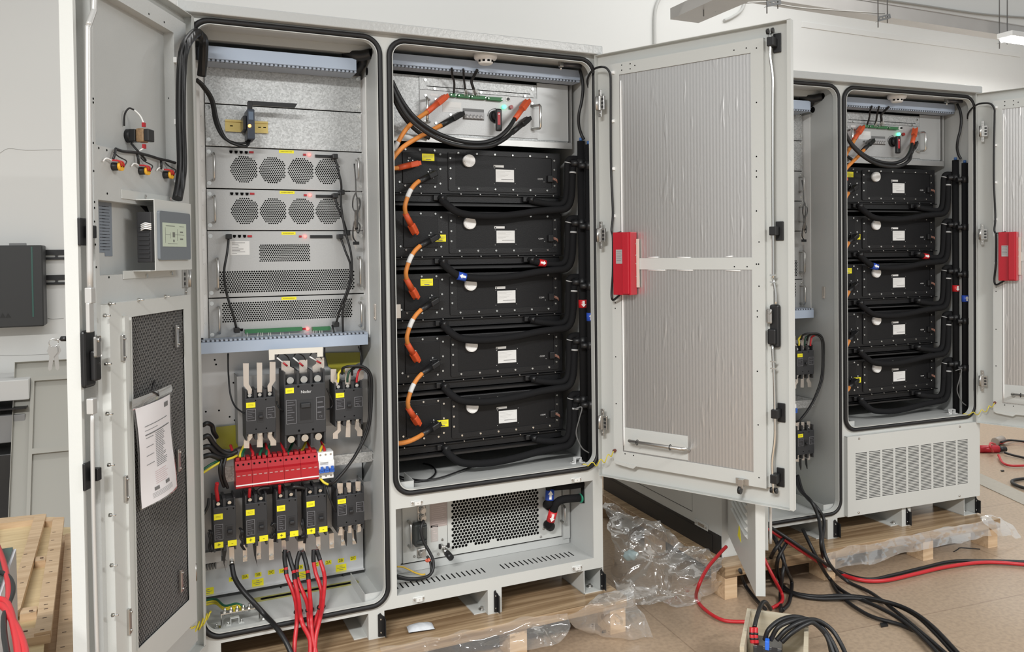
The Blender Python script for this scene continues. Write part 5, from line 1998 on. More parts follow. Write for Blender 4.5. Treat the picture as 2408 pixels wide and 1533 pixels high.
mb.box(a.x - 0.008, a.x + 0.008, HY - 0.002, HY, a.z - 0.008, a.z + 0.008, bev=0.001)
mb.mi = 1
mb.cyl((a.x, HY - 0.002, a.z), (a.x, HY - 0.006, a.z), 0.005, n=14)
part('push_button', mb, [WHITE, BLACKP], t_)
for q, m, nm, lb in (((1090, 735), LEDG, 'green_lamp', 'lit green lamp'), ((1152, 738), LEDRL, 'red_lamp', 'unlit dark red lamp')):
    a = P7(*q, HY)
    mb = MB()
    mb.tube([(a.x, HY, a.z), (a.x, HY - 0.006, a.z), (a.x, HY - 0.009, a.z)], 0.0068, n=16, spline=False)
    part(nm, mb, m, t_, label=lb)
a, b = P7(722, 745, HY), P7(912, 856, HY)
mb = MB()
mb.mi = 0
mb.box(a.x, b.x, HY - 0.0012, HY - 0.0002, b.z, a.z)
mb.mi = 1
mb.box(a.x + 0.003, b.x - 0.003, HY - 0.010, HY - 0.0012, b.z + 0.002, a.z - 0.011, bev=0.001)
mb.mi = 2
for k in range(5):
    x = a.x + 0.007 + (b.x - a.x - 0.012) * k / 5
    mb.box(x, x + 0.007, HY - 0.015, HY - 0.010, b.z + 0.003, b.z + 0.011, bev=0.001)
    mb.box(x + 0.002, x + 0.0045, HY - 0.019, HY - 0.010, b.z + 0.011, b.z + 0.015)
part('breaker_window', mb, [mat('window_frame_grey', (0.16, 0.16, 0.16), 0.5), mat('breaker_grey', (0.36, 0.36, 0.37), 0.4), mat('pale_toggle', (0.42, 0.42, 0.42), 0.4)], t_)
a, b = P7(538, 682, HY), P7(709, 790, HY)
mb = MB()
mb.box(a.x, b.x, HY - 0.0006, HY - 0.0001, b.z, a.z)
mb.mi = 1
for k in range(4):
    mb.box(a.x + 0.018, b.x - 0.004, HY - 0.0008, HY - 0.0006, b.z + 0.006 + 0.0035 * k, b.z + 0.0066 + 0.0035 * k)
part('rating_label', mb, [PAPER, mat('faint_print', (0.5, 0.5, 0.49), 0.7)], t_)
a, b = P7(430, 612, HY), P7(497, 638, HY)
mb = MB()
mb.box(a.x, b.x, HY - 0.0006, HY - 0.0001, b.z, a.z)
part('small_label', mb, PAPER, t_)
a = P7(1010, 822, HY)
mb = MB()
mb.cyl((a.x, HY, a.z), (a.x, HY - 0.010, a.z), 0.0215, n=28)
mb.cyl((a.x, HY - 0.010, a.z), (a.x, HY - 0.024, a.z), 0.0175, n=28, r2=0.014)
k = part('rotary_base', mb, BLACKP, t_)
b, c = P7(1043, 752, 0.10), P7(1038, 952, 0.10)
mb = MB()
mb.box(b.x - 0.010, b.x + 0.010, 0.112, 0.128, c.z, b.z, bev=0.004)
part('switch_lever', mb, BLACKP, t_)
d0, d1 = P7(1047, 782, 0.094), P7(1045, 895, 0.094)
mb = MB()
mb.mi = 0
mb.box(d0.x - 0.005, d0.x + 0.005, 0.1105, 0.1125, d1.z, d0.z, bev=0.0008)
mb.mi = 1
mb.prism([(d0.x - 0.003, d0.z - 0.008), (d0.x + 0.003, d0.z - 0.008), (d0.x, d0.z - 0.002)], 0.1098, 0.1105)
part('red_inlay', mb, [RED, WHITE], t_)
mb = MB()
mb.tube([(a.x + 0.0265 * math.cos(math.radians(t)), HY - 0.0005, a.z + 0.0265 * math.sin(math.radians(t))) for t in range(70, 181, 10)], 0.0009, n=4, spline=False)
mb.text('ON', 0.004, (a.x + 0.003, HY - 0.0008, a.z + 0.0268))
part('dial_print', mb, INKB, t_)

# leads from the duct into the control box
GD = 'leads from the duct into the control box of the near cabinet'
for lb, pts, r in (('left black lead from the duct to the control box, near cabinet', [(622, 385, 0.075), (628, 450, 0.09), (645, 520, 0.10), (640, 610, 0.117)], 0.0036),
                   ('middle black lead from the duct to the control box, near cabinet', [(726, 390, 0.075), (732, 480, 0.09), (742, 560, 0.10), (752, 615, 0.117)], 0.0036),
                   ('right black lead bundle from the duct to the control box, near cabinet', [(852, 400, 0.07), (825, 450, 0.085), (800, 500, 0.095), (815, 560, 0.10), (835, 620, 0.117)], 0.0050)):
    cable('lead', L7(pts), r, BLACKC, lb, group=GD, dup=True)
for i, (xa, xb) in enumerate(((745, 735), (752, 748), (758, 762), (815, 805), (822, 825), (830, 845), (838, 862), (845, 878))):
    cable('signal_wire', L7([(xa, 575, 0.10), ((xa + xb) / 2, 605, 0.105), (xb, 640, 0.117)]), 0.0009, mat('pale_wire', (0.62, 0.62, 0.58), 0.5), 'thin pale wire into the control box terminals, %s from the left, near cabinet' % ORD[i], 'wire', group='fanned pale wires at the control box of the near cabinet', n=5, res=3, dup=True)

# smoke detector on the bay ceiling
a = P7(937, 262, 0.045)
t_ = thing('smoke_detector', 'round white smoke detector under the top of the right bay, near cabinet', 'smoke detector', (a.x, 0.045, 1.895), dup=True)
mb = MB()
prof = [(0.038, 1.9285), (0.038, 1.917), (0.034, 1.911), (0.026, 1.909), (0.024, 1.900), (0.019, 1.896), (0.0, 1.895)]
rings = [[mb.bm.verts.new((a.x + r * math.cos(2 * math.pi * k / 24), 0.055 + r * math.sin(2 * math.pi * k / 24), z)) for k in range(24)] for r, z in prof[:-1]]
for i in range(len(rings) - 1):
    for k in range(24):
        mb._new([mb.bm.faces.new((rings[i][k], rings[i][(k + 1) % 24], rings[i + 1][(k + 1) % 24], rings[i + 1][k]))], True)
mb._new([mb.bm.faces.new(rings[-1]), mb.bm.faces.new(rings[0][::-1])])
part('housing', mb, WHITE, t_)
mb = MB()
for k in range(-2, 3):
    an = math.radians(-90 + 36 * k)
    c = Vector((a.x + 0.0250 * math.cos(an), 0.055 + 0.0250 * math.sin(an), 1.9045))
    mb.box(-0.004, 0.004, -0.0015, 0.0015, -0.0028, 0.0028, M=Matrix.Translation(c) @ Matrix.Rotation(an + math.pi / 2, 4, 'Z'))
part('sensing_slot', mb, HOLE, t_)
# gas sensor fitting with bolts at the top right
a, b = P7(1600, 345, 0.05), P7(1765, 375, 0.05)
t_ = thing('door_stay', 'dark door stay with a bolt in the top corner, right bay, near cabinet', 'fitting', a, dup=True)
mb = MB()
mb.cyl((a.x + 0.008, 0.045, a.z - 0.004), (b.x, 0.03, b.z), 0.0075, n=10)
part('arm', mb, mat('dark_grey_metal', (0.10, 0.10, 0.11), 0.4, metal=0.6), t_)
mb = MB()
mb.box(a.x - 0.006, a.x + 0.008, 0.038, 0.054, a.z - 0.012, a.z + 0.008, bev=0.002)
mb.cyl((a.x, 0.046, a.z - 0.012), (a.x, 0.046, a.z - 0.022), 0.004, n=8)
part('bolt', mb, STEELB, t_)

# battery packs
PITCH = 0.2060
pz = [1.5463, 1.3387, 1.1335, 0.9280, 0.7222]
LX = 1.0050       # x of the rating label centre


def pk(px, py):
    return Y(px, py, PY)


NUM = ('topmost', 'second from top', 'middle', 'fourth from top', 'lowest')


def build_pack():
    t_ = thing('battery_pack', 'topmost black battery pack with white cap and two connectors, near cabinet', 'battery', (LX, PY, pz[0]), group='battery packs in the near cabinet', dup=True)
    zc = pz[0]
    mb = MB()
    mb.box(0.585, 1.222, PY, 0.66, zc - 0.066, zc + 0.085, bev=0.003)
    # bottom flange and tray
    mb.box(0.575, 1.228, PY - 0.006, 0.66, zc - 0.0700, zc - 0.0670)
    mb.box(0.585, 1.215, PY + 0.004, 0.66, zc - 0.092, zc - 0.070)
    part('case', mb, PACK, t_)
    mb = MB()
    mb.box(0.575, 1.235, PY - 0.014, 0.62, zc - 0.1000, zc - 0.0965)
    mb.box(0.575, 1.235, PY - 0.014, PY - 0.012, zc - 0.1060, zc - 0.0965)
    part('support_shelf', mb, mat('black_shelf_edge', (0.02, 0.02, 0.021), 0.3), t_)
    a, b = pk(945.5, 357.9), pk(1028, 432.8)
    mb = MB()
    mb.box(a.x, b.x, PY - 0.0035, PY + 0.001, b.z, a.z, bev=0.001)
    part('connector_panel', mb, PACKIN, t_)
    a, b = pk(1052.7, 354), pk(1308, 455)
    c, d = pk(1069, 360), pk(1297, 441)
    lid = zc + 0.0745
    mb = MB()
    mb.holed(rrect(a.x, b.x, zc - 0.0555, lid, 0.006, 3), [rrect(c.x, d.x, zc - 0.039, zc + 0.066, 0.004, 3)], PY - 0.004, PY + 0.001)
    part('lid_rim', mb, PACK, t_)
    mb = MB()
    mb.box(c.x - 0.001, d.x + 0.001, PY - 0.0012, PY + 0.001, zc - 0.040, zc + 0.067)
    part('lid_recess', mb, PACKIN, t_)
    sc = []
    xs = [(604, 397), (753, 400), (897, 404), (1039, 408), (1177, 411), (1311, 414)]
    for q in xs:
        P = P8(*q, PY)
        sc.append((P.x, PY - 0.004, zc - 0.047))
        sc.append((P.x, PY - 0.004, zc + 0.0705))
    for x_, zs in ((0.808, (0.053, 0.019, -0.0145)), (P8(1368, 200, PY).x, (0.058, 0.026, -0.006, -0.030))):
        for z in zs:
            sc.append((x_, PY - 0.004, zc + z))
    for q in ((295, 76), (413, 82), (459, 112), (459, 230), (459, 347), (417, 373), (300, 370), (178, 363), (133, 333), (180, 72)):
        P = P8(*q, PY)
        sc.append((P.x, PY - 0.0005, P.z))
    for c_ in sc:
        mb = MB()
        mb.screw(c_, 0.0044, 0.003)
        part('cover_screw', mb, STEEL, t_)
    for k in range(9):
        mb = MB()
        x = 0.635 + 0.069 * k
        mb.screw((x, PY - 0.006, zc - 0.0655), 0.0024, 0.006)
        part('flange_screw', mb, STEELB, t_)
    P = pk(1100.8, 378.7)
    mb = MB()
    mb.cyl((P.x, PY, P.z), (P.x, PY - 0.014, P.z), 0.0215, n=24, r2=0.0205)
    mb.cyl((P.x, PY - 0.014, P.z), (P.x, PY - 0.016, P.z), 0.0195, n=10, r2=0.0185, smooth=False)
    for k in range(5):
        mb.box(P.x - 0.003, P.x + 0.003, PY - 0.0168, PY - 0.016, P.z + 0.009 - 0.004 * k, P.z + 0.0098 - 0.004 * k)
    part('vent_cap', mb, WHITE, t_, label='white vent cap')
    a, b = P8(903, 233, PY), P8(1050, 337, PY)
    mb = MB()
    mb.box(a.x, b.x, PY - 0.0022, PY - 0.0013, b.z, a.z)
    mb.mi = 1
    for k, w_ in enumerate((0.5, 0.3, 0.45, 0.4, 0.3, 0.2)):
        mb.box(a.x + 0.004, a.x + 0.004 + (b.x - a.x) * w_ * 1.5, PY - 0.0025, PY - 0.0022, a.z - 0.006 - 0.0045 * k, a.z - 0.0052 - 0.0045 * k)
    mb.mi = 2
    mb.box(a.x + (b.x - a.x) * 0.3, b.x - 0.003, PY - 0.0025, PY - 0.0022, b.z + 0.0085, b.z + 0.0102)
    part('rating_label', mb, [PAPER, mat('faint_print', (0.5, 0.5, 0.49), 0.7), INK], t_, label='white rating label')
    a, b = P8(886, 198, PY), P8(968, 219, PY)
    mb = MB()
    mb.box(a.x, b.x, PY - 0.0022, PY - 0.0013, b.z, a.z)
    mb.mi = 1
    mb.box(a.x + 0.002, a.x + 0.006, PY - 0.0025, PY - 0.0022, b.z + 0.001, b.z + 0.005)
    part('barcode_label', mb, [PAPER, INKB], t_)
    mb = MB()
    P = P8(1260, 311, PY)
    mb.text('COM', 0.0050, (P.x, PY - 0.0015, P.z), xs=1.2)
    for q in ((893, 228), (1060, 228), (893, 348), (1060, 348), (1290, 333)):
        R0 = P8(*q, PY)
        mb.disc((R0.x, PY - 0.0015, R0.z), 0.0010, 8)
    P = P8(378, 233, PY)
    mb.text('B-', 0.0050, (P.x, PY - 0.0040, P.z))
    P = P8(212, 142, PY)
    mb.text('B+', 0.0050, (P.x, PY - 0.0040, P.z))
    part('printed_marks', mb, WINK, t_)
    P = P8(390, 268, PY)
    mb = MB()
    mb.box(P.x - 0.010, P.x + 0.010, PY - 0.010, PY - 0.0035, P.z - 0.010, P.z + 0.010, bev=0.002)
    P = P8(228, 190, PY)
    mb.box(P.x - 0.010, P.x + 0.010, PY - 0.010, PY - 0.0035, P.z - 0.010, P.z + 0.010, bev=0.002)
    part('power_socket', mb, BLACKP, t_)
    mb = MB()
    for q in ((360, 253), (400, 300), (200, 165), (236, 163)):
        P = P8(*q, PY)
        mb.screw((P.x, PY - 0.0035, P.z), 0.0030, 0.003)
    part('socket_screw', mb, STEEL, t_)
    P = P8(1345, 310, PY)
    mb = MB()
    mb.mi = 0
    mb.box(P.x - 0.016, P.x + 0.004, PY - 0.012, PY, P.z - 0.012, P.z + 0.012, bev=0.002)
    part('signal_plug', mb, [BLACKP], t_)
    mb = MB()
    for k in range(3):
        mb.tube([(P.x + 0.002, PY - 0.010, P.z + 0.004 - 0.003 * k), (P.x + 0.012, PY - 0.020, P.z - 0.002 - 0.003 * k), (P.x + 0.019, PY - 0.014, P.z - 0.010 - 0.002 * k)], 0.0011, n=5)
    part('signal_wires', mb, mat('dull_pinkish_wire', (0.30, 0.14, 0.10), 0.5), t_)
    for q in ((440, 465), (1150, 480)):
        P = P8(*q, PY)
        mb = MB()
        mb.box(P.x - 0.016, P.x + 0.010, PY - 0.010, PY + 0.004, zc - 0.088, zc - 0.071, bev=0.002)
        mb.cyl((P.x + 0.004, PY - 0.008, zc - 0.080), (P.x + 0.016, PY - 0.030, zc - 0.081), 0.0095, n=12)
        part('coolant_port', mb, BLACKP, t_)
    return t_


pack = build_pack()
packs = [pack]
for i in range(1, 5):
    packs.append(shifted(pack, (0, 0, pz[i] - pz[0]), NUM[i] + ' black battery pack with white cap and two connectors, near cabinet'))
# yellow warning labels, different on every pack
for i, q in enumerate(((991.6, 1020.4, 369.5), (1020, 1047.5, 560), (988, 1017, 664), None, (1027, 1053.5, 996.5))):
    if q is None:
        continue
    a, b = Y(q[0], q[2], PY), Y(q[1], q[2], PY)
    mb = MB()
    mb.box(a.x, b.x, PY - 0.0042, PY - 0.0036, a.z - 0.0115, a.z + 0.0115)
    mb.mi = 1
    for k in range(3):
        mb.box(a.x + 0.004, b.x - 0.004, PY - 0.0045, PY - 0.0042, a.z + 0.006 - 0.004 * k, a.z + 0.0068 - 0.004 * k)
    mb.box(a.x + 0.013, b.x - 0.012, PY - 0.0045, PY - 0.0042, a.z - 0.0085, a.z - 0.006)
    part('warning_label', mb, [YEL, INK], packs[i], label='yellow warning label')

# orange battery link cables
GO = 'orange link cables between the battery packs of the near cabinet'


def link_cable(name, label, orange, sleeve=None, boot_a=None, boot_b=None, mo=ORANGE, r=0.0072, dup=True, group=GO):
    t_ = thing(name, label, 'cable', orange[0], group=group, dup=dup)
    mb = MB()
    mb.tube(orange, r, n=10)
    part('sheath', mb, mo, t_)
    if sleeve:
        cc = catmull(orange, 8)
        mb = MB()
        mb.tube(cc[sleeve[0]:sleeve[1]], r * 1.12, n=10, spline=False)
        part('white_sleeve', mb, PAPER, t_)
    for pts, m, nm in (boot_a, boot_b):
        if not pts:
            continue
        a, b = pts
        d = (b - a)
        mb = MB()
        mb.cyl(a, a.lerp(b, 0.62), r * 1.25, n=12, r2=r * 1.4)
        u = d.normalized()
        q = u.to_track_quat('Y', 'Z').to_matrix().to_4x4()
        c = a.lerp(b, 0.80)
        mb.box(-r * 1.55, r * 1.55, -d.length * 0.22, d.length * 0.22, -r * 1.3, r * 1.3, bev=r * 0.5, M=Matrix.Translation(c) @ q)
        for s in (-1, 1):
            mb.box(s * r * 1.1 - r * 0.35, s * r * 1.1 + r * 0.35, d.length * 0.20, d.length * 0.30, -r * 0.9, r * 0.9, M=Matrix.Translation(c) @ q)
        part(nm, mb, m, t_)
    return t_


def hz_(l):
    """hoses hang close to the packs"""
    return [P8(x, y, 0.135 - (0.115 - d) * 0.55) for x, y, d in l]


base_o = L8([(292, 325, 0.105), (250, 362, 0.095), (215, 415, 0.090), (190, 480, 0.088), (178, 530, 0.088), (182, 575, 0.095), (192, 605, 0.105)])
lk = link_cable('battery_link_cable', 'topmost orange link cable between the first and second battery packs, near cabinet', base_o, (13, 22),
                ((P8(280, 335, 0.108), P8(425, 262, 0.128)), BLACKP, 'black_connector'), ((P8(180, 585, 0.098), P8(258, 735, 0.128)), ORANGEC, 'orange_connector'))
for i, nm in ((1, 'second and third'), (2, 'third and fourth'), (3, 'fourth and fifth')):
    shifted(lk, (0, 0, pz[i] - pz[0]), 'orange link cable between the %s battery packs, near cabinet' % nm, GO)
link_cable('battery_link_cable', 'lowest orange cable leaving the bottom battery pack to the left, near cabinet', [P9(340, 955, 0.105), P9(290, 985, 0.085), P9(220, 1015, 0.07), P9(150, 1030, 0.06), P9(110, 1030, 0.055)], None,
           ((P9(330, 962, 0.108), P9(475, 868, 0.128)), BLACKP, 'black_connector'), (None, None, None), r=0.0075)
link_cable('battery_link_cable', 'short orange connector on the upper left of the topmost battery pack, near cabinet', [P8(78, 222, 0.100), P8(105, 222, 0.105), P8(130, 218, 0.108)], None, ((P8(122, 220, 0.108), P8(278, 184, 0.128)), ORANGEC, 'orange_connector'), (None, None, None))
GC = 'power cables plugged into the control box of the near cabinet'
link_cable('battery_link_cable', 'upper orange cable with orange connector at the left of the control box, near cabinet', L7([(400, 780, 0.085), (300, 850, 0.065), (215, 930, 0.055), (150, 1030, 0.050), (110, 1110, 0.05), (90, 1150, 0.05)]), (26, 37),
           ((P7(390, 790, 0.088), P7(560, 645, 0.115)), ORANGEC, 'orange_connector'), (None, None, None), group=GC)
link_cable('battery_link_cable', 'lower orange cable with black connector at the left of the control box, near cabinet', L7([(525, 900, 0.080), (430, 950, 0.065), (300, 1020, 0.048), (190, 1090, 0.036), (120, 1160, 0.030), (85, 1210, 0.028)]), None,
           ((P7(515, 905, 0.082), P7(700, 800, 0.112)), BLACKP, 'black_connector'), (None, None, None), group=GC)
link_cable('power_cable', 'upper black cable with orange connector at the right of the control box, near cabinet', L7([(1190, 840, 0.075), (1130, 930, 0.06), (1040, 1010, 0.052), (900, 1055, 0.05), (720, 1045, 0.05), (560, 1000, 0.05), (420, 930, 0.05), (290, 830, 0.05), (200, 720, 0.05), (130, 600, 0.05), (82, 500, 0.05)]), None,
           ((P7(1190, 845, 0.075), P7(1300, 690, 0.112)), ORANGEC, 'orange_connector'), (None, None, None), mo=BLACKC, group=GC)
link_cable('power_cable', 'lower black cable with black connector at the right of the control box, near cabinet', L7([(1175, 955, 0.075), (1100, 1020, 0.050), (980, 1080, 0.036), (820, 1095, 0.026), (640, 1070, 0.026), (480, 1010, 0.026), (330, 915, 0.026), (220, 810, 0.026), (140, 680, 0.026), (84, 560, 0.026)]), None,
           ((P7(1165, 965, 0.075), P7(1305, 845, 0.112)), BLACKP, 'black_connector'), (None, None, None), mo=BLACKC, group=GC)
cable('power_cable', L7([(84, 620, 0.07), (150, 760, 0.08), (235, 880, 0.09), (320, 960, 0.10), (420, 1015, 0.11)]), 0.0065, BLACKC, 'third black cable behind the other two, left of the control box, near cabinet', 'cable', group=GC, dup=True)

# coolant manifolds and hoses
GH = 'foam-covered coolant hoses of the near cabinet'
MX1, MX2, MY = 1.226, 1.247, 0.060


def manifold(label, px, y, zt, zb_, r):
    t_ = thing('coolant_manifold', label, 'pipe', (px, y, zb_), group='coolant manifolds of the near cabinet', dup=True)
    mb = MB()
    mb.cyl((px, y, zb_), (px, y, zt), r, n=16)
    part('insulated_pipe', mb, FOAM, t_)
    for i in range(5):
        mb = MB()
        zc = pz[i] + 0.045 - (0.0 if y > 0.06 else 0.012)
        mb.cyl((px, y, zc - 0.014), (px, y, zc + 0.014), r * 1.18, n=16)
        mb.cyl((px, y, zc), (px - 0.034, y + 0.012, zc), r * 0.85, n=14)
        part('tee_fitting', mb, BLACKP, t_)
    mb = MB()
    mb.cyl((px, y, zt), (px, y, zt + 0.012), 0.006, n=10)
    part('blue_plug', mb, mat('blue_cap', (0.06, 0.16, 0.42), 0.4), t_)
    return t_


P = Y(1366, 330, 0.085)
m1 = manifold('left black coolant manifold pipe rising beside the battery packs, near cabinet', P.x, 0.085, Y(1366, 332, 0.085).z, 0.552, 0.0135)
P2_ = Y(1384, 330, 0.045)
m2 = manifold('right black coolant manifold pipe against the bay wall, near cabinet', P2_.x, 0.045, Y(1384, 340, 0.045).z, 0.552, 0.0125)
ha = hz_([(470, 470, 0.115), (520, 520, 0.085), (600, 575, 0.070), (720, 600, 0.065), (880, 608, 0.065), (1060, 595, 0.065), (1230, 570, 0.062), (1370, 558, 0.055), (1460, 548, 0.050), (1500, 500, 0.048), (1515, 410, 0.050), (1520, 280, 0.055), (1530, 190, 0.058), (1565, 155, 0.060)])
hb = hz_([(1175, 480, 0.115), (1240, 495, 0.095), (1330, 510, 0.085), (1420, 515, 0.080), (1462, 480, 0.078), (1475, 400, 0.078), (1478, 280, 0.076), (1480, 190, 0.072), (1500, 150, 0.066), (1560, 148, 0.060)])
t_ = thing('coolant_hose', 'long sagging black foam hose under the topmost battery pack, near cabinet', 'hose', ha[0], group=GH, dup=True)
mb = MB()
mb.tube(ha, 0.0122, n=12)
part('foam_sleeve', mb, FOAM, t_)
mb = MB()
cc = catmull(ha, 8)
mb.tube(cc[89:91], 0.0128, n=12, spline=False)
part('sleeve_seam', mb, mat('pale_seam', (0.5, 0.5, 0.5), 0.5), t_)
hoseA = t_
t_ = thing('coolant_hose', 'short bent black hose right of the topmost battery pack, near cabinet', 'hose', hb[0], group=GH, dup=True)
mb = MB()
mb.tube(hb, 0.0112, n=12)
part('foam_sleeve', mb, FOAM, t_)
mb = MB()
cc = catmull(hb, 8)
mb.tube(cc[57:59], 0.0118, n=12, spline=False)
part('sleeve_seam', mb, mat('pale_seam', (0.5, 0.5, 0.5), 0.5), t_)
hoseB = t_
for i in range(1, 5):
    hA = shifted(hoseA, (0, 0, pz[i] - pz[0]), 'long sagging black foam hose under the %s battery pack, near cabinet' % NUM[i], GH)
    hB = shifted(hoseB, (0, 0, pz[i] - pz[0]), 'short bent black hose right of the %s battery pack, near cabinet' % NUM[i], GH)
    if i == 1:
        hA1, hB1 = hA, hB


def tape(parent, c, ax, r, half, m, arrow):
    """coloured flow-direction tape with a white arrow round a pipe"""
    a = ax.normalized()
    mb = MB()
    mb.mi = 0
    mb.cyl(c - a * half, c + a * half, r, n=16)
    mb.mi = 1
    n = Vector((-0.30, -1, 0.1))
    n = (n - a * n.dot(a)).normalized()
    s = a.cross(n).normalized()
    d = a * arrow
    o = c + n * (r + 0.0006)
    pl = [(-0.8, -0.28), (0.1, -0.28), (0.1, -0.62), (0.85, 0.0), (0.1, 0.62), (0.1, 0.28), (-0.8, 0.28)]
    mb.poly([o + d * (half * 0.95 * u) + s * (r * 0.95 * v) for u, v in pl])
    part('flow_tape', mb, [m, WHITE], parent, label=('red' if m is REDT else 'blue') + ' flow tape with a white arrow')


# on this row only: red tape on the short hose, blue tape on the long hose
ca, cb = catmull(hb, 8), catmull(ha, 8)
dzp = Vector((0, 0, pz[1] - pz[0]))
tape(hB1, ca[11] + dzp, ca[12] - ca[10], 0.0126, 0.0125, REDT, 1)
tape(hA1, cb[18] + dzp, cb[19] - cb[17], 0.0137, 0.0140, BLUE, -1)
for px_, py_, m, sgn, par in ((1368, 714, REDT, -1, m1), (1382, 745, BLUE, 1, m2)):
    base = WM[par].translation
    P = Y(px_, py_, base.y)
    tape(par, Vector((base.x, base.y, P.z)), Vector((0, 0, 1)), 0.0148 if m is REDT else 0.0138, 0.014, m, sgn)
# pilot lead at the right wall, thin lead at the bottom
cable('lead', L7([(1775, 395, 0.06), (1798, 480, 0.05), (1805, 580, 0.045), (1790, 700, 0.045), (1768, 800, 0.05), (1768, 900, 0.055), (1790, 980, 0.055), (1812, 1025, 0.05)]), 0.0055, BLACKC, 'black lead hanging from the duct down the right wall to the manifolds, near cabinet', 'cable', dup=True)
cable('lead', [Y(*q) for q in ((1350, 962, 0.03), (1368, 958, 0.02), (1362, 985, 0.02), (1355, 1020, 0.025), (1368, 1052, 0.02), (1385, 1065, 0.02))], 0.0022, mat('grey_cable', (0.12, 0.12, 0.12), 0.4), 'thin grey lead looping at the foot of the manifolds, near cabinet', 'cable', dup=True)
# control lead of the right door box, passing through the opening
dl = [Y(1384, 206, 0.02), Y(1381, 190, 0.005), Y(1388, 172, -0.02), Y(1402, 160, -0.045)] + [FDR @ Y(a, b, c, FDR) for a, b, c in ((1422, 158, -0.05), (1434, 172, -0.045), (1436, 200, -0.042), (1436, 300, -0.040), (1437, 400, -0.040), (1441, 500, -0.040), (1438, 540, -0.045), (1441, 560, -0.050), (1441, 640, -0.050), (1438, 690, -0.050), (1441, 705, -0.055), (1450, 700, -0.060), (1457, 694, -0.065))]
cable('lead', dl, 0.0038, BLACKC, 'black lead clipped down the right door to the red unit, near cabinet', 'cable', dup=True)
# coil of lead on the floor of the right bay
FZ2 = 0.5525
cable('lead', [Zp(*q, FZ2 + 0.003) for q in ((925, 1115), (945, 1127), (975, 1132), (1005, 1128), (1022, 1116), (1023, 1104), (1012, 1094), (995, 1090))], 0.0030, BLACKC, 'loop of thin black lead lying on the floor of the right bay', 'cable')
cable('lead', [Zp(*q, FZ2 + 0.006) for q in ((925, 1109), (940, 1120), (965, 1126), (1000, 1129), (1040, 1122), (1080, 1108), (1120, 1094), (1160, 1083))], 0.0030, BLACKC, 'thin black lead running across the floor of the right bay under the hose', 'cable')
# coiled earth strap to the right door
p0, p1w = Y(1370, 1092, 0.008), FDR @ Y(1446, 1060, -0.036, FDR)
t_ = thing('earth_strap', 'coiled yellow earth lead from the right bay floor to its door, near cabinet', 'cable', p0, dup=True)
pts = []
for k in range(61):
    t = k / 60
    c = p0.lerp(p1w, t) + Vector((0, -0.012 * math.sin(math.pi * t), -0.012 * math.sin(math.pi * t)))
    amp = 0.0085 * min(1, 6 * t, 6 * (1 - t)) * (0.7 if t < 0.3 else 1)
    ph = t * 2 * math.pi * 4
    pts.append(c + Vector((0.003 * math.sin(ph), amp * 0.5 * math.sin(ph), amp * math.cos(ph))))
mb = MB()
mb.tube(pts, 0.0017, n=6, spline=False)
part('lead', mb, YGW, t_)
mb = MB()
mb.cyl(p1w + Vector((-0.004, 0.0, 0)), p1w + Vector((0.010, 0.008, 0)), 0.0055, n=10)
mb.cyl(p0, p0 + Vector((-0.008, 0, -0.008)), 0.003, n=8)
part('lug', mb, mat('brown_crimp', (0.15, 0.05, 0.04), 0.5), t_)
# little pcb and side parts seen at the left of packs two and three
a, b = Y(927, 488, 0.02), Y(939, 516, 0.02)
t_ = thing('door_switch_board', 'small green terminal on a white strip at the left edge of the second battery pack', 'terminal', a)
mb = MB()
mb.box(0.572, 0.580, 0.100, 0.104, Y(930, 570, 0.1).z, Y(930, 487, 0.1).z)
part('white_strip', mb, WHITE, t_)
mb = MB()
mb.box(0.580, 0.592, 0.096, 0.106, Y(930, 517, 0.1).z, Y(930, 492, 0.1).z)
part('green_terminal', mb, GREEN, t_)

# ------------------------------------------------------------------ lower compartment: chiller
CYF = 0.160
cx0, cx1 = 0.630, 1.215
czb = Y(949, 1324.6, CYF).z
t_ = thing('chiller', 'liquid chiller unit with round-hole grille in the open lower compartment of the near cabinet', 'chiller', (0.92, CYF, 0.2425))
mb = MB()
mb.box(0.568, 1.2485, CYF + 0.002, CYF + 0.004, 0.2425, 0.500)
mb.box(0.60, 1.22, CYF + 0.005, 0.55, 0.2425, 0.50)
part('chassis', mb, PAINTIN, t_)
mb = MB()
mb.box(cx0, cx1, CYF - 0.002, CYF + 0.002, czb, 0.500)
part('front_panel', mb, PAINT, t_)
mb = MB()
mb.box(cx0 - 0.006, cx1 + 0.002, CYF - 0.0025, CYF + 0.001, czb - 0.0022, czb)
mb.box(cx0 - 0.0005, cx0, CYF - 0.0025, CYF - 0.002, czb, 0.5)
mb.box(cx1, cx1 + 0.0008, CYF - 0.0025, CYF - 0.002, czb, 0.5)
a = P10(607, 500, CYF)
mb.box(a.x, a.x + 0.0008, CYF - 0.0024, CYF - 0.0018, P10(607, 690, CYF).z, 0.5)
part('panel_seam', mb, HOLE, t_)
mb = MB()
gx0, gx1 = P10(640, 500, CYF).x, P10(1370, 400, CYF).x
gz0, gz1 = P10(650, 660, CYF).z, 0.4985
hexfill(mb, gx0, gx1, gz0 - 0.006, gz1, 0.0117, 0.0053, CYF - 0.0024, lambda x, z: not ((gx0 + 0.060 < x < gx0 + 0.085 or gx0 + 0.145 < x < gx0 + 0.165) and z < gz0 + 0.004))
part('round_hole_grille', mb, HOLE, t_)
for q0, q1 in (((280, 432), (282, 655)), ((1552, 292), (1552, 450))):
    a, b = P10(*q0, CYF), P10(*q1, CYF)
    bow_handle(a.x, b.z, a.z, CYF - 0.002, t_, out=0.03, r=0.0045)
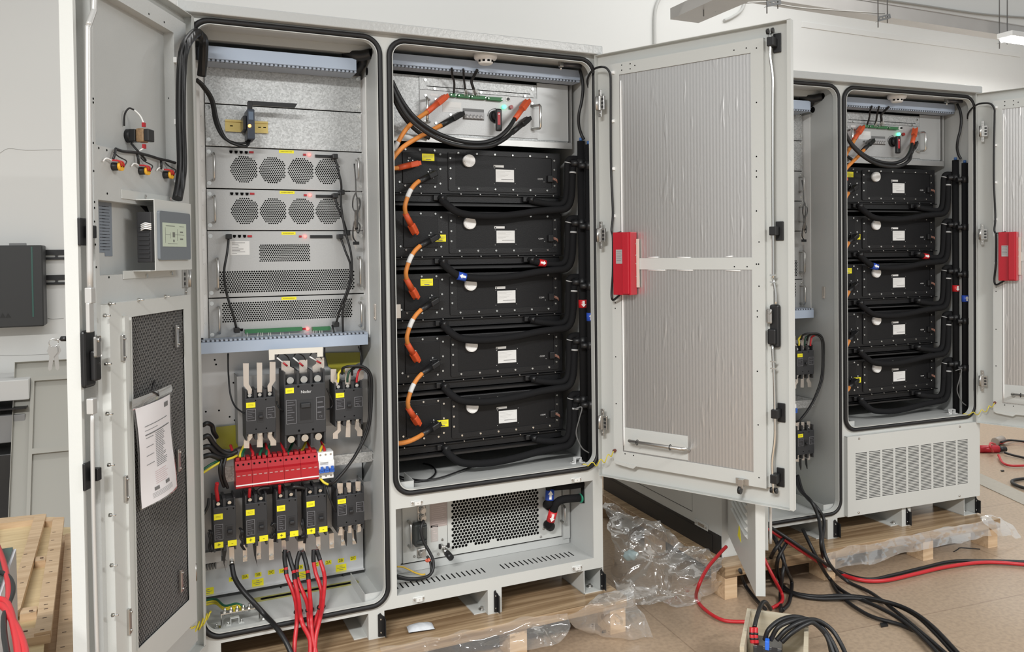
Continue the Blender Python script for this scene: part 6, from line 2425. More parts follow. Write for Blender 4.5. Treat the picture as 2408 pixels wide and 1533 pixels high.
for q, r in (((390, 345), 0.014), ((392, 408), 0.014), ((390, 705), 0.015)):
    a = P10(*q, CYF)
    mb = MB()
    mb.box(a.x - r, a.x + r, CYF - 0.005, CYF - 0.002, a.z - r, a.z + r, bev=0.003)
    mb.cyl((a.x, CYF - 0.005, a.z), (a.x + 0.002, CYF - 0.018, a.z), r * 0.75, n=16)
    mb.cyl((a.x + 0.002, CYF - 0.018, a.z), (a.x + 0.002, CYF - 0.021, a.z), r * 0.55, n=16)
    part('round_socket', mb, STEELB, t_)
a, b = P10(345, 485, 0.12), P10(448, 650, 0.12)
mb = MB()
mb.box(a.x, b.x, 0.125, CYF - 0.002, b.z, a.z, bev=0.003)
mb.box(a.x + 0.004, b.x - 0.004, 0.118, 0.125, b.z + 0.010, b.z + 0.020, bev=0.002)
mb.box(a.x + 0.010, b.x - 0.002, 0.119, 0.125, b.z + 0.024, a.z - 0.006, bev=0.002)
part('multipole_plug', mb, mat('dark_grey_plug', (0.04, 0.045, 0.045), 0.45), t_)
for q0, q1, n, m in (((460, 290), (607, 475), 12, PINKL), ((468, 480), (530, 608), 7, mat('greyish_label', (0.46, 0.42, 0.40), 0.5))):
    a, b = P10(*q0, CYF), P10(*q1, CYF)
    mb = MB()
    mb.box(a.x, b.x, CYF - 0.0028, CYF - 0.002, b.z, min(a.z, 0.499))
    mb.mi = 1
    for k in range(n):
        z = b.z + (min(a.z, 0.499) - b.z) * (k + 0.7) / (n + 0.5)
        mb.box(a.x + 0.006, b.x - 0.004 - 0.006 * (k % 3), CYF - 0.0031, CYF - 0.0028, z - 0.0006, z + 0.0006)
    part('rating_label', mb, [m, mat('pink_print', (0.60, 0.52, 0.50), 0.6)], t_)
for q in ((322, 562), (330, 447), (333, 735), (1385, 572), (1406, 505), (1402, 250), (565, 596), (532, 716)):
    a = P10(*q, CYF)
    mb = MB()
    mb.screw((a.x, CYF - 0.002, a.z), 0.0045, 0.003)
    part('screw', mb, STEELB, t_)
a = P10(590, 690, 0.12)
mb = MB()
c0_, c1_ = P10(555, 650, CYF - 0.002), P10(640, 750, 0.085)
mb.cyl(c0_, c0_.lerp(c1_, 0.6), 0.009, n=12)
mb.mi = 1
mb.cyl(c0_.lerp(c1_, 0.6), c1_, 0.0105, n=14)
for q in ((547, 650), (618, 640)):
    P = P10(*q, 0.125)
    mb.box(P.x - 0.004, P.x + 0.004, 0.121, 0.129, P.z - 0.010, P.z + 0.006, bev=0.002)
mb.mi = 0
P = P10(582, 655, 0.128)
mb.cyl((P.x - 0.014, 0.128, P.z), (P.x + 0.014, 0.128, P.z), 0.003, n=8)
part('drain_valve', mb, [STEEL, BLACKP], t_)
mb = MB()
a, b = P10(1568, 300, CYF), P10(1735, 560, CYF)
mb.box(a.x, 1.2480, CYF - 0.003, CYF + 0.002, b.z, 0.4995)
part('side_plate', mb, PAINTIN, t_)
# coolant pipes of the chiller
for lb, pts, tp, m, arrow, (ea, eb) in (
    ('black elbowed pipe with blue flow tape right of the chiller grille', [(1455, 150, 0.10), (1462, 200, 0.10), (1455, 290, 0.10), (1440, 305, 0.125), (1436, 303, CYF - 0.003)], (1462, 222), BLUE, -1, (0, 0)),
    ('black bent pipe with red flow tape from the right wall to the chiller', [(1755, 240, 0.075), (1700, 250, 0.080), (1580, 262, 0.085), (1520, 290, 0.09), (1495, 345, 0.10), (1470, 430, 0.11), (1450, 470, 0.125), (1440, 470, CYF - 0.003)], (1478, 395), REDT, -1, (0, 0)),
):
    P = L10(pts)
    t_ = thing('coolant_pipe', lb, 'pipe', P[0], group='coolant pipes at the chiller')
    mb = MB()
    mb.tube(P, 0.0135, n=14)
    part('foam_sleeve', mb, FOAM, t_)
    mb = MB()
    mb.cyl(P[-1] + Vector((0, -0.028, 0)), P[-1], 0.0165, n=16)
    part('elbow', mb, BLACKP, t_)
    cc = catmull(P, 8)
    i = min(range(1, len(cc) - 1), key=lambda k: (cc[k] - P10(tp[0], tp[1], cc[k].y)).length)
    tape(t_, cc[i], cc[i + 1] - cc[i - 1], 0.0152, 0.019, m, arrow if m is BLUE else 1)
t_ = thing('coolant_pipe', 'black riser pipe with a steel drain nipple at the right wall of the lower compartment', 'pipe', P10(1755, 290, 0.07), group='coolant pipes at the chiller')
mb = MB()
mb.tube(L10([(1500, 155, 0.07), (1640, 145, 0.07), (1752, 128, 0.07)]), 0.0135, n=14, spline=False)
mb.cyl(P10(1755, 118, 0.07), P10(1755, 285, 0.07), 0.0145, n=14)
part('foam_sleeve', mb, FOAM, t_)
mb = MB()
mb.cyl(P10(1755, 285, 0.07), P10(1755, 342, 0.07), 0.0065, n=8)
part('drain_nipple', mb, STEELB, t_)
mb = MB()
for q in ((1720, 252), (1768, 130)):
    a = P10(*q, 0.075)
    mb.cyl((a.x - 0.0025, a.y, a.z), (a.x + 0.0025, a.y, a.z), 0.0158, n=16)
part('green_clip', mb, mat('green_clip_plastic', (0.03, 0.30, 0.18), 0.4), t_)
cable('lead', L10([(412, 438, 0.115), (395, 480, 0.105), (390, 540, 0.100), (415, 620, 0.095), (460, 700, 0.085), (490, 770, 0.075), (488, 850, 0.065), (450, 900, 0.06), (370, 920, 0.055), (270, 920, 0.055), (190, 900, 0.055)]), 0.0050, BLACKC, 'black power lead looping down from the chiller sockets', 'cable')
cable('lead', L10([(440, 735, 0.10), (462, 770, 0.09), (475, 830, 0.08), (470, 880, 0.07), (430, 912, 0.065), (330, 932, 0.065), (195, 918, 0.06)]), 0.0045, BLACKC, 'black power lead from the lowest chiller socket to the left', 'cable')
cable('lead', L10([(190, 822, 0.14), (240, 826, 0.138), (290, 848, 0.132), (340, 872, 0.125), (395, 888, 0.115), (425, 884, 0.11)]), 0.0026, mat('amber_wire', (0.66, 0.42, 0.03), 0.45), 'amber earth lead on the floor left of the chiller', 'wire')
mb = MB()
a, b = P10(440, 760, 0.095), P10(458, 775, 0.095)
mb.tube(L10([(430, 765, 0.10), (445, 775, 0.095), (455, 762, 0.09), (462, 780, 0.085)]), 0.005, n=7)
part('warning_tag', mb, mat('red_white_tag', (0.7, 0.14, 0.08), 0.5), None, label='crumpled red tag on the lowest chiller lead', cat='tag')

# ------------------------------------------------------------------ equipment on the doors
def lW(px, py, v):
    return FDL @ lY(px, py, v)


def rW(px, py, v):
    return FDR @ Y(px, py, v, FDR)


# red aerosol fire unit on the right door
t_ = thing('fire_suppression_unit', 'red boxed fire suppression unit screwed to the inside of the right door, near cabinet', 'fire unit', rW(1467, 620, -0.04), F=I4, dup=True)
a, b = Y(1447, 545, -0.055, FDR), Y(1490, 693, -0.055, FDR)
mb = MB()
zt_, zb_ = Y(1468, 546, -0.055, FDR).z, Y(1468, 693, -0.055, FDR).z
xm = Y(1466, 600, -0.06, FDR).x
mb.box(a.x, b.x, -0.072, -0.031, zb_, zt_, bev=0.0015)
mb.box(xm + 0.006, b.x - 0.004, -0.080, -0.072, zb_ + 0.004, zt_ - 0.002, bev=0.0015)
part('housing', mb, REDL, t_, F=FDR)
c, e = Y(1447, 587, -0.0725, FDR), Y(1466, 620, -0.0725, FDR)
mb = MB()
mb.box(c.x + 0.002, xm + 0.004, -0.0727, -0.0721, e.z, c.z)
mb.mi = 1
for k in range(6):
    mb.box(c.x + 0.004, xm - 0.002 * (k % 2), -0.0730, -0.0727, c.z - 0.006 - 0.006 * k, c.z - 0.0045 - 0.006 * k)
part('rating_label', mb, [mat('grey_label', (0.42, 0.40, 0.40), 0.5), INK], t_, F=FDR)
c, e = Y(1489, 562, -0.035, FDR), Y(1502, 676, -0.035, FDR)
mb = MB()
mb.box(b.x, e.x + 0.002, -0.036, -0.031, e.z, c.z, bev=0.0008)
part('mounting_flange', mb, mat('cream_flange', (0.62, 0.57, 0.50), 0.5), t_, F=FDR)
for py in (573, 600, 620, 650, 668):
    P = Y(1495, py, -0.036, FDR)
    mb = MB()
    mb.screw((P.x, -0.036, P.z), 0.003, 0.003)
    part('screw', mb, STEEL, t_, F=FDR)
mb = MB()
mb.tube([(a.x - 0.012, -0.05, zt_ - 0.004), (a.x + 0.002, -0.060, zt_ - 0.003), (a.x + 0.025, -0.06, zt_ + 0.001)], 0.0025, n=6)
part('lead_stub', mb, BLACKC, t_, F=FDR)

# touch panel on the left door
t_ = thing('touch_panel', 'grey touch-screen control panel on a bent bracket inside the left door', 'control panel', lW(405, 560, -0.06))
# the bracket is folded towards the hinge: its face stands proud of the tray
pz0, pz1 = lY(405, 635, -0.060).z, lY(405, 476, -0.060).z
pxa, pxb = lY(363, 560, -0.075).x, lY(449, 560, -0.075).x
mb = MB()
mb.box(pxa, pxb, -0.0765, -0.0745, pz0, pz1, bev=0.0005)
mb.box(pxa, pxb, -0.0745, -0.030, pz1 - 0.002, pz1)
mb.box(pxa - 0.02, pxb, -0.0745, -0.030, pz0, pz0 + 0.002)
mb.box(pxa - 0.06, pxb, -0.034, -0.0315, pz1 - 0.002, pz1 + 0.018)
mb.box(pxa - 0.06, pxb, -0.034, -0.0315, pz0 - 0.016, pz0 + 0.002)
part('bracket', mb, PAINT, t_, F=FDL)
fx0_, fx1_ = lY(373, 560, -0.080).x, lY(445, 560, -0.080).x
fz0_, fz1_ = lY(408, 611, -0.08).z, lY(408, 499, -0.08).z
mb = MB()
mb.prism(rrect(fx0_, fx1_, fz0_, fz1_, 0.006, 4), -0.0835, -0.0766)
part('bezel', mb, mat('slate_grey_bezel', (0.16, 0.18, 0.20), 0.4), t_, F=FDL)
sx0_, sx1_ = lY(383, 560, -0.084).x, lY(438, 560, -0.084).x
sz0_, sz1_ = lY(410, 580, -0.084).z, lY(410, 525, -0.084).z
mb = MB()
mb.mi = 0
mb.box(sx0_, sx1_, -0.0842, -0.0835, sz0_, sz1_)
mb.mi = 1
sw, sh = sx1_ - sx0_, sz1_ - sz0_


def sl(x0, z0, x1, z1):
    mb.box(sx0_ + sw * x0, sx0_ + sw * x1, -0.0845, -0.0842, sz0_ + sh * z0, sz0_ + sh * z1)


for q in ((0.10, 0.15, 0.11, 0.8), (0.10, 0.5, 0.30, 0.515), (0.30, 0.35, 0.31, 0.6), (0.40, 0.4, 0.5, 0.62), (0.5, 0.5, 0.9, 0.515), (0.6, 0.25, 0.61, 0.75), (0.72, 0.6, 0.85, 0.66), (0.72, 0.3, 0.85, 0.36), (0.2, 0.12, 0.6, 0.135), (0.12, 0.86, 0.5, 0.885), (0.7, 0.86, 0.9, 0.885), (0.42, 0.2, 0.48, 0.3)):
    sl(*q)
part('screen', mb, [mat('pale_green_grey_screen', (0.30, 0.33, 0.26), 0.25, emit=((0.42, 0.46, 0.36), 0.35)), mat('screen_graphic', (0.16, 0.17, 0.15), 0.4)], t_, F=FDL, label='lit touch screen with a wiring diagram')
mb = MB()
mb.box(pxa - 0.012, pxa + 0.012, -0.0740, -0.040, pz0 + 0.02, pz1 - 0.03, bev=0.002)
for k in range(8):
    mb.box(pxa - 0.014, pxa - 0.012, -0.070, -0.045, pz0 + 0.03 + 0.010 * k, pz0 + 0.035 + 0.010 * k)
part('rear_housing', mb, mat('black_rear_housing', (0.018, 0.018, 0.02), 0.5), t_, F=FDL)
mb = MB()
for k in range(4):
    mb.tube([lY(330 + 4 * k, 482, -0.012), lY(342 + 3 * k, 495 + 3 * k, -0.03), lY(352 + k, 505 + 4 * k, -0.045), lY(357, 512 + 5 * k, -0.05)], 0.0018, n=6)
part('lead', mb, BLACKC, t_, F=FDL)
mb = MB()
for k in range(4):
    z = lY(352, 530, -0.06).z - 0.004 * k
    mb.tube([(pxa - 0.012, -0.05, z), (pxa - 0.022, -0.065, z + 0.004), (pxa - 0.012, -0.074, z + 0.002)], 0.0016, n=6)
part('white_lead_loop', mb, WHITE, t_, F=FDL)
# rating plate sticker beside it
a, b = lY(230, 474, -0.0045), lY(264, 594, -0.0045)
t_ = thing('rating_plate', 'blue-grey rating plate with rows of small print left of the touch panel', 'rating plate', lW(245, 540, -0.005))
mb = MB()
mb.box(a.x, b.x, -0.0052, -0.0041, b.z, a.z)
mb.box(b.x - 0.03, b.x, -0.0052, -0.0041, b.z - 0.008, b.z)
mb.mi = 1
for k in range(15):
    z = a.z - 0.010 - 0.0068 * k
    mb.box(a.x + 0.004, a.x + 0.030 - 0.004 * (k % 3), -0.0055, -0.0052, z, z + 0.0018)
    mb.box(b.x - 0.040, b.x - 0.012 + 0.003 * (k % 2), -0.0055, -0.0052, z, z + 0.0018)
part('plate', mb, [mat('blue_grey_plate', (0.22, 0.25, 0.29), 0.45), mat('plate_print', (0.10, 0.11, 0.13), 0.6)], t_, F=FDL)

# indicator lamps seen from behind, sounder, and their harness
for i, (q, e) in enumerate((((243, 388), (268, 389)), ((308, 398), (330, 400)), ((366, 408), (388, 409)))):
    a = lY(q[0], q[1], -0.004)
    t_ = thing('indicator_lamp_body', 'black indicator lamp body with yellow rear cap, %s of three on left door' % ('leftmost', 'middle', 'rightmost')[i], 'indicator lamp', FDL @ a, group='indicator lamps on the left door')
    zc = (lY(q[0], q[1], -0.02).z + lY(e[0], e[1], -0.05).z) / 2
    xc = lY(q[0], q[1], -0.010).x
    if i == 0:
        zc -= 0.0
    mb = MB()
    mb.cyl((xc, -0.0045, zc), (xc, -0.018, zc), 0.0145, n=18, r2=0.0105)
    mb.cyl((xc, -0.018, zc), (xc, -0.046, zc), 0.0100, n=18, r2=0.0088)
    part('body', mb, BLACKP, t_, F=FDL)
    mb = MB()
    mb.mi = 0
    mb.cyl((xc, -0.046, zc), (xc, -0.052, zc), 0.0102, n=18)
    mb.mi = 1
    for s in (-1, 1):
        mb.cyl((xc + s * 0.0045, -0.053, zc), (xc + s * 0.0045, -0.0536, zc), 0.0022, n=8)
    part('terminal_cap', mb, [mat('amber_yellow_cap', (0.80, 0.42, 0.03), 0.4), HOLE], t_, F=FDL)
    mb = MB()
    for s, mi in ((-1, 0), (1, 0)):
        mb.tube([(xc + s * 0.0045, -0.054, zc), (xc + s * 0.006 - 0.006, -0.052, zc + 0.010), (xc - 0.020, -0.040, zc + 0.011)], 0.002, n=6)
    part('red_crimp', mb, RED, t_, F=FDL)
    mb = MB()
    mb.tube([(xc - 0.020, -0.040, zc + 0.011), (xc - 0.038, -0.038, zc + 0.013), (xc - 0.045, -0.035, zc + 0.006)], 0.0016, n=6)
    part('white_lead', mb, WHITE, t_, F=FDL)
    mb = MB()
    mb.tube([(xc + 0.0045, -0.055, zc + 0.002), (xc + 0.022, -0.05, zc + 0.014), (xc + 0.010, -0.04, zc + 0.022), (xc - 0.004 + 0.0, -0.036, zc + 0.030)], 0.0014, n=6)
    part('black_lead', mb, BLACKC, t_, F=FDL)
cable('lamp_harness', [lW(*q) for q in ((272, 350, -0.038), (290, 356, -0.040), (320, 359, -0.040), (350, 366, -0.040), (376, 374, -0.042), (395, 378, -0.045), (412, 383, -0.050))], 0.0035, BLACKC, 'black taped harness running above the three indicator lamps to the door hinge side', 'cable')
for q, q2, lb in (((272, 351), (266, 374), 'leftmost'), ((322, 360), (326, 386), 'middle'), ((378, 374), (379, 398), 'rightmost')):
    cable('lamp_harness', [lW(q[0], q[1], -0.038), lW((q[0] + q2[0]) / 2 + 1, (q[1] + q2[1]) / 2, -0.042), lW(q2[0], q2[1], -0.04)], 0.0028, BLACKC, 'short black branch of the harness above the %s indicator lamp' % lb, group='harness branches above the lamps')
t_ = thing('sounder', 'small black sounder with a brown coil board on the left door above the lamps', 'sounder', lW(322, 320, -0.004))
zc, xc = lY(310, 318, -0.02).z, lY(303, 318, -0.008).x
mb = MB()
mb.cyl((xc, -0.0045, zc), (xc, -0.016, zc), 0.016, n=18)
mb.box(xc - 0.014, xc + 0.014, -0.030, -0.014, zc - 0.014, zc + 0.014, bev=0.002)
mb.box(xc - 0.014, xc + 0.014, -0.062, -0.050, zc - 0.014, zc + 0.014, bev=0.002)
part('body', mb, BLACKP, t_, F=FDL)
mb = MB()
mb.box(xc - 0.013, xc + 0.013, -0.050, -0.030, zc - 0.016, zc + 0.016, bev=0.004)
part('coil', mb, mat('brown_coil', (0.26, 0.16, 0.08), 0.5, var=('noise', 220, 0.6)), t_, F=FDL)
mb = MB()
for s in (-1, 1):
    mb.box(xc - 0.004, xc + 0.004, -0.047, -0.041, zc + s * 0.020, zc + s * 0.030)
part('red_crimp', mb, RED, t_, F=FDL)
mb = MB()
mb.tube([(xc, -0.044, zc + 0.028), (xc - 0.004, -0.038, zc + 0.045), (xc - 0.012, -0.028, zc + 0.058)], 0.0018, n=6)
mb.tube([(xc, -0.044, zc - 0.028), (xc - 0.008, -0.036, zc - 0.036)], 0.0018, n=6)
part('white_lead', mb, WHITE, t_, F=FDL)
mb = MB()
mb.tube([(xc - 0.012, -0.028, zc + 0.058), (xc - 0.020, -0.020, zc + 0.060), (xc - 0.024, -0.012, zc + 0.045), (xc - 0.020, -0.008, zc + 0.02)], 0.0020, n=6)
mb.tube([(xc - 0.006, -0.016, zc - 0.018), (xc - 0.004, -0.030, zc - 0.035), (xc + 0.010, -0.036, zc - 0.048), (xc + 0.02, -0.037, zc - 0.055)], 0.0024, n=6)
part('black_lead', mb, BLACKC, t_, F=FDL)

# paper in a zip bag tied to the filter mesh
cs = [lY(*q, -0.062) for q in ((318, 962), (399, 927), (413, 1143), (337, 1197))]
t_ = thing('test_report', 'white printed test report inside the clear bag on the left door', 'document', lW(365, 1060, -0.06))


def quadgrid(mb, C, nu, nv, bulge, off):
    vv = []
    for j in range(nv + 1):
        row = []
        for i in range(nu + 1):
            u, v = i / nu, j / nv
            p = (C[0] * (1 - u) + C[1] * u) * (1 - v) + (C[3] * (1 - u) + C[2] * u) * v
            p = Vector(p)
            p.y += off - bulge * math.sin(math.pi * u) * (0.3 + 0.7 * v) - 0.003 * math.sin(5 * v + 3 * u)
            row.append(mb.bm.verts.new(p))
        vv.append(row)
    for j in range(nv):
        for i in range(nu):
            mb._new([mb.bm.faces.new((vv[j][i], vv[j][i + 1], vv[j + 1][i + 1], vv[j + 1][i]))], True)
    return vv


mb = MB()
quadgrid(mb, cs, 8, 10, 0.010, 0.0)
part('paper', mb, mat('report_paper', (0.78, 0.76, 0.78), 0.6), t_, F=FDL)
mb = MB()


def pp(u, v, o=-0.0008):
    p = (cs[0] * (1 - u) + cs[1] * u) * (1 - v) + (cs[3] * (1 - u) + cs[2] * u) * v
    p = Vector(p)
    p.y += o - 0.010 * math.sin(math.pi * u) * (0.3 + 0.7 * v) - 0.003 * math.sin(5 * v + 3 * u)
    return p


def ink(u0, v0, u1, v1):
    n = max(1, int((u1 - u0) / 0.12))
    for k in range(n):
        ua, ub = u0 + (u1 - u0) * k / n, u0 + (u1 - u0) * (k + 1) / n
        mb.poly([pp(ua, v0), pp(ub, v0), pp(ub, v1), pp(ua, v1)])


random.seed(11)
mb.mi = 0
ink(0.76, 0.05, 0.90, 0.10)
ink(0.15, 0.20, 0.85, 0.207)
ink(0.15, 0.245, 0.5, 0.250)
ink(0.15, 0.285, 0.92, 0.297)
for k in range(20):
    v = 0.31 + 0.018 * k
    ink(0.42, v, 0.42 + random.uniform(0.22, 0.34), v + 0.006)
    if k % 5 == 0:
        ink(0.16, v + 0.01, 0.36, v + 0.016)
ink(0.30, 0.85, 0.42, 0.885)
ink(0.60, 0.84, 0.72, 0.875)
for k in range(4):
    ink(0.24, 0.905 + 0.014 * k, 0.80, 0.908 + 0.014 * k)
mb.mi = 1
for k in range(7):
    v = 0.70 + 0.02 * k
    ink(0.35, v, 0.35 + random.uniform(0.3, 0.45), v + 0.004)
part('print', mb, [INK, mat('pink_ink', (0.55, 0.36, 0.36), 0.6)], t_, F=FDL)
t_ = thing('zip_bag', 'clear zip bag with a grey strip tied by wire to the door mesh', 'bag', lW(365, 1060, -0.066))
mb = MB()
cb_ = [lY(*q, -0.058) for q in ((311, 955), (402, 905), (414, 1146), (334, 1200))]
quadgrid(mb, cb_, 6, 8, 0.012, 0.0)
cb2 = [lY(*q, -0.066) for q in ((311, 952), (402, 905), (402, 921), (314, 966))]
quadgrid(mb, cb2, 4, 2, 0.0, 0.0)
part('zip_bag', mb, BAGM, t_, F=FDL)
mb = MB()
cb3 = [lY(*q, -0.063) for q in ((311, 940), (402, 904), (403, 918), (313, 960))]
quadgrid(mb, cb3, 4, 1, 0.0, 0.0)
part('zip_strip', mb, mat('grey_zip_strip', (0.40, 0.41, 0.41), 0.35), t_, F=FDL)
mb = MB()
mb.tube([lY(360, 905, -0.046), lY(364, 895, -0.052), lY(358, 918, -0.066), lY(368, 925, -0.068), lY(373, 930, -0.068), (lY(370, 918, -0.064))], 0.0018, n=6)
part('tie_wire', mb, BLACKC, t_, F=FDL)

# keys hanging from the outside handle
kp = FDL @ Vector((-0.540, 0.025, hk.z + 0.002))
t_ = thing('key_ring', 'ring with two steel keys hanging from the outside handle of the left door', 'keys', kp)
k0 = Y(130, 806, kp.y)
mb = MB()
kc = Y(126, 806, kp.y)
mb.cyl(kp, Y(131, 800, kp.y), 0.0018, n=8)
mb.box(Y(126, 800, kp.y).x, Y(146, 800, kp.y).x, kp.y - 0.001, kp.y + 0.001, Y(135, 798, kp.y).z - 0.003, Y(135, 798, kp.y).z + 0.002)
part('inserted_key', mb, STEELB, t_)
mb = MB()
mb.tube([(kc.x + 0.0085 * math.cos(k * 0.3142), kc.y + 0.002, kc.z + 0.0085 * math.sin(k * 0.3142)) for k in range(21)], 0.0008, n=5, spline=False)
part('ring', mb, STEEL, t_)
for dx_, an in ((-0.001, 0.15), (0.002, -0.08)):
    M = Matrix.Translation((kc.x + dx_, kc.y + (0.001 if an > 0 else 0.004), kc.z - 0.008)) @ Matrix.Rotation(an, 4, 'Y')
    mb = MB()
    mb.prism([(-0.008, 0), (0.008, 0), (0.010, -0.010), (0.004, -0.020), (0.0035, -0.046), (0.0, -0.050), (-0.0035, -0.046), (-0.004, -0.020), (-0.010, -0.010)], -0.0008, 0.0008, M=M)
    part('key', mb, STEELB, t_)

# ------------------------------------------------------------------ the far cabinet: copies of everything it shares
door_turn = Matrix.Translation((1.2819, -0.012, 0)) @ Matrix.Rotation(math.radians(-2.0), 4, 'Z') @ Matrix.Translation((-1.2819, 0.012, 0))


def far(s):
    return s.replace('of the near cabinet', 'of the far cabinet').replace('in the near cabinet', 'in the far cabinet').replace('near cabinet', 'far cabinet')


FARC = {}
for o in list(DUP):
    M = F2 @ WM[o]
    on_door = o.name.startswith('fire_suppression') or (o.name.startswith('lead') and 'red unit' in o['label'])
    if on_door:
        M = F2 @ door_turn @ WM[o]
    lab = o['label']
    lab = lab + ', near cabinet' if 'near cabinet' not in lab else lab
    r = copytree(o, M, far(lab), far(o['group']) if 'group' in o else None)
    FARC[o] = r
    if o is cabinet:
        for ch in list(r.children):
            if ch.name.startswith('door') and not ch.name.startswith('door_seal') and 'right-hand' in ch.get('label', ''):
                ch.matrix_basis = WM[cabinet].inverted() @ door_turn @ WM[cabinet]
FCAB = FARC[cabinet]
FCAB['label'] = 'tall light grey far cabinet at the right, open, with a louvred cover below its batteries'
# its louvred lower cover
mb = MB()
gx = [0.559, 1.287]
gz = [Y(1982.5, 1217.6, -0.018, F2).z, Y(1984, 1029, -0.018, F2).z]
cov = thing('louvred_cover', 'light grey slotted cover panel screwed over the lower compartment of the far cabinet', 'cover panel', ((gx[0] + gx[1]) / 2, -0.018, gz[0]), F=F2)
a, b = Y(2012, 1064, -0.018, F2), Y(2276, 1137, -0.018, F2)
sx = [a.x, b.x]
sz = [Y(2012, 1176, -0.018, F2).z, a.z]
nc, ns_ = 9, 30
holes = []
cw = (sx[1] - sx[0] + 0.0105) / nc
rh = (sz[1] - sz[0]) / ns_
for i in range(nc):
    for j in range(ns_):
        x0 = sx[0] + cw * i
        z0 = sz[0] + rh * j
        holes.append([(x0, z0), (x0 + cw - 0.0105, z0), (x0 + cw - 0.0105, z0 + rh * 0.44), (x0, z0 + rh * 0.44)])
mb.holed([(gx[0], gz[0]), (gx[1], gz[0]), (gx[1], gz[1]), (gx[0], gz[1])], holes, -0.018, -0.0165)
mb.box(gx[0], gx[0] + 0.0015, -0.0165, -0.0005, gz[0], gz[1])
mb.box(gx[1] - 0.0015, gx[1], -0.0165, -0.0005, gz[0], gz[1])
mb.box(gx[0], gx[1], -0.0165, -0.0005, gz[1] - 0.0015, gz[1])
mb.box(gx[0], gx[1], -0.0165, -0.0005, gz[0], gz[0] + 0.0015)
part('slotted_panel', mb, PAINT, cov, F=F2)
mb = MB()
mb.box(sx[0] - 0.01, sx[1] + 0.01, -0.0132, -0.0122, sz[0] - 0.01, sz[1] + 0.01)
part('filter_backing', mb, mat('dark_filter_pad', (0.03, 0.03, 0.032), 0.8), cov, F=F2)
for q in ((2020, 1031), (2257, 1003), (2019, 1205), (2256, 1166)):
    P = Y(*q, -0.018, F2)
    mb = MB()
    mb.screw((P.x, -0.018, P.z), 0.0048, 0.003)
    part('screw', mb, STEELB, cov, F=F2)
for ch in list(FCAB.children):
    if ch.name.startswith('cover_latch'):
        for g in list(ch.children):
            bpy.data.objects.remove(g)
        bpy.data.objects.remove(ch)
# left side of the far cabinet: plinth strip, hatch seam, connector plate
mb = MB()
mb.box(L - 0.0016, L - 0.0001, 0.004, DEP, FT, FB - 0.0005)
mb.box(L - 0.003, L - 0.0016, 0.06, DEP - 0.06, FT + 0.008, FB - 0.012)
part('side_plinth_cover', mb, mat('black_plinth_sheet', (0.014, 0.013, 0.013), 0.45), FCAB, F=F2)
mb = MB()
A_, B2_ = X(1470, 1118, L, F2), X(1628, 1202, L, F2)
mb.box(L - 0.0006, L - 0.0001, B2_.y, A_.y + 0.3, B2_.z - 0.0015, B2_.z + 0.001)
mb.box(L - 0.0004, L - 0.0001, B2_.y - 0.001, B2_.y, B2_.z, 0.9)
part('side_hatch_seam', mb, mat('dark_seam', (0.05, 0.05, 0.05), 0.6), FCAB, F=F2)
P = X(1650, 1234, L, F2)
mb = MB()
mb.box(L - 0.003, L - 0.0001, P.y - 0.045, P.y + 0.045, P.z - 0.012, P.z + 0.012, bev=0.001)
mb.mi = 1
mb.box(L - 0.0034, L - 0.003, P.y - 0.022, P.y + 0.022, P.z - 0.006, P.z + 0.006)
for s in (-1, 1):
    mb.cyl((L - 0.003, P.y + s * 0.034, P.z), (L - 0.006, P.y + s * 0.034, P.z), 0.004, n=10)
part('lifting_plate', mb, [PAINT, STEELB], FCAB, F=F2)

# ------------------------------------------------------------------ pallets
def pallet(label, x0, x1, F, film_lab):
    y0, y1 = -0.075, 1.02
    t_ = thing('wooden_pallet', label, 'pallet', ((x0 + x1) / 2, 0.45, 0), F=F, group='wooden pallets under the cabinets')
    mb = MB()
    mb.box(x0, x1, y0, y1, 0.082, FT, bev=0.002)
    part('deck', mb, WOODP, t_, F=F)
    for xx in (x0 + 0.02, x0 + (x1 - x0) * 0.36 - 0.05, x0 + (x1 - x0) * 0.68 - 0.05, x1 - 0.055):
        for yy in (y0 + 0.012, y1 - 0.11):
            mb = MB()
            mb.box(xx, xx + 0.058, yy, yy + 0.09, 0.0, 0.082, bev=0.001)
            part('block', mb, WOODC, t_, F=F)
    mb = MB()
    return t_


# near pallet: the middle block seen at the bottom edge sits at about x = 0.86
pn = thing('wooden_pallet', 'wooden pallet wrapped in torn film under the near cabinet', 'pallet', (0.63, 0.45, 0), group='wooden pallets under the cabinets')
mb = MB()
mb.box(-0.09, 1.335, -0.078, 1.02, 0.090, FT, bev=0.002)
part('deck', mb, WOODP, pn)
bx0 = Y(1199, 1500, -0.066).x
for xx in (-0.06, bx0 - 0.44, bx0, 1.277):
    for yy in (-0.066, 0.42, 0.92):
        mb = MB()
        mb.box(xx, xx + 0.060, yy, yy + 0.085, 0.0, 0.090, bev=0.001)
        part('block', mb, WOODC, pn)
pf = thing('wooden_pallet', 'wooden pallet wrapped in torn film under the far cabinet', 'pallet', (0.63, 0.45, 0), F=F2, group='wooden pallets under the cabinets')
mb = MB()
mb.box(-0.075, 1.325, -0.085, 1.02, 0.085, FT, bev=0.002)
part('deck', mb, WOODP, pf, F=F2)
for xx in (-0.070, Y(1938, 1320, -0.075, F2).x, Y(2171, 1290, -0.075, F2).x, 1.265):
    for yy in (-0.075, 0.42, 0.92):
        mb = MB()
        mb.box(xx, xx + 0.055, yy, yy + 0.085, 0.0, 0.085, bev=0.001)
        part('block', mb, WOODC, pf, F=F2)


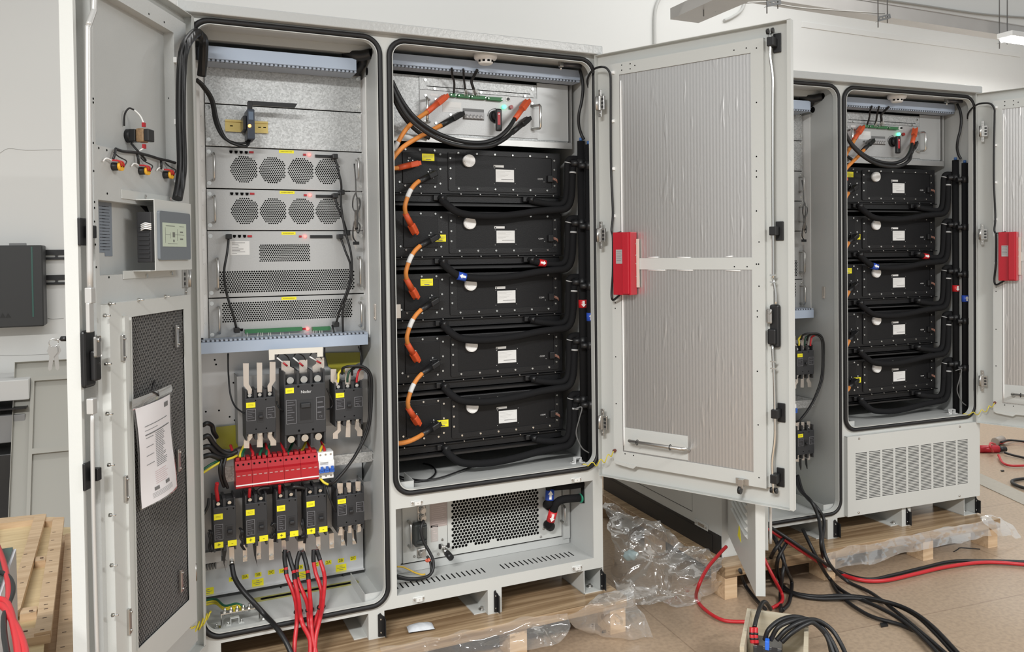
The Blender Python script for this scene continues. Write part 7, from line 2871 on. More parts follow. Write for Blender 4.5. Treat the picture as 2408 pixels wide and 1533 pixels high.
# ------------------------------------------------------------------ torn wrapping film
def film(name, label, rows, rough=0.012, seed=1, m=None):
    """crumpled sheet from rows of 3D points (each row the same length), finely wrinkled"""
    random.seed(seed)
    mb = MB()
    R2 = []
    for r in rows:
        R2.append(catmull(r, 16))
    cols = list(zip(*R2))
    cols = [catmull(c, 16) for c in cols]
    n, mm = len(cols), len(cols[0])
    import mathutils
    vv = []
    for i in range(n):
        rr = []
        for j in range(mm):
            p = Vector(cols[i][j])
            q = p * 7 + Vector((seed * 3.1, 0, 0))
            q.z *= 0.5
            d = mathutils.noise.noise_vector(q) * rough + mathutils.noise.noise_vector(q * 2.3) * rough * 0.7
            e = 1 - abs(mathutils.noise.noise(q * 1.4))
            e2 = 1 - abs(mathutils.noise.noise(q * 3.7 + Vector((5, 1, 2))))
            d += Vector((0.1, -0.5, 0.5)) * ((e ** 10) * 0.8 + (e2 ** 12) * 0.45) * rough
            p = p + d
            p.z = max(p.z, 0.003 + 0.0006 * seed)
            rr.append(mb.bm.verts.new(p))
        vv.append(rr)
    for i in range(n - 1):
        for j in range(mm - 1):
            if (i + j) % 2:
                fs = [mb.bm.faces.new((vv[i][j], vv[i + 1][j], vv[i + 1][j + 1])), mb.bm.faces.new((vv[i][j], vv[i + 1][j + 1], vv[i][j + 1]))]
            else:
                fs = [mb.bm.faces.new((vv[i][j], vv[i + 1][j], vv[i][j + 1])), mb.bm.faces.new((vv[i + 1][j], vv[i + 1][j + 1], vv[i][j + 1]))]
            mb._new(fs, True)
    return part(name, mb, m or FILM, None, label=label, cat='plastic film', group='torn clear film round the pallets')


def Zr(l, z):
    return [Zp(px, py, z) for px, py in l]


# big bag of film bunched against the far cabinet's side, over the floor
film('plastic_film', 'large crumpled sheet of clear film hanging between the two cabinets', [
    [X(1420, 1175, 1.62), X(1500, 1215, 1.70), X(1580, 1255, 1.76), X(1650, 1292, 1.80), X(1690, 1312, 1.82)],
    [X(1425, 1225, 1.55), X(1490, 1262, 1.62), X(1570, 1295, 1.70), X(1640, 1320, 1.74), X(1690, 1335, 1.78)],
    [X(1432, 1280, 1.50), X(1480, 1310, 1.56), X(1560, 1340, 1.62), X(1640, 1352, 1.68), X(1690, 1355, 1.74)],
    [Zp(1440, 1345, 0.04), Zp(1480, 1370, 0.04), Zp(1560, 1390, 0.03), Zp(1640, 1385, 0.04), Zp(1688, 1375, 0.05)],
    [Zp(1445, 1385, 0.01), Zp(1490, 1420, 0.01), Zp(1560, 1425, 0.01), Zp(1620, 1418, 0.01), Zp(1685, 1392, 0.01)],
], 0.030, 2)
film('plastic_film', 'film draped over the right end of the near pallet', [
    [Zp(1405, 1395, FT + 0.006), Zp(1430, 1390, FT + 0.006), Zp(1460, 1385, FT + 0.006), Zp(1480, 1383, FT + 0.01)],
    [Zp(1380, 1425, FT + 0.006), Zp(1420, 1418, FT + 0.006), Zp(1458, 1410, FT + 0.006), Zp(1486, 1405, FT + 0.004)],
    [Y(1330, 1452, -0.090), Y(1400, 1445, -0.092), Y(1450, 1438, -0.092), Y(1492, 1432, -0.085)],
    [Zp(1345, 1478, 0.05), Zp(1410, 1470, 0.05), Zp(1455, 1478, 0.05), Zp(1520, 1462, 0.05)],
    [Zp(1380, 1492, 0.008), Zp(1430, 1498, 0.008), Zp(1480, 1504, 0.008), Zp(1540, 1500, 0.008)],
], 0.014, 4)
film('plastic_film', 'film hanging in folds below the front edge of the near pallet', [
    [Y(890, 1530, -0.085), Y(1010, 1503, -0.086), Y(1130, 1478, -0.088), Y(1250, 1452, -0.088), Y(1330, 1437, -0.088)],
    [Y(900, 1552, -0.090), Y(1020, 1525, -0.092), Y(1140, 1500, -0.095), Y(1255, 1475, -0.095), Y(1335, 1455, -0.092)],
    [Y(910, 1580, -0.09), Y(1030, 1550, -0.095), Y(1150, 1522, -0.12), Y(1265, 1500, -0.13), Y(1340, 1470, -0.10)],
    [Y(915, 1600, -0.09), Y(1040, 1570, -0.095), Y(1160, 1545, -0.12), Y(1280, 1525, -0.15), Y(1330, 1490, -0.12)],
], 0.012, 5)
film('plastic_film', 'film hanging in folds below the front edge of the far pallet', [
    [Y(1935, 1302, -0.092, F2), Y(2030, 1280, -0.092, F2), Y(2120, 1262, -0.092, F2), Y(2220, 1240, -0.092, F2), Y(2320, 1222, -0.092, F2)],
    [Y(1940, 1322, -0.097, F2), Y(2035, 1300, -0.097, F2), Y(2125, 1280, -0.097, F2), Y(2225, 1260, -0.097, F2), Y(2325, 1240, -0.097, F2)],
    [Y(1945, 1345, -0.10, F2), Y(2045, 1325, -0.11, F2), Y(2130, 1300, -0.10, F2), Y(2230, 1280, -0.11, F2), Y(2330, 1258, -0.10, F2)],
], 0.010, 6)
for r in bpy.data.objects:
    pass


def film_world(rows, F):
    return [[F @ p for p in r] for r in rows]


# the last sheet was measured in the far cabinet's own frame: move it there
fo = [o for o in COL.objects if o.name.startswith('plastic_film') and 'front edge of the far pallet' in o['label']][0]
fo.matrix_world = F2 @ WM[fo]
WM[fo] = F2 @ WM[fo]
film('plastic_film', 'loose flap of film sticking out past the right end of the far pallet', [
    [Zp(2300, 1212, FT + 0.01), Zp(2325, 1208, FT + 0.012), Zp(2350, 1215, 0.11)],
    [Zp(2310, 1228, FT + 0.004), Zp(2340, 1225, 0.12), Zp(2385, 1238, 0.07)],
    [Zp(2345, 1262, 0.06), Zp(2375, 1262, 0.05), Zp(2402, 1268, 0.02)],
], 0.010, 7)
mb = MB()
random.seed(9)
bcen = Zp(1484, 1305, 0.09)
t_ = thing('ice_blue_pouch', 'small pale blue plastic pouch caught in the film between the cabinets', 'pouch', bcen)
r_ = bmesh.ops.create_icosphere(mb.bm, subdivisions=3, radius=1)
for v in r_['verts']:
    n_ = 1 + 0.25 * math.sin(5 * v.co.x + 3 * v.co.z) * math.cos(4 * v.co.y)
    v.co = Vector((v.co.x * 0.030 * n_, v.co.y * 0.022 * n_, v.co.z * 0.019 * n_)) + bcen
for f in mb.bm.faces:
    f.smooth = True
part('pouch', mb, mat('pale_blue_film', (0.50, 0.70, 0.74), 0.2), t_)
# desiccant bag on the near pallet
P = Zp(989, 1480, FT)
t_ = thing('desiccant_bag', 'crinkled white desiccant bag lying on the front edge of the near pallet', 'desiccant bag', (P.x, P.y, FT))
mb = MB()
nu, nv = 14, 9
top, bot = [], []
an = math.radians(-8)
for j in range(nv + 1):
    ra, rb = [], []
    for i in range(nu + 1):
        u, v = i / nu * 2 - 1, j / nv * 2 - 1
        hgt = 0.013 * max(0, (1 - u * u)) ** 0.5 * max(0, (1 - v * v)) ** 0.5 + 0.0012 * math.sin(9 * u + 5 * v) * (1 - abs(u)) * (1 - abs(v))
        x, y = 0.040 * u, 0.022 * v
        X_ = P.x + x * math.cos(an) - y * math.sin(an)
        Y_ = P.y + x * math.sin(an) + y * math.cos(an)
        ra.append(mb.bm.verts.new((X_, Y_, FT + 0.006 + hgt)))
        rb.append(mb.bm.verts.new((X_, Y_, FT + 0.005 - min(0.0045, hgt * 0.35))))
    top.append(ra)
    bot.append(rb)
for G_ in (top, bot):
    for j in range(nv):
        for i in range(nu):
            mb._new([mb.bm.faces.new((G_[j][i], G_[j][i + 1], G_[j + 1][i + 1], G_[j + 1][i]))], True)
part('bag', mb, mat('grey_white_pouch_paper', (0.55, 0.57, 0.60), 0.45, bump=('noise', 60, 0.6), var=('noise', 60, 0.18)), t_)

# ------------------------------------------------------------------ cables on the floor and in the far cabinet
def zl(l):
    return [Zp(a, b, c) for a, b, c in l]


GF = 'black cables snaking over the floor in front of the far cabinet'
FLOORC = [   # (px, py, depth in the far cabinet's frame or None, height when on the floor)
    ([(1872, 1120, 0.10, 0), (1880, 1150, 0.05, 0), (1908, 1180, -0.028, 0), (1924, 1215, -0.055, 0), (1930, 1250, -0.10, 0), (1932, 1290, -0.13, 0), (1945, 1340, None, 0.012), (1972, 1395, None, 0.01), (2040, 1445, None, 0.01), (2120, 1470, None, 0.01), (2180, 1500, None, 0.012), (2230, 1545, None, 0.012)], 'outer black cable over the far cabinet sill, curving right along the floor'),
    ([(1876, 1118, 0.10, 0), (1890, 1160, 0.04, 0), (1922, 1195, -0.028, 0), (1938, 1225, -0.05, 0), (1934, 1275, -0.105, 0), (1950, 1325, -0.15, 0), (1990, 1365, None, 0.012), (2050, 1395, None, 0.012), (2110, 1440, None, 0.014), (2170, 1490, None, 0.02), (2240, 1550, None, 0.02)], 'inner black cable over the far cabinet sill, curving right along the floor'),
    ([(1785, 1200, 0.02, 0), (1805, 1235, -0.03, 0), (1830, 1285, -0.10, 0), (1850, 1340, -0.14, 0), (1862, 1370, None, 0.012), (1856, 1415, None, 0.01), (1840, 1435, None, 0.01)], 'outer black cable from the far sill looping back beside the plywood box'),
    ([(1788, 1202, 0.02, 0), (1815, 1250, -0.04, 0), (1842, 1310, -0.11, 0), (1840, 1350, -0.15, 0), (1835, 1400, None, 0.012), (1836, 1436, None, 0.012)], 'inner black cable from the far sill looping back beside the plywood box'),
    ([(1845, 1262, -0.10, 0), (1818, 1300, -0.12, 0), (1808, 1335, None, 0.02), (1830, 1375, None, 0.01), (1870, 1398, None, 0.01), (1930, 1408, None, 0.01), (2010, 1407, None, 0.02), (2090, 1418, None, 0.02), (2150, 1445, None, 0.02), (2200, 1490, None, 0.02), (2250, 1545, None, 0.02)], 'black cable looping in front of the far pallet and away to the right'),
    ([(1850, 1275, -0.10, 0), (1828, 1320, -0.12, 0), (1834, 1365, None, 0.012), (1862, 1392, None, 0.012), (1920, 1402, None, 0.012), (1985, 1400, None, 0.02), (2060, 1409, None, 0.03), (2130, 1430, None, 0.03), (2190, 1470, None, 0.03), (2262, 1545, None, 0.03)], 'second black cable looping in front of the far pallet beside the first'),
    ([(1888, 1245, -0.03, 0), (1900, 1270, -0.09, 0), (1920, 1310, -0.12, 0), (1950, 1360, None, 0.012), (1990, 1395, None, 0.014), (2060, 1425, None, 0.02), (2130, 1465, None, 0.02), (2200, 1530, None, 0.02), (2215, 1560, None, 0.02)], 'black cable from under the far cabinet running to the lower right'),
    ([(1740, 1340, -0.10, 0), (1752, 1375, None, 0.012), (1778, 1410, None, 0.012), (1800, 1432, None, 0.012)], 'short black cable from under the far left door to the plywood box'),
]
for pts, lb in FLOORC:
    P = []
    for a, b, y, z in pts:
        if y is None:
            P.append(Zp(a, b, z))
        else:
            P.append(F2 @ Y(a, b, y, F2))
    cable('floor_cable', P, 0.0068, BLACKC, lb, 'cable', GF)
cable('floor_cable', [F2 @ Y(1790, 1232, -0.05, F2), F2 @ Y(1840, 1265, -0.10, F2), F2 @ Y(1900, 1305, -0.13, F2)] + zl([(1960, 1342, 0.02), (2020, 1363, 0.012), (2080, 1365, 0.012), (2150, 1350, 0.012), (2230, 1332, 0.012), (2320, 1322, 0.012), (2420, 1328, 0.012)]), 0.0072, REDC, 'red cable running from the far cabinet across the floor to the right edge', 'cable')
cable('floor_cable', [F2 @ Y(1800, 1233, -0.06, F2), F2 @ Y(1850, 1264, -0.115, F2), F2 @ Y(1915, 1308, -0.145, F2)] + zl([(1975, 1345, 0.02), (2040, 1362, 0.012), (2100, 1352, 0.012), (2170, 1335, 0.012), (2240, 1320, 0.012), (2330, 1319, 0.012), (2420, 1321, 0.012)]), 0.0066, BLACKC, 'black cable beside the red one running to the right edge', 'cable')
cable('floor_cable', [F2 @ Y(1785, 1285, -0.11, F2), F2 @ Y(1800, 1320, -0.13, F2), F2 @ Y(1820, 1360, -0.16, F2)] + zl([(1838, 1395, 0.02), (1838, 1415, 0.012), (1815, 1430, 0.012)]), 0.0062, REDC, 'red cable falling behind the far cabinet door to the wooden box', 'cable')
cable('floor_cable', [F2 @ Y(1708, 1285, -0.10, F2), F2 @ Y(1690, 1304, -0.12, F2), F2 @ Y(1662, 1338, -0.14, F2), F2 @ Y(1642, 1380, -0.16, F2)] + zl([(1638, 1408, 0.01), (1660, 1435, 0.01), (1700, 1458, 0.01), (1750, 1462, 0.012), (1790, 1462, 0.02)]), 0.0062, REDC, 'red cable curving over the floor from the far pallet to the wooden box', 'cable')
# red connector and grey coupling by the right edge
a, b = Zp(2302, 1064, 0.0), Zp(2348, 1064, 0.0)
t_ = thing('red_plug_connector', 'red plug connector lying on the floor at the right of the far cabinet', 'connector', a)
mb = MB()
mb.tube([a + Vector((0, 0, 0.022)), b + Vector((0, 0, 0.022))], 0.024, n=8)
part('housing', mb, REDL, t_)
mb = MB()
b2 = Zp(2366, 1064, 0.0)
mb.tube([b + Vector((0, 0, 0.022)), b2 + Vector((0, 0, 0.022))], 0.020, n=8, radii=(0.02, 0.015))
part('black_end', mb, BLACKP, t_)
a, b = Zp(2340, 1048, 0.0), Zp(2356, 1042, 0.0)
t_ = thing('grey_coupling', 'grey cable coupling lying on the floor behind the red plug connector', 'connector', a)
mb = MB()
mb.tube([a + Vector((0, 0, 0.025)), b + Vector((0, 0, 0.025))], 0.026, n=8)
part('body', mb, mat('beige_grey_plastic', (0.34, 0.30, 0.26), 0.5), t_)
for pts, m, lb in (([(2335, 1062, 0.02), (2328, 1050, 0.06), (2330, 1042, 0.06), (2340, 1045, 0.03)], REDC, 'red loop between the grey coupling and the red plug'),
                   ([(2354, 1042, 0.025), (2370, 1036, 0.02), (2390, 1036, 0.012), (2425, 1042, 0.012)], REDC, 'red lead from the grey coupling to the right edge'),
                   ([(2354, 1040, 0.035), (2375, 1035, 0.03), (2425, 1040, 0.03)], BLACKC, 'black lead from the grey coupling to the right edge'),
                   ([(2362, 1064, 0.02), (2385, 1071, 0.012), (2425, 1080, 0.012)], BLACKC, 'black lead from the red plug to the right edge'),
                   ([(2348, 1070, 0.02), (2358, 1088, 0.012), (2380, 1095, 0.012), (2425, 1094, 0.012)], REDC, 'red lead curving from the red plug to the right edge'),
                   ([(2425, 1152, 0.012), (2395, 1143, 0.012), (2380, 1134, 0.012), (2388, 1128, 0.012), (2425, 1124, 0.012)], BLACKC, 'black loop of cable on the grey floor strip at the right edge')):
    cable('thin_cable', zl(pts), 0.009 if 'strip' in lb else 0.007, m, lb, group='thin leads on the floor at the right')
for q, sz_, lb in (((2357, 1108), 0.014, 'small black square scrap on the floor near the grey strip'), ((2208, 1339), 0.012, 'black scrap on the floor beside the red and black cables'), ((2078, 1471), 0.02, 'black scrap of sheath on the floor under the black cables'), ((1420, 1487), 0.010, 'tiny black scrap on the floor before the near pallet')):
    P = Zp(*q, 0.0)
    mb = MB()
    mb.prism([(P.x - sz_, P.y - sz_ * 0.4), (P.x + sz_ * 0.4, P.y - sz_ * 0.6), (P.x + sz_, P.y + sz_ * 0.3), (P.x - sz_ * 0.2, P.y + sz_ * 0.6)], 0.0005, 0.006, plane='xy')
    part('scrap', mb, BLACKC, None, label=lb, cat='scrap', group='black scraps on the floor')
mb = MB()
mb.tube(zl([(2243, 1297, 0.004), (2252, 1292, 0.004), (2258, 1288, 0.004), (2280, 1289, 0.004), (2305, 1291, 0.004)]), 0.0022, n=5)
part('wire_scrap', mb, BLACKC, None, label='thin bent black wire on the floor before the far pallet', cat='wire')

# wooden box with a breaker at the bottom edge
T = [Zp(1757, 1430, 0.16), Zp(1902, 1450, 0.16), Zp(1905, 1560, 0.16), Zp(1712, 1545, 0.16)]
ex = (T[1] - T[0]).normalized()
ey = Vector((-ex.y, ex.x, 0))
wbx = (T[1] - T[0]).length
org = T[0] - ey * 0.26
FB_ = Matrix(((ex.x, ey.x, 0, org.x), (ex.y, ey.y, 0, org.y), (0, 0, 1, 0), (0, 0, 0, 1)))
t_ = thing('plywood_box', 'open plywood box holding a breaker at the bottom edge of the floor', 'box', (wbx / 2, 0.13, 0), F=FB_)
mb = MB()
mb.box(0, wbx, 0.248, 0.26, 0, 0.16)
part('back_board', mb, WOODB, t_, F=FB_)
for nm, x0 in (('side_board', 0.0), ('side_board', wbx - 0.012)):
    mb = MB()
    mb.prism([(0.0, 0.0), (0.2479, 0.0), (0.2479, 0.16), (0.0, 0.16)], x0, x0 + 0.012, plane='yz')
    part(nm, mb, WOODB, t_, F=FB_)
mb = MB()
mb.box(0.0125, wbx - 0.0125, 0.0, 0.2475, 0.0, 0.012)
part('base_board', mb, WOODB, t_, F=FB_)
P = Y(1810, 1512, 0.085, FB_)
t_ = thing('loose_breaker', 'black breaker with a blue toggle lying in the plywood box', 'circuit breaker', (P.x, 0.09, 0.012), F=FB_)
a, b = Y(1772, 1512, 0.085, FB_), Y(1838, 1512, 0.085, FB_)
mb = MB()
mb.box(a.x, b.x, 0.070, 0.145, 0.0122, a.z - 0.002, bev=0.003)
part('body', mb, MCCB, t_, F=FB_)
mb = MB()
mb.box(a.x, b.x, 0.075, 0.140, a.z - 0.002, a.z)
part('top_plate', mb, STEELB, t_, F=FB_)
mb = MB()
c = Y(1804, 1512, 0.07, FB_)
mb.box(c.x - 0.006, c.x + 0.006, 0.062, 0.085, c.z - 0.018, c.z + 0.008, bev=0.002)
part('toggle', mb, mat('bright_blue_toggle', (0.03, 0.16, 0.75), 0.4), t_, F=FB_)
mb = MB()
for s in (-0.02, 0.02):
    mb.box(c.x + s - 0.008, c.x + s + 0.008, 0.0690, 0.0698, c.z - 0.035, c.z - 0.010)
part('rating_label', mb, mat('label_black', (0.022, 0.022, 0.025), 0.5), t_, F=FB_)
GB = 'black cables looping out of the plywood box'


def bx(l):
    return [FB_ @ Y(a, b, c, FB_) for a, b, c in l]


for pts, lb in (
    ([(1798, 1505, 0.09), (1808, 1480, 0.09), (1835, 1458, 0.12), (1870, 1450, 0.16), (1905, 1460, 0.18), (1940, 1490, 0.16), (1965, 1550, 0.12)], 'first black cable looping out of the plywood box over its right side'),
    ([(1812, 1505, 0.09), (1830, 1475, 0.09), (1862, 1460, 0.12), (1895, 1455, 0.16), (1928, 1470, 0.18), (1955, 1505, 0.16), (1980, 1560, 0.12)], 'second black cable looping out of the plywood box over its right side'),
    ([(1826, 1505, 0.09), (1850, 1480, 0.10), (1885, 1462, 0.13), (1920, 1458, 0.17), (1955, 1480, 0.18), (1978, 1515, 0.16), (1998, 1560, 0.12)], 'third black cable looping out of the plywood box over its right side'),
    ([(1838, 1510, 0.09), (1862, 1488, 0.10), (1895, 1468, 0.13), (1915, 1466, 0.15), (1945, 1498, 0.16), (1958, 1550, 0.14)], 'fourth black cable looping out of the plywood box over its right side'),
    ([(1774, 1475, 0.10), (1780, 1450, 0.14), (1790, 1422, 0.24), (1800, 1416, 0.28), (1812, 1432, 0.33)], 'taped black cable pair leaving the plywood box over its back board'),
):
    cable('floor_cable', bx(pts), 0.0066, BLACKC, lb, 'cable', GB)
for k, px in enumerate((1770, 1779)):
    t2 = thing('red_cable_end', 'red cable end with black tape bands inside the plywood box, %s one' % ('left', 'right')[k], 'cable', FB_ @ Y(px, 1490, 0.1, FB_), group='red cable ends in the plywood box')
    pp_ = bx([(px, 1512, 0.085), (px - 2, 1495, 0.09), (px - 2, 1475, 0.10)])
    mb = MB()
    mb.tube(pp_, 0.0072, n=8)
    part('sheath', mb, REDC, t2)
    mb = MB()
    for u in (4, 9):
        cc = catmull(pp_, 8)
        mb.tube(cc[u:u + 3], 0.0078, n=8, spline=False)
    part('tape_band', mb, BLACKC, t2)

# ------------------------------------------------------------------ background on the left
a, b = Y(-20, 577, WALLY - 0.16), Y(104, 767, WALLY - 0.16)
ivx0 = a.x - 0.28
t_ = thing('wall_inverter', 'black wall-mounted inverter with a thin green light line', 'inverter', ((ivx0 + b.x) / 2, WALLY, b.z))
mb = MB()
mb.box(ivx0, b.x, WALLY - 0.16, WALLY - 0.012, b.z, a.z, bev=0.006)
part('housing', mb, mat('dark_grey_housing', (0.035, 0.036, 0.037), 0.5), t_)
mb = MB()
la, lb_ = Y(74, 580, WALLY - 0.161), Y(79, 745, WALLY - 0.161)
mb.box(la.x - 0.003, la.x + 0.004, WALLY - 0.1615, WALLY - 0.159, lb_.z, la.z)
part('light_line', mb, mat('teal_line', (0.04, 0.12, 0.10), 0.3), t_)
mb = MB()
for px in (-8, 6, 19):
    P = Y(px, 742, WALLY - 0.161)
    mb.prism([(P.x - 0.011, P.z - 0.010), (P.x + 0.011, P.z - 0.010), (P.x, P.z + 0.012)], WALLY - 0.1615, WALLY - 0.160)
part('warning_triangles', mb, mat('black_triangle_print', (0.012, 0.012, 0.012), 0.5), t_)
mb = MB()
P0_, P1_ = Y(22, 574, WALLY - 0.08), Y(62, 574, WALLY - 0.08)
mb.box(P0_.x, P1_.x, WALLY - 0.09, WALLY - 0.07, a.z - 0.002, a.z + 0.012, bev=0.002)
part('top_hook', mb, mat('grey_hook', (0.25, 0.25, 0.25), 0.5), t_)
for (ya, yb, lb) in ((587, 611, 'upper'), (646, 670, 'lower')):
    A, B = Y(96, yb, WALLY - 0.01), Y(158, ya, WALLY - 0.01)
    x0, x1 = A.x - 0.12, B.x + 0.25
    hs = []
    zc = A.z + (B.z - A.z) * 0.36
    x = A.x + 0.015
    while x < x1 - 0.06:
        hs.append(rrect(x, x + 0.05, zc - 0.006, zc + 0.006, 0.005, 3))
        x += 0.060
    mb = MB()
    mb.holed([(x0, A.z), (x1, A.z), (x1, B.z), (x0, B.z)], hs, WALLY - 0.011, WALLY - 0.008)
    mb.box(x0, x1, WALLY - 0.008, WALLY, B.z - 0.003, B.z)
    mb.box(x0, x1, WALLY - 0.008, WALLY, A.z, A.z + 0.003)
    part('slotted_wall_rail', mb, BLACKP, None, label='%s black slotted rail on the wall behind the inverter' % lb, cat='rail', group='slotted wall rails')
# leaning door panel
py_t, py_b = 2.18, 1.82
A, B = Y(36, 855, py_t), Y(160, 862, py_t)
tz = A.z
pw = 0.62
ang_p = math.atan2(py_t - py_b, tz)
FP = Matrix.Translation((A.x, py_b, 0)) @ Matrix.Rotation(-ang_p, 4, 'X')
hl = math.hypot(tz, py_t - py_b)
t_ = thing('leaning_panel', 'light grey stiffened sheet-metal panel leaning against the back wall', 'panel', (pw / 2, 0, 0), F=FP)
mb = MB()
mb.box(0, pw, 0, 0.002, 0, hl)
mb.box(0, 0.002, -0.025, 0, 0, hl)
mb.box(pw - 0.002, pw, -0.025, 0, 0, hl)
mb.box(0.002, pw - 0.002, -0.025, 0, hl - 0.002, hl)
part('sheet', mb, mat('warm_grey_paint', (0.40, 0.39, 0.35), 0.5), t_, F=FP)
mb = MB()
z1_, z2_ = hl * 0.80, hl * 0.46
mb.holed([(0.07, 0.04), (pw - 0.07, 0.04), (pw - 0.07, hl - 0.08), (0.07, hl - 0.08)], [[(0.085, hl * 0.50), (pw - 0.085, hl * 0.50), (pw - 0.085, hl - 0.10), (0.085, hl - 0.10)], [(0.085, 0.06), (pw - 0.085, 0.06), (pw - 0.085, hl * 0.47), (0.085, hl * 0.47)]], -0.022, -0.001)
part('stiffener_frame', mb, mat('warm_grey_paint', (0.40, 0.39, 0.35), 0.5), t_, F=FP)
# stacked equipment behind the panel at the left edge
yb = 2.30
for nm, lab, cat, (x0, y0), (x1, y1), m, dp in (
    ('white_carton', 'white carton on top of the stack at the left edge', 'box', (-160, 893), (66, 958), mat('carton_white', (0.66, 0.66, 0.65), 0.6), 0.24),
    ('black_tray', 'black tray under the white carton at the left edge', 'tray', (-160, 958), (62, 975), BLACKP, 0.28),
    ('grey_case', 'grey case under the black tray at the left edge', 'case', (-160, 975), (58, 1060), mat('mid_grey_case', (0.30, 0.30, 0.30), 0.5), 0.24),
    ('dark_equipment', 'dark metal equipment case at the bottom of the stack at the left edge', 'case', (-160, 1060), (55, 1225), mat('dark_equipment_metal', (0.03, 0.03, 0.03), 0.4), 0.30)):
    A, B = Y(x0, y1, yb - 0.26), Y(x1, y0, yb - 0.26)
    mb = MB()
    z0_ = A.z if nm != 'dark_equipment' else 0.0
    mb.box(A.x, B.x, yb - dp, yb + 0.06, z0_ + 0.0005, B.z, bev=0.004)
    part(nm, mb, m, None, label=lab, cat=cat)

# crate lids lying in front of it
CZ = 0.30


def plank(name, pts, z0, z1, m, parent):
    mb = MB()
    mb.prism([(p.x, p.y) for p in pts], z0, z1, plane='xy')
    return part(name, mb, m, parent)


def q4(l, z):
    return [Zp(a, b, z) for a, b in l]


t_ = thing('crate_lid', 'crate lid of pale planks on yellow plywood, topmost of the pile at left', 'crate lid', Zp(90, 1400, CZ))
plank('plywood_sheet', q4([(-60, 1222), (128, 1215), (100, 1560), (-120, 1640)], CZ - 0.030), CZ - 0.042, CZ - 0.030, WOODY, t_)
for l in ([(82, 1210), (109, 1208), (48, 1430), (4, 1470)], [(125, 1216), (151, 1215), (120, 1482), (80, 1490)], [(-40, 1240), (-10, 1236), (-60, 1460), (-110, 1470)]):
    plank('plank', q4(l, CZ), CZ - 0.018, CZ, WOODC, t_)
for l in ([(-40, 1222), (104, 1208), (100, 1219), (-40, 1236)], [(108, 1216), (127, 1217), (124, 1226), (106, 1226)], [(84, 1309), (108, 1306), (107, 1317), (82, 1320)], [(50, 1430), (88, 1424), (86, 1438), (46, 1446)], [(30, 1485), (122, 1468), (118, 1492), (24, 1508)]):
    plank('batten', q4(l, CZ - 0.008), CZ - 0.030, CZ - 0.008, WOODC, t_)
mb = MB()
for q in ((60, 1303), (56, 1333), (51, 1370), (127, 1251), (124, 1270), (122, 1293), (119, 1318), (119, 1344), (112, 1370), (109, 1402), (108, 1421), (108, 1431), (105, 1452), (99, 1480), (60, 1483), (73, 1435), (98, 1311)):
    P = Zp(*q, CZ + 0.0005)
    mb = MB()
    mb.prism([(P.x - 0.005, P.y - 0.002), (P.x + 0.005, P.y - 0.002), (P.x + 0.005, P.y + 0.002), (P.x - 0.005, P.y + 0.002)], CZ - 0.002, CZ + 0.0006, plane='xy')
    part('nail_head', mb, mat('rusty_nail', (0.10, 0.06, 0.04), 0.6), t_)
t_ = thing('crate_lid', 'timber crate panel lying lower at the right of the pile, behind the left door', 'crate lid', Zp(150, 1400, 0.16))
for l in ([(154, 1255), (200, 1250), (215, 1540), (130, 1550)], ):
    plank('plank', q4(l, 0.245), 0.227, 0.245, WOODC, t_)
for l in ([(132, 1262), (153, 1258), (132, 1540), (92, 1550)],):
    plank('plank', q4(l, 0.215), 0.20, 0.215, WOODC, t_)
for l in ([(140, 1240), (230, 1238), (230, 1256), (136, 1258)], [(60, 1522), (230, 1515), (230, 1560), (50, 1565)], [(120, 1500), (150, 1500), (140, 1530), (110, 1530)]):
    plank('batten', q4(l, 0.20), 0.0005, 0.20, WOODY, t_)
mb = MB()
for q in ((161, 1291), (160, 1334), (157, 1364), (157, 1389), (152, 1420), (156, 1456), (151, 1486), (147, 1521)):
    P = Zp(*q, 0.2455)
    mb = MB()
    mb.prism([(P.x - 0.005, P.y - 0.002), (P.x + 0.005, P.y - 0.002), (P.x + 0.005, P.y + 0.002), (P.x - 0.005, P.y + 0.002)], 0.243, 0.2456, plane='xy')
    part('nail_head', mb, mat('rusty_nail', (0.10, 0.06, 0.04), 0.6), t_)
# two support bearers under the top lid
for l, lb in (([(-30, 1235), (110, 1226), (104, 1250), (-40, 1262)], 'rear'), ([(-60, 1500), (90, 1480), (86, 1520), (-70, 1545)], 'front')):
    mb = MB()
    P = q4(l, CZ - 0.042)
    mb.prism([(p.x, p.y) for p in P], 0.0, CZ - 0.0425, plane='xy')
    part('timber_bearer', mb, WOODC, None, label='%s timber bearer under the top crate lid' % lb, cat='timber', group='bearers under the crate lid')
# carton with a green top in the bottom left corner
cz = 0.62
P = [Zp(40, 1285, cz), Zp(-60, 1258, cz)]
A = Zp(38, 1284, cz)
t_ = thing('white_carton', 'white carton with a dark green lid in the bottom left corner', 'box', (A.x - 0.15, A.y - 0.25, 0))
B = Zp(48, 1560, 0.62 - 0.0)
mb = MB()
cx_ = A.x
fr_c = Zp(-8, 1420, cz)
dirc = (A - fr_c)
dirc.z = 0
dirc.normalize()
nrm = Vector((-dirc.y, dirc.x, 0))
o_ = A - dirc * 0.55
c4 = [A, o_, o_ + nrm * 0.4, A + nrm * 0.4]
mb.prism([(p.x, p.y) for p in c4], 0.0, cz - 0.006, plane='xy')
part('carton', mb, mat('glossy_white_board', (0.72, 0.72, 0.76), 0.3), t_)
mb = MB()
c5 = [A - dirc * 0.004 + nrm * 0.006, o_ + nrm * 0.006, o_ + nrm * 0.4, A + nrm * 0.4 - dirc * 0.004]
mb.prism([(p.x, p.y) for p in c5], cz - 0.006, cz, plane='xy')
part('lid', mb, mat('dark_green_lid', (0.05, 0.10, 0.085), 0.35), t_)
GLc = 'loose cables hanging over the carton at the left edge'
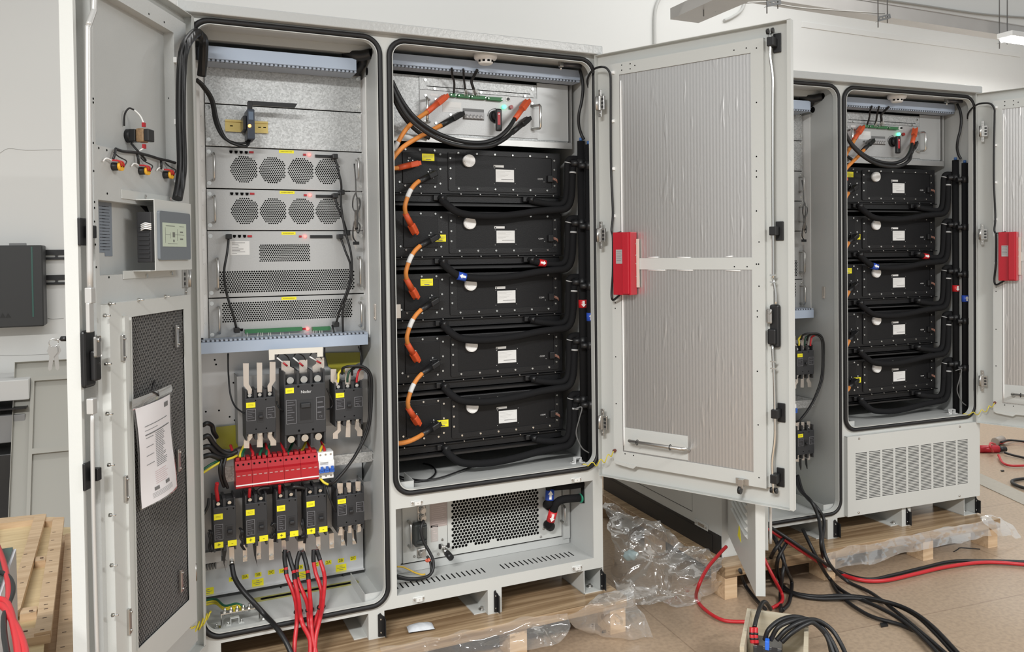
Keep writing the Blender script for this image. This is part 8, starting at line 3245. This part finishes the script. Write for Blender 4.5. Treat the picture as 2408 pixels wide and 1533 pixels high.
for pts, m, r, lb in (
    ([(-20, 1250), (5, 1310), (18, 1365), (20, 1400), (14, 1440)], REDC, 0.0055, 'upper red cable crossing the green lid of the carton'),
    ([(-20, 1345), (8, 1348), (26, 1365), (30, 1390), (20, 1420), (10, 1450), (10, 1490), (18, 1545)], BLACKC, 0.0050, 'black cable looping over the edge of the carton'),
    ([(-20, 1408), (8, 1412), (22, 1430), (32, 1470), (40, 1510), (46, 1560)], REDC, 0.0065, 'left of the lower red cables over the carton'),
    ([(-20, 1418), (10, 1428), (30, 1460), (48, 1495), (58, 1530), (62, 1570)], REDC, 0.0065, 'right of the lower red cables over the carton')):
    cable('loose_cable', [Zp(a, b, cz + 0.012) for a, b in pts], r, m, lb, group=GLc)

# ------------------------------------------------------------------ overhead services
DUCTM = mat('dull_steel_trunking', (0.50, 0.48, 0.46), 0.5, metal=0.4, var=('noise', 5, 0.1))
yd = 1.7
A, B = Y(1835, -30, yd), Y(2420, 92, yd)
t_ = thing('ceiling_trunking', 'long grey steel trunking running below the ceiling at the top right', 'trunking', (5, yd, 2.86))
zb_ = Y(2300, 72, yd).z
zt_ = Y(2300, 45, yd).z
mb = MB()
mb.box(1.5, 9.0, yd, yd + 0.10, zb_, zt_)
part('body', mb, DUCTM, t_)
mb = MB()
mb.box(1.5, 9.0, yd - 0.004, yd + 0.104, zt_, zt_ + 0.006)
mb.box(1.5, 9.0, yd - 0.004, yd + 0.104, zb_ - 0.006, zb_)
part('flange', mb, DUCTM, t_)
P0_ = Y(1575, 12, yd - 0.3)
t_ = thing('duct_end', 'grey steel duct end high on the wall, left of the trunking', 'duct', P0_)
P0_ = Y(1576, 20, 1.9)
P1_ = Y(1579, 46, 1.9)
mb = MB()
mb.box(P0_.x, P0_.x + 0.22, 0.2, 1.9, P1_.z, P1_.z + 0.07)
part('body', mb, DUCTM, t_)
for i, (q, ang) in enumerate((((1672, 12), 8), ((1820, 6), -14), ((2080, 41), -16), ((2364, 93), -16))):
    P = Y(*q, yd - 0.06)
    t_ = thing('strut_bracket', 'perforated steel strut bracket hung on rods, %s along the ceiling' % ('first from the left', 'second from the left', 'third from the left', 'rightmost beside the lamp')[i], 'bracket', P, group='strut brackets under the ceiling')
    M = Matrix.Translation(P) @ Matrix.Rotation(math.radians(ang), 4, 'Y')
    mb = MB()
    hs = [rrect(-0.045 + 0.032 * k, -0.024 + 0.032 * k, -0.005, 0.005, 0.004, 3) for k in range(3)]
    b4 = MB()
    b4.holed([(-0.06, -0.016), (0.06, -0.016), (0.06, 0.016), (-0.06, 0.016)], hs, -0.001, 0.001)
    b4.box(-0.06, 0.06, 0.0, 0.03, -0.016, -0.014)
    b4.bm.transform(M)
    part('strut', b4, mat('grey_strut', (0.22, 0.22, 0.22), 0.4, metal=0.6), t_)
    mb = MB()
    for s in (-0.045, 0.045):
        mb.cyl((P.x + s, P.y + 0.015, P.z - 0.07 if s < 0 else P.z - 0.03), (P.x + s, P.y + 0.015, 4.0), 0.004, n=6)
    part('hanger_rod', mb, mat('grey_strut', (0.22, 0.22, 0.22), 0.4, metal=0.6), t_)
for pts, r, lb in (([(1540, 110), (1540, 40), (1545, 10), (1560, -20)], 0.011, 'pale conduit climbing the wall behind the right door'), ([(1703, 48), (1722, 40), (1745, 22), (1757, -15)], 0.011, 'pale conduit bending up the wall left of the strut brackets')):
    mb = MB()
    mb.tube([Y(a, b, WALLY - 0.015) for a, b in pts], r, n=10)
    part('conduit', mb, mat('grey_white_conduit', (0.60, 0.60, 0.58), 0.5), None, label=lb, cat='conduit', group='conduits on the back wall')
for pts, r, lb in (([(1690, 10), (1800, 5), (1830, 10), (1900, 20), (2080, 32)], 0.005, 'thin sagging wire between the strut brackets'), ([(2040, -5), (2150, 10), (2300, 32), (2420, 42)], 0.009, 'pale conduit along the wall above the trunking')):
    mb = MB()
    mb.tube([Y(a, b, yd - 0.02 if r < 0.006 else WALLY - 0.012) for a, b in pts], r, n=7)
    part('overhead_wire', mb, mat('grey_wire', (0.40, 0.39, 0.37), 0.5), None, label=lb, cat='wire')
P = Y(2388, 95, yd - 0.1)
t_ = thing('ceiling_lamp', 'glowing fluorescent ceiling lamp at the upper right edge', 'lamp', (P.x, P.y, P.z))
x0_ = Y(2362, 95, yd - 0.1).x
mb = MB()
mb.box(x0_, x0_ + 1.2, P.y - 0.06, P.y + 0.06, P.z + 0.012, P.z + 0.05, bev=0.004)
part('fixture', mb, WHITE, t_)
mb = MB()
for s in (-0.03, 0.03):
    mb.cyl((x0_ + 0.01, P.y + s, P.z), (x0_ + 1.19, P.y + s, P.z), 0.013, n=10)
part('tube', mb, mat('lit_tube', (1, 1, 1), 0.4, emit=((1, 0.98, 0.94), 14)), t_)
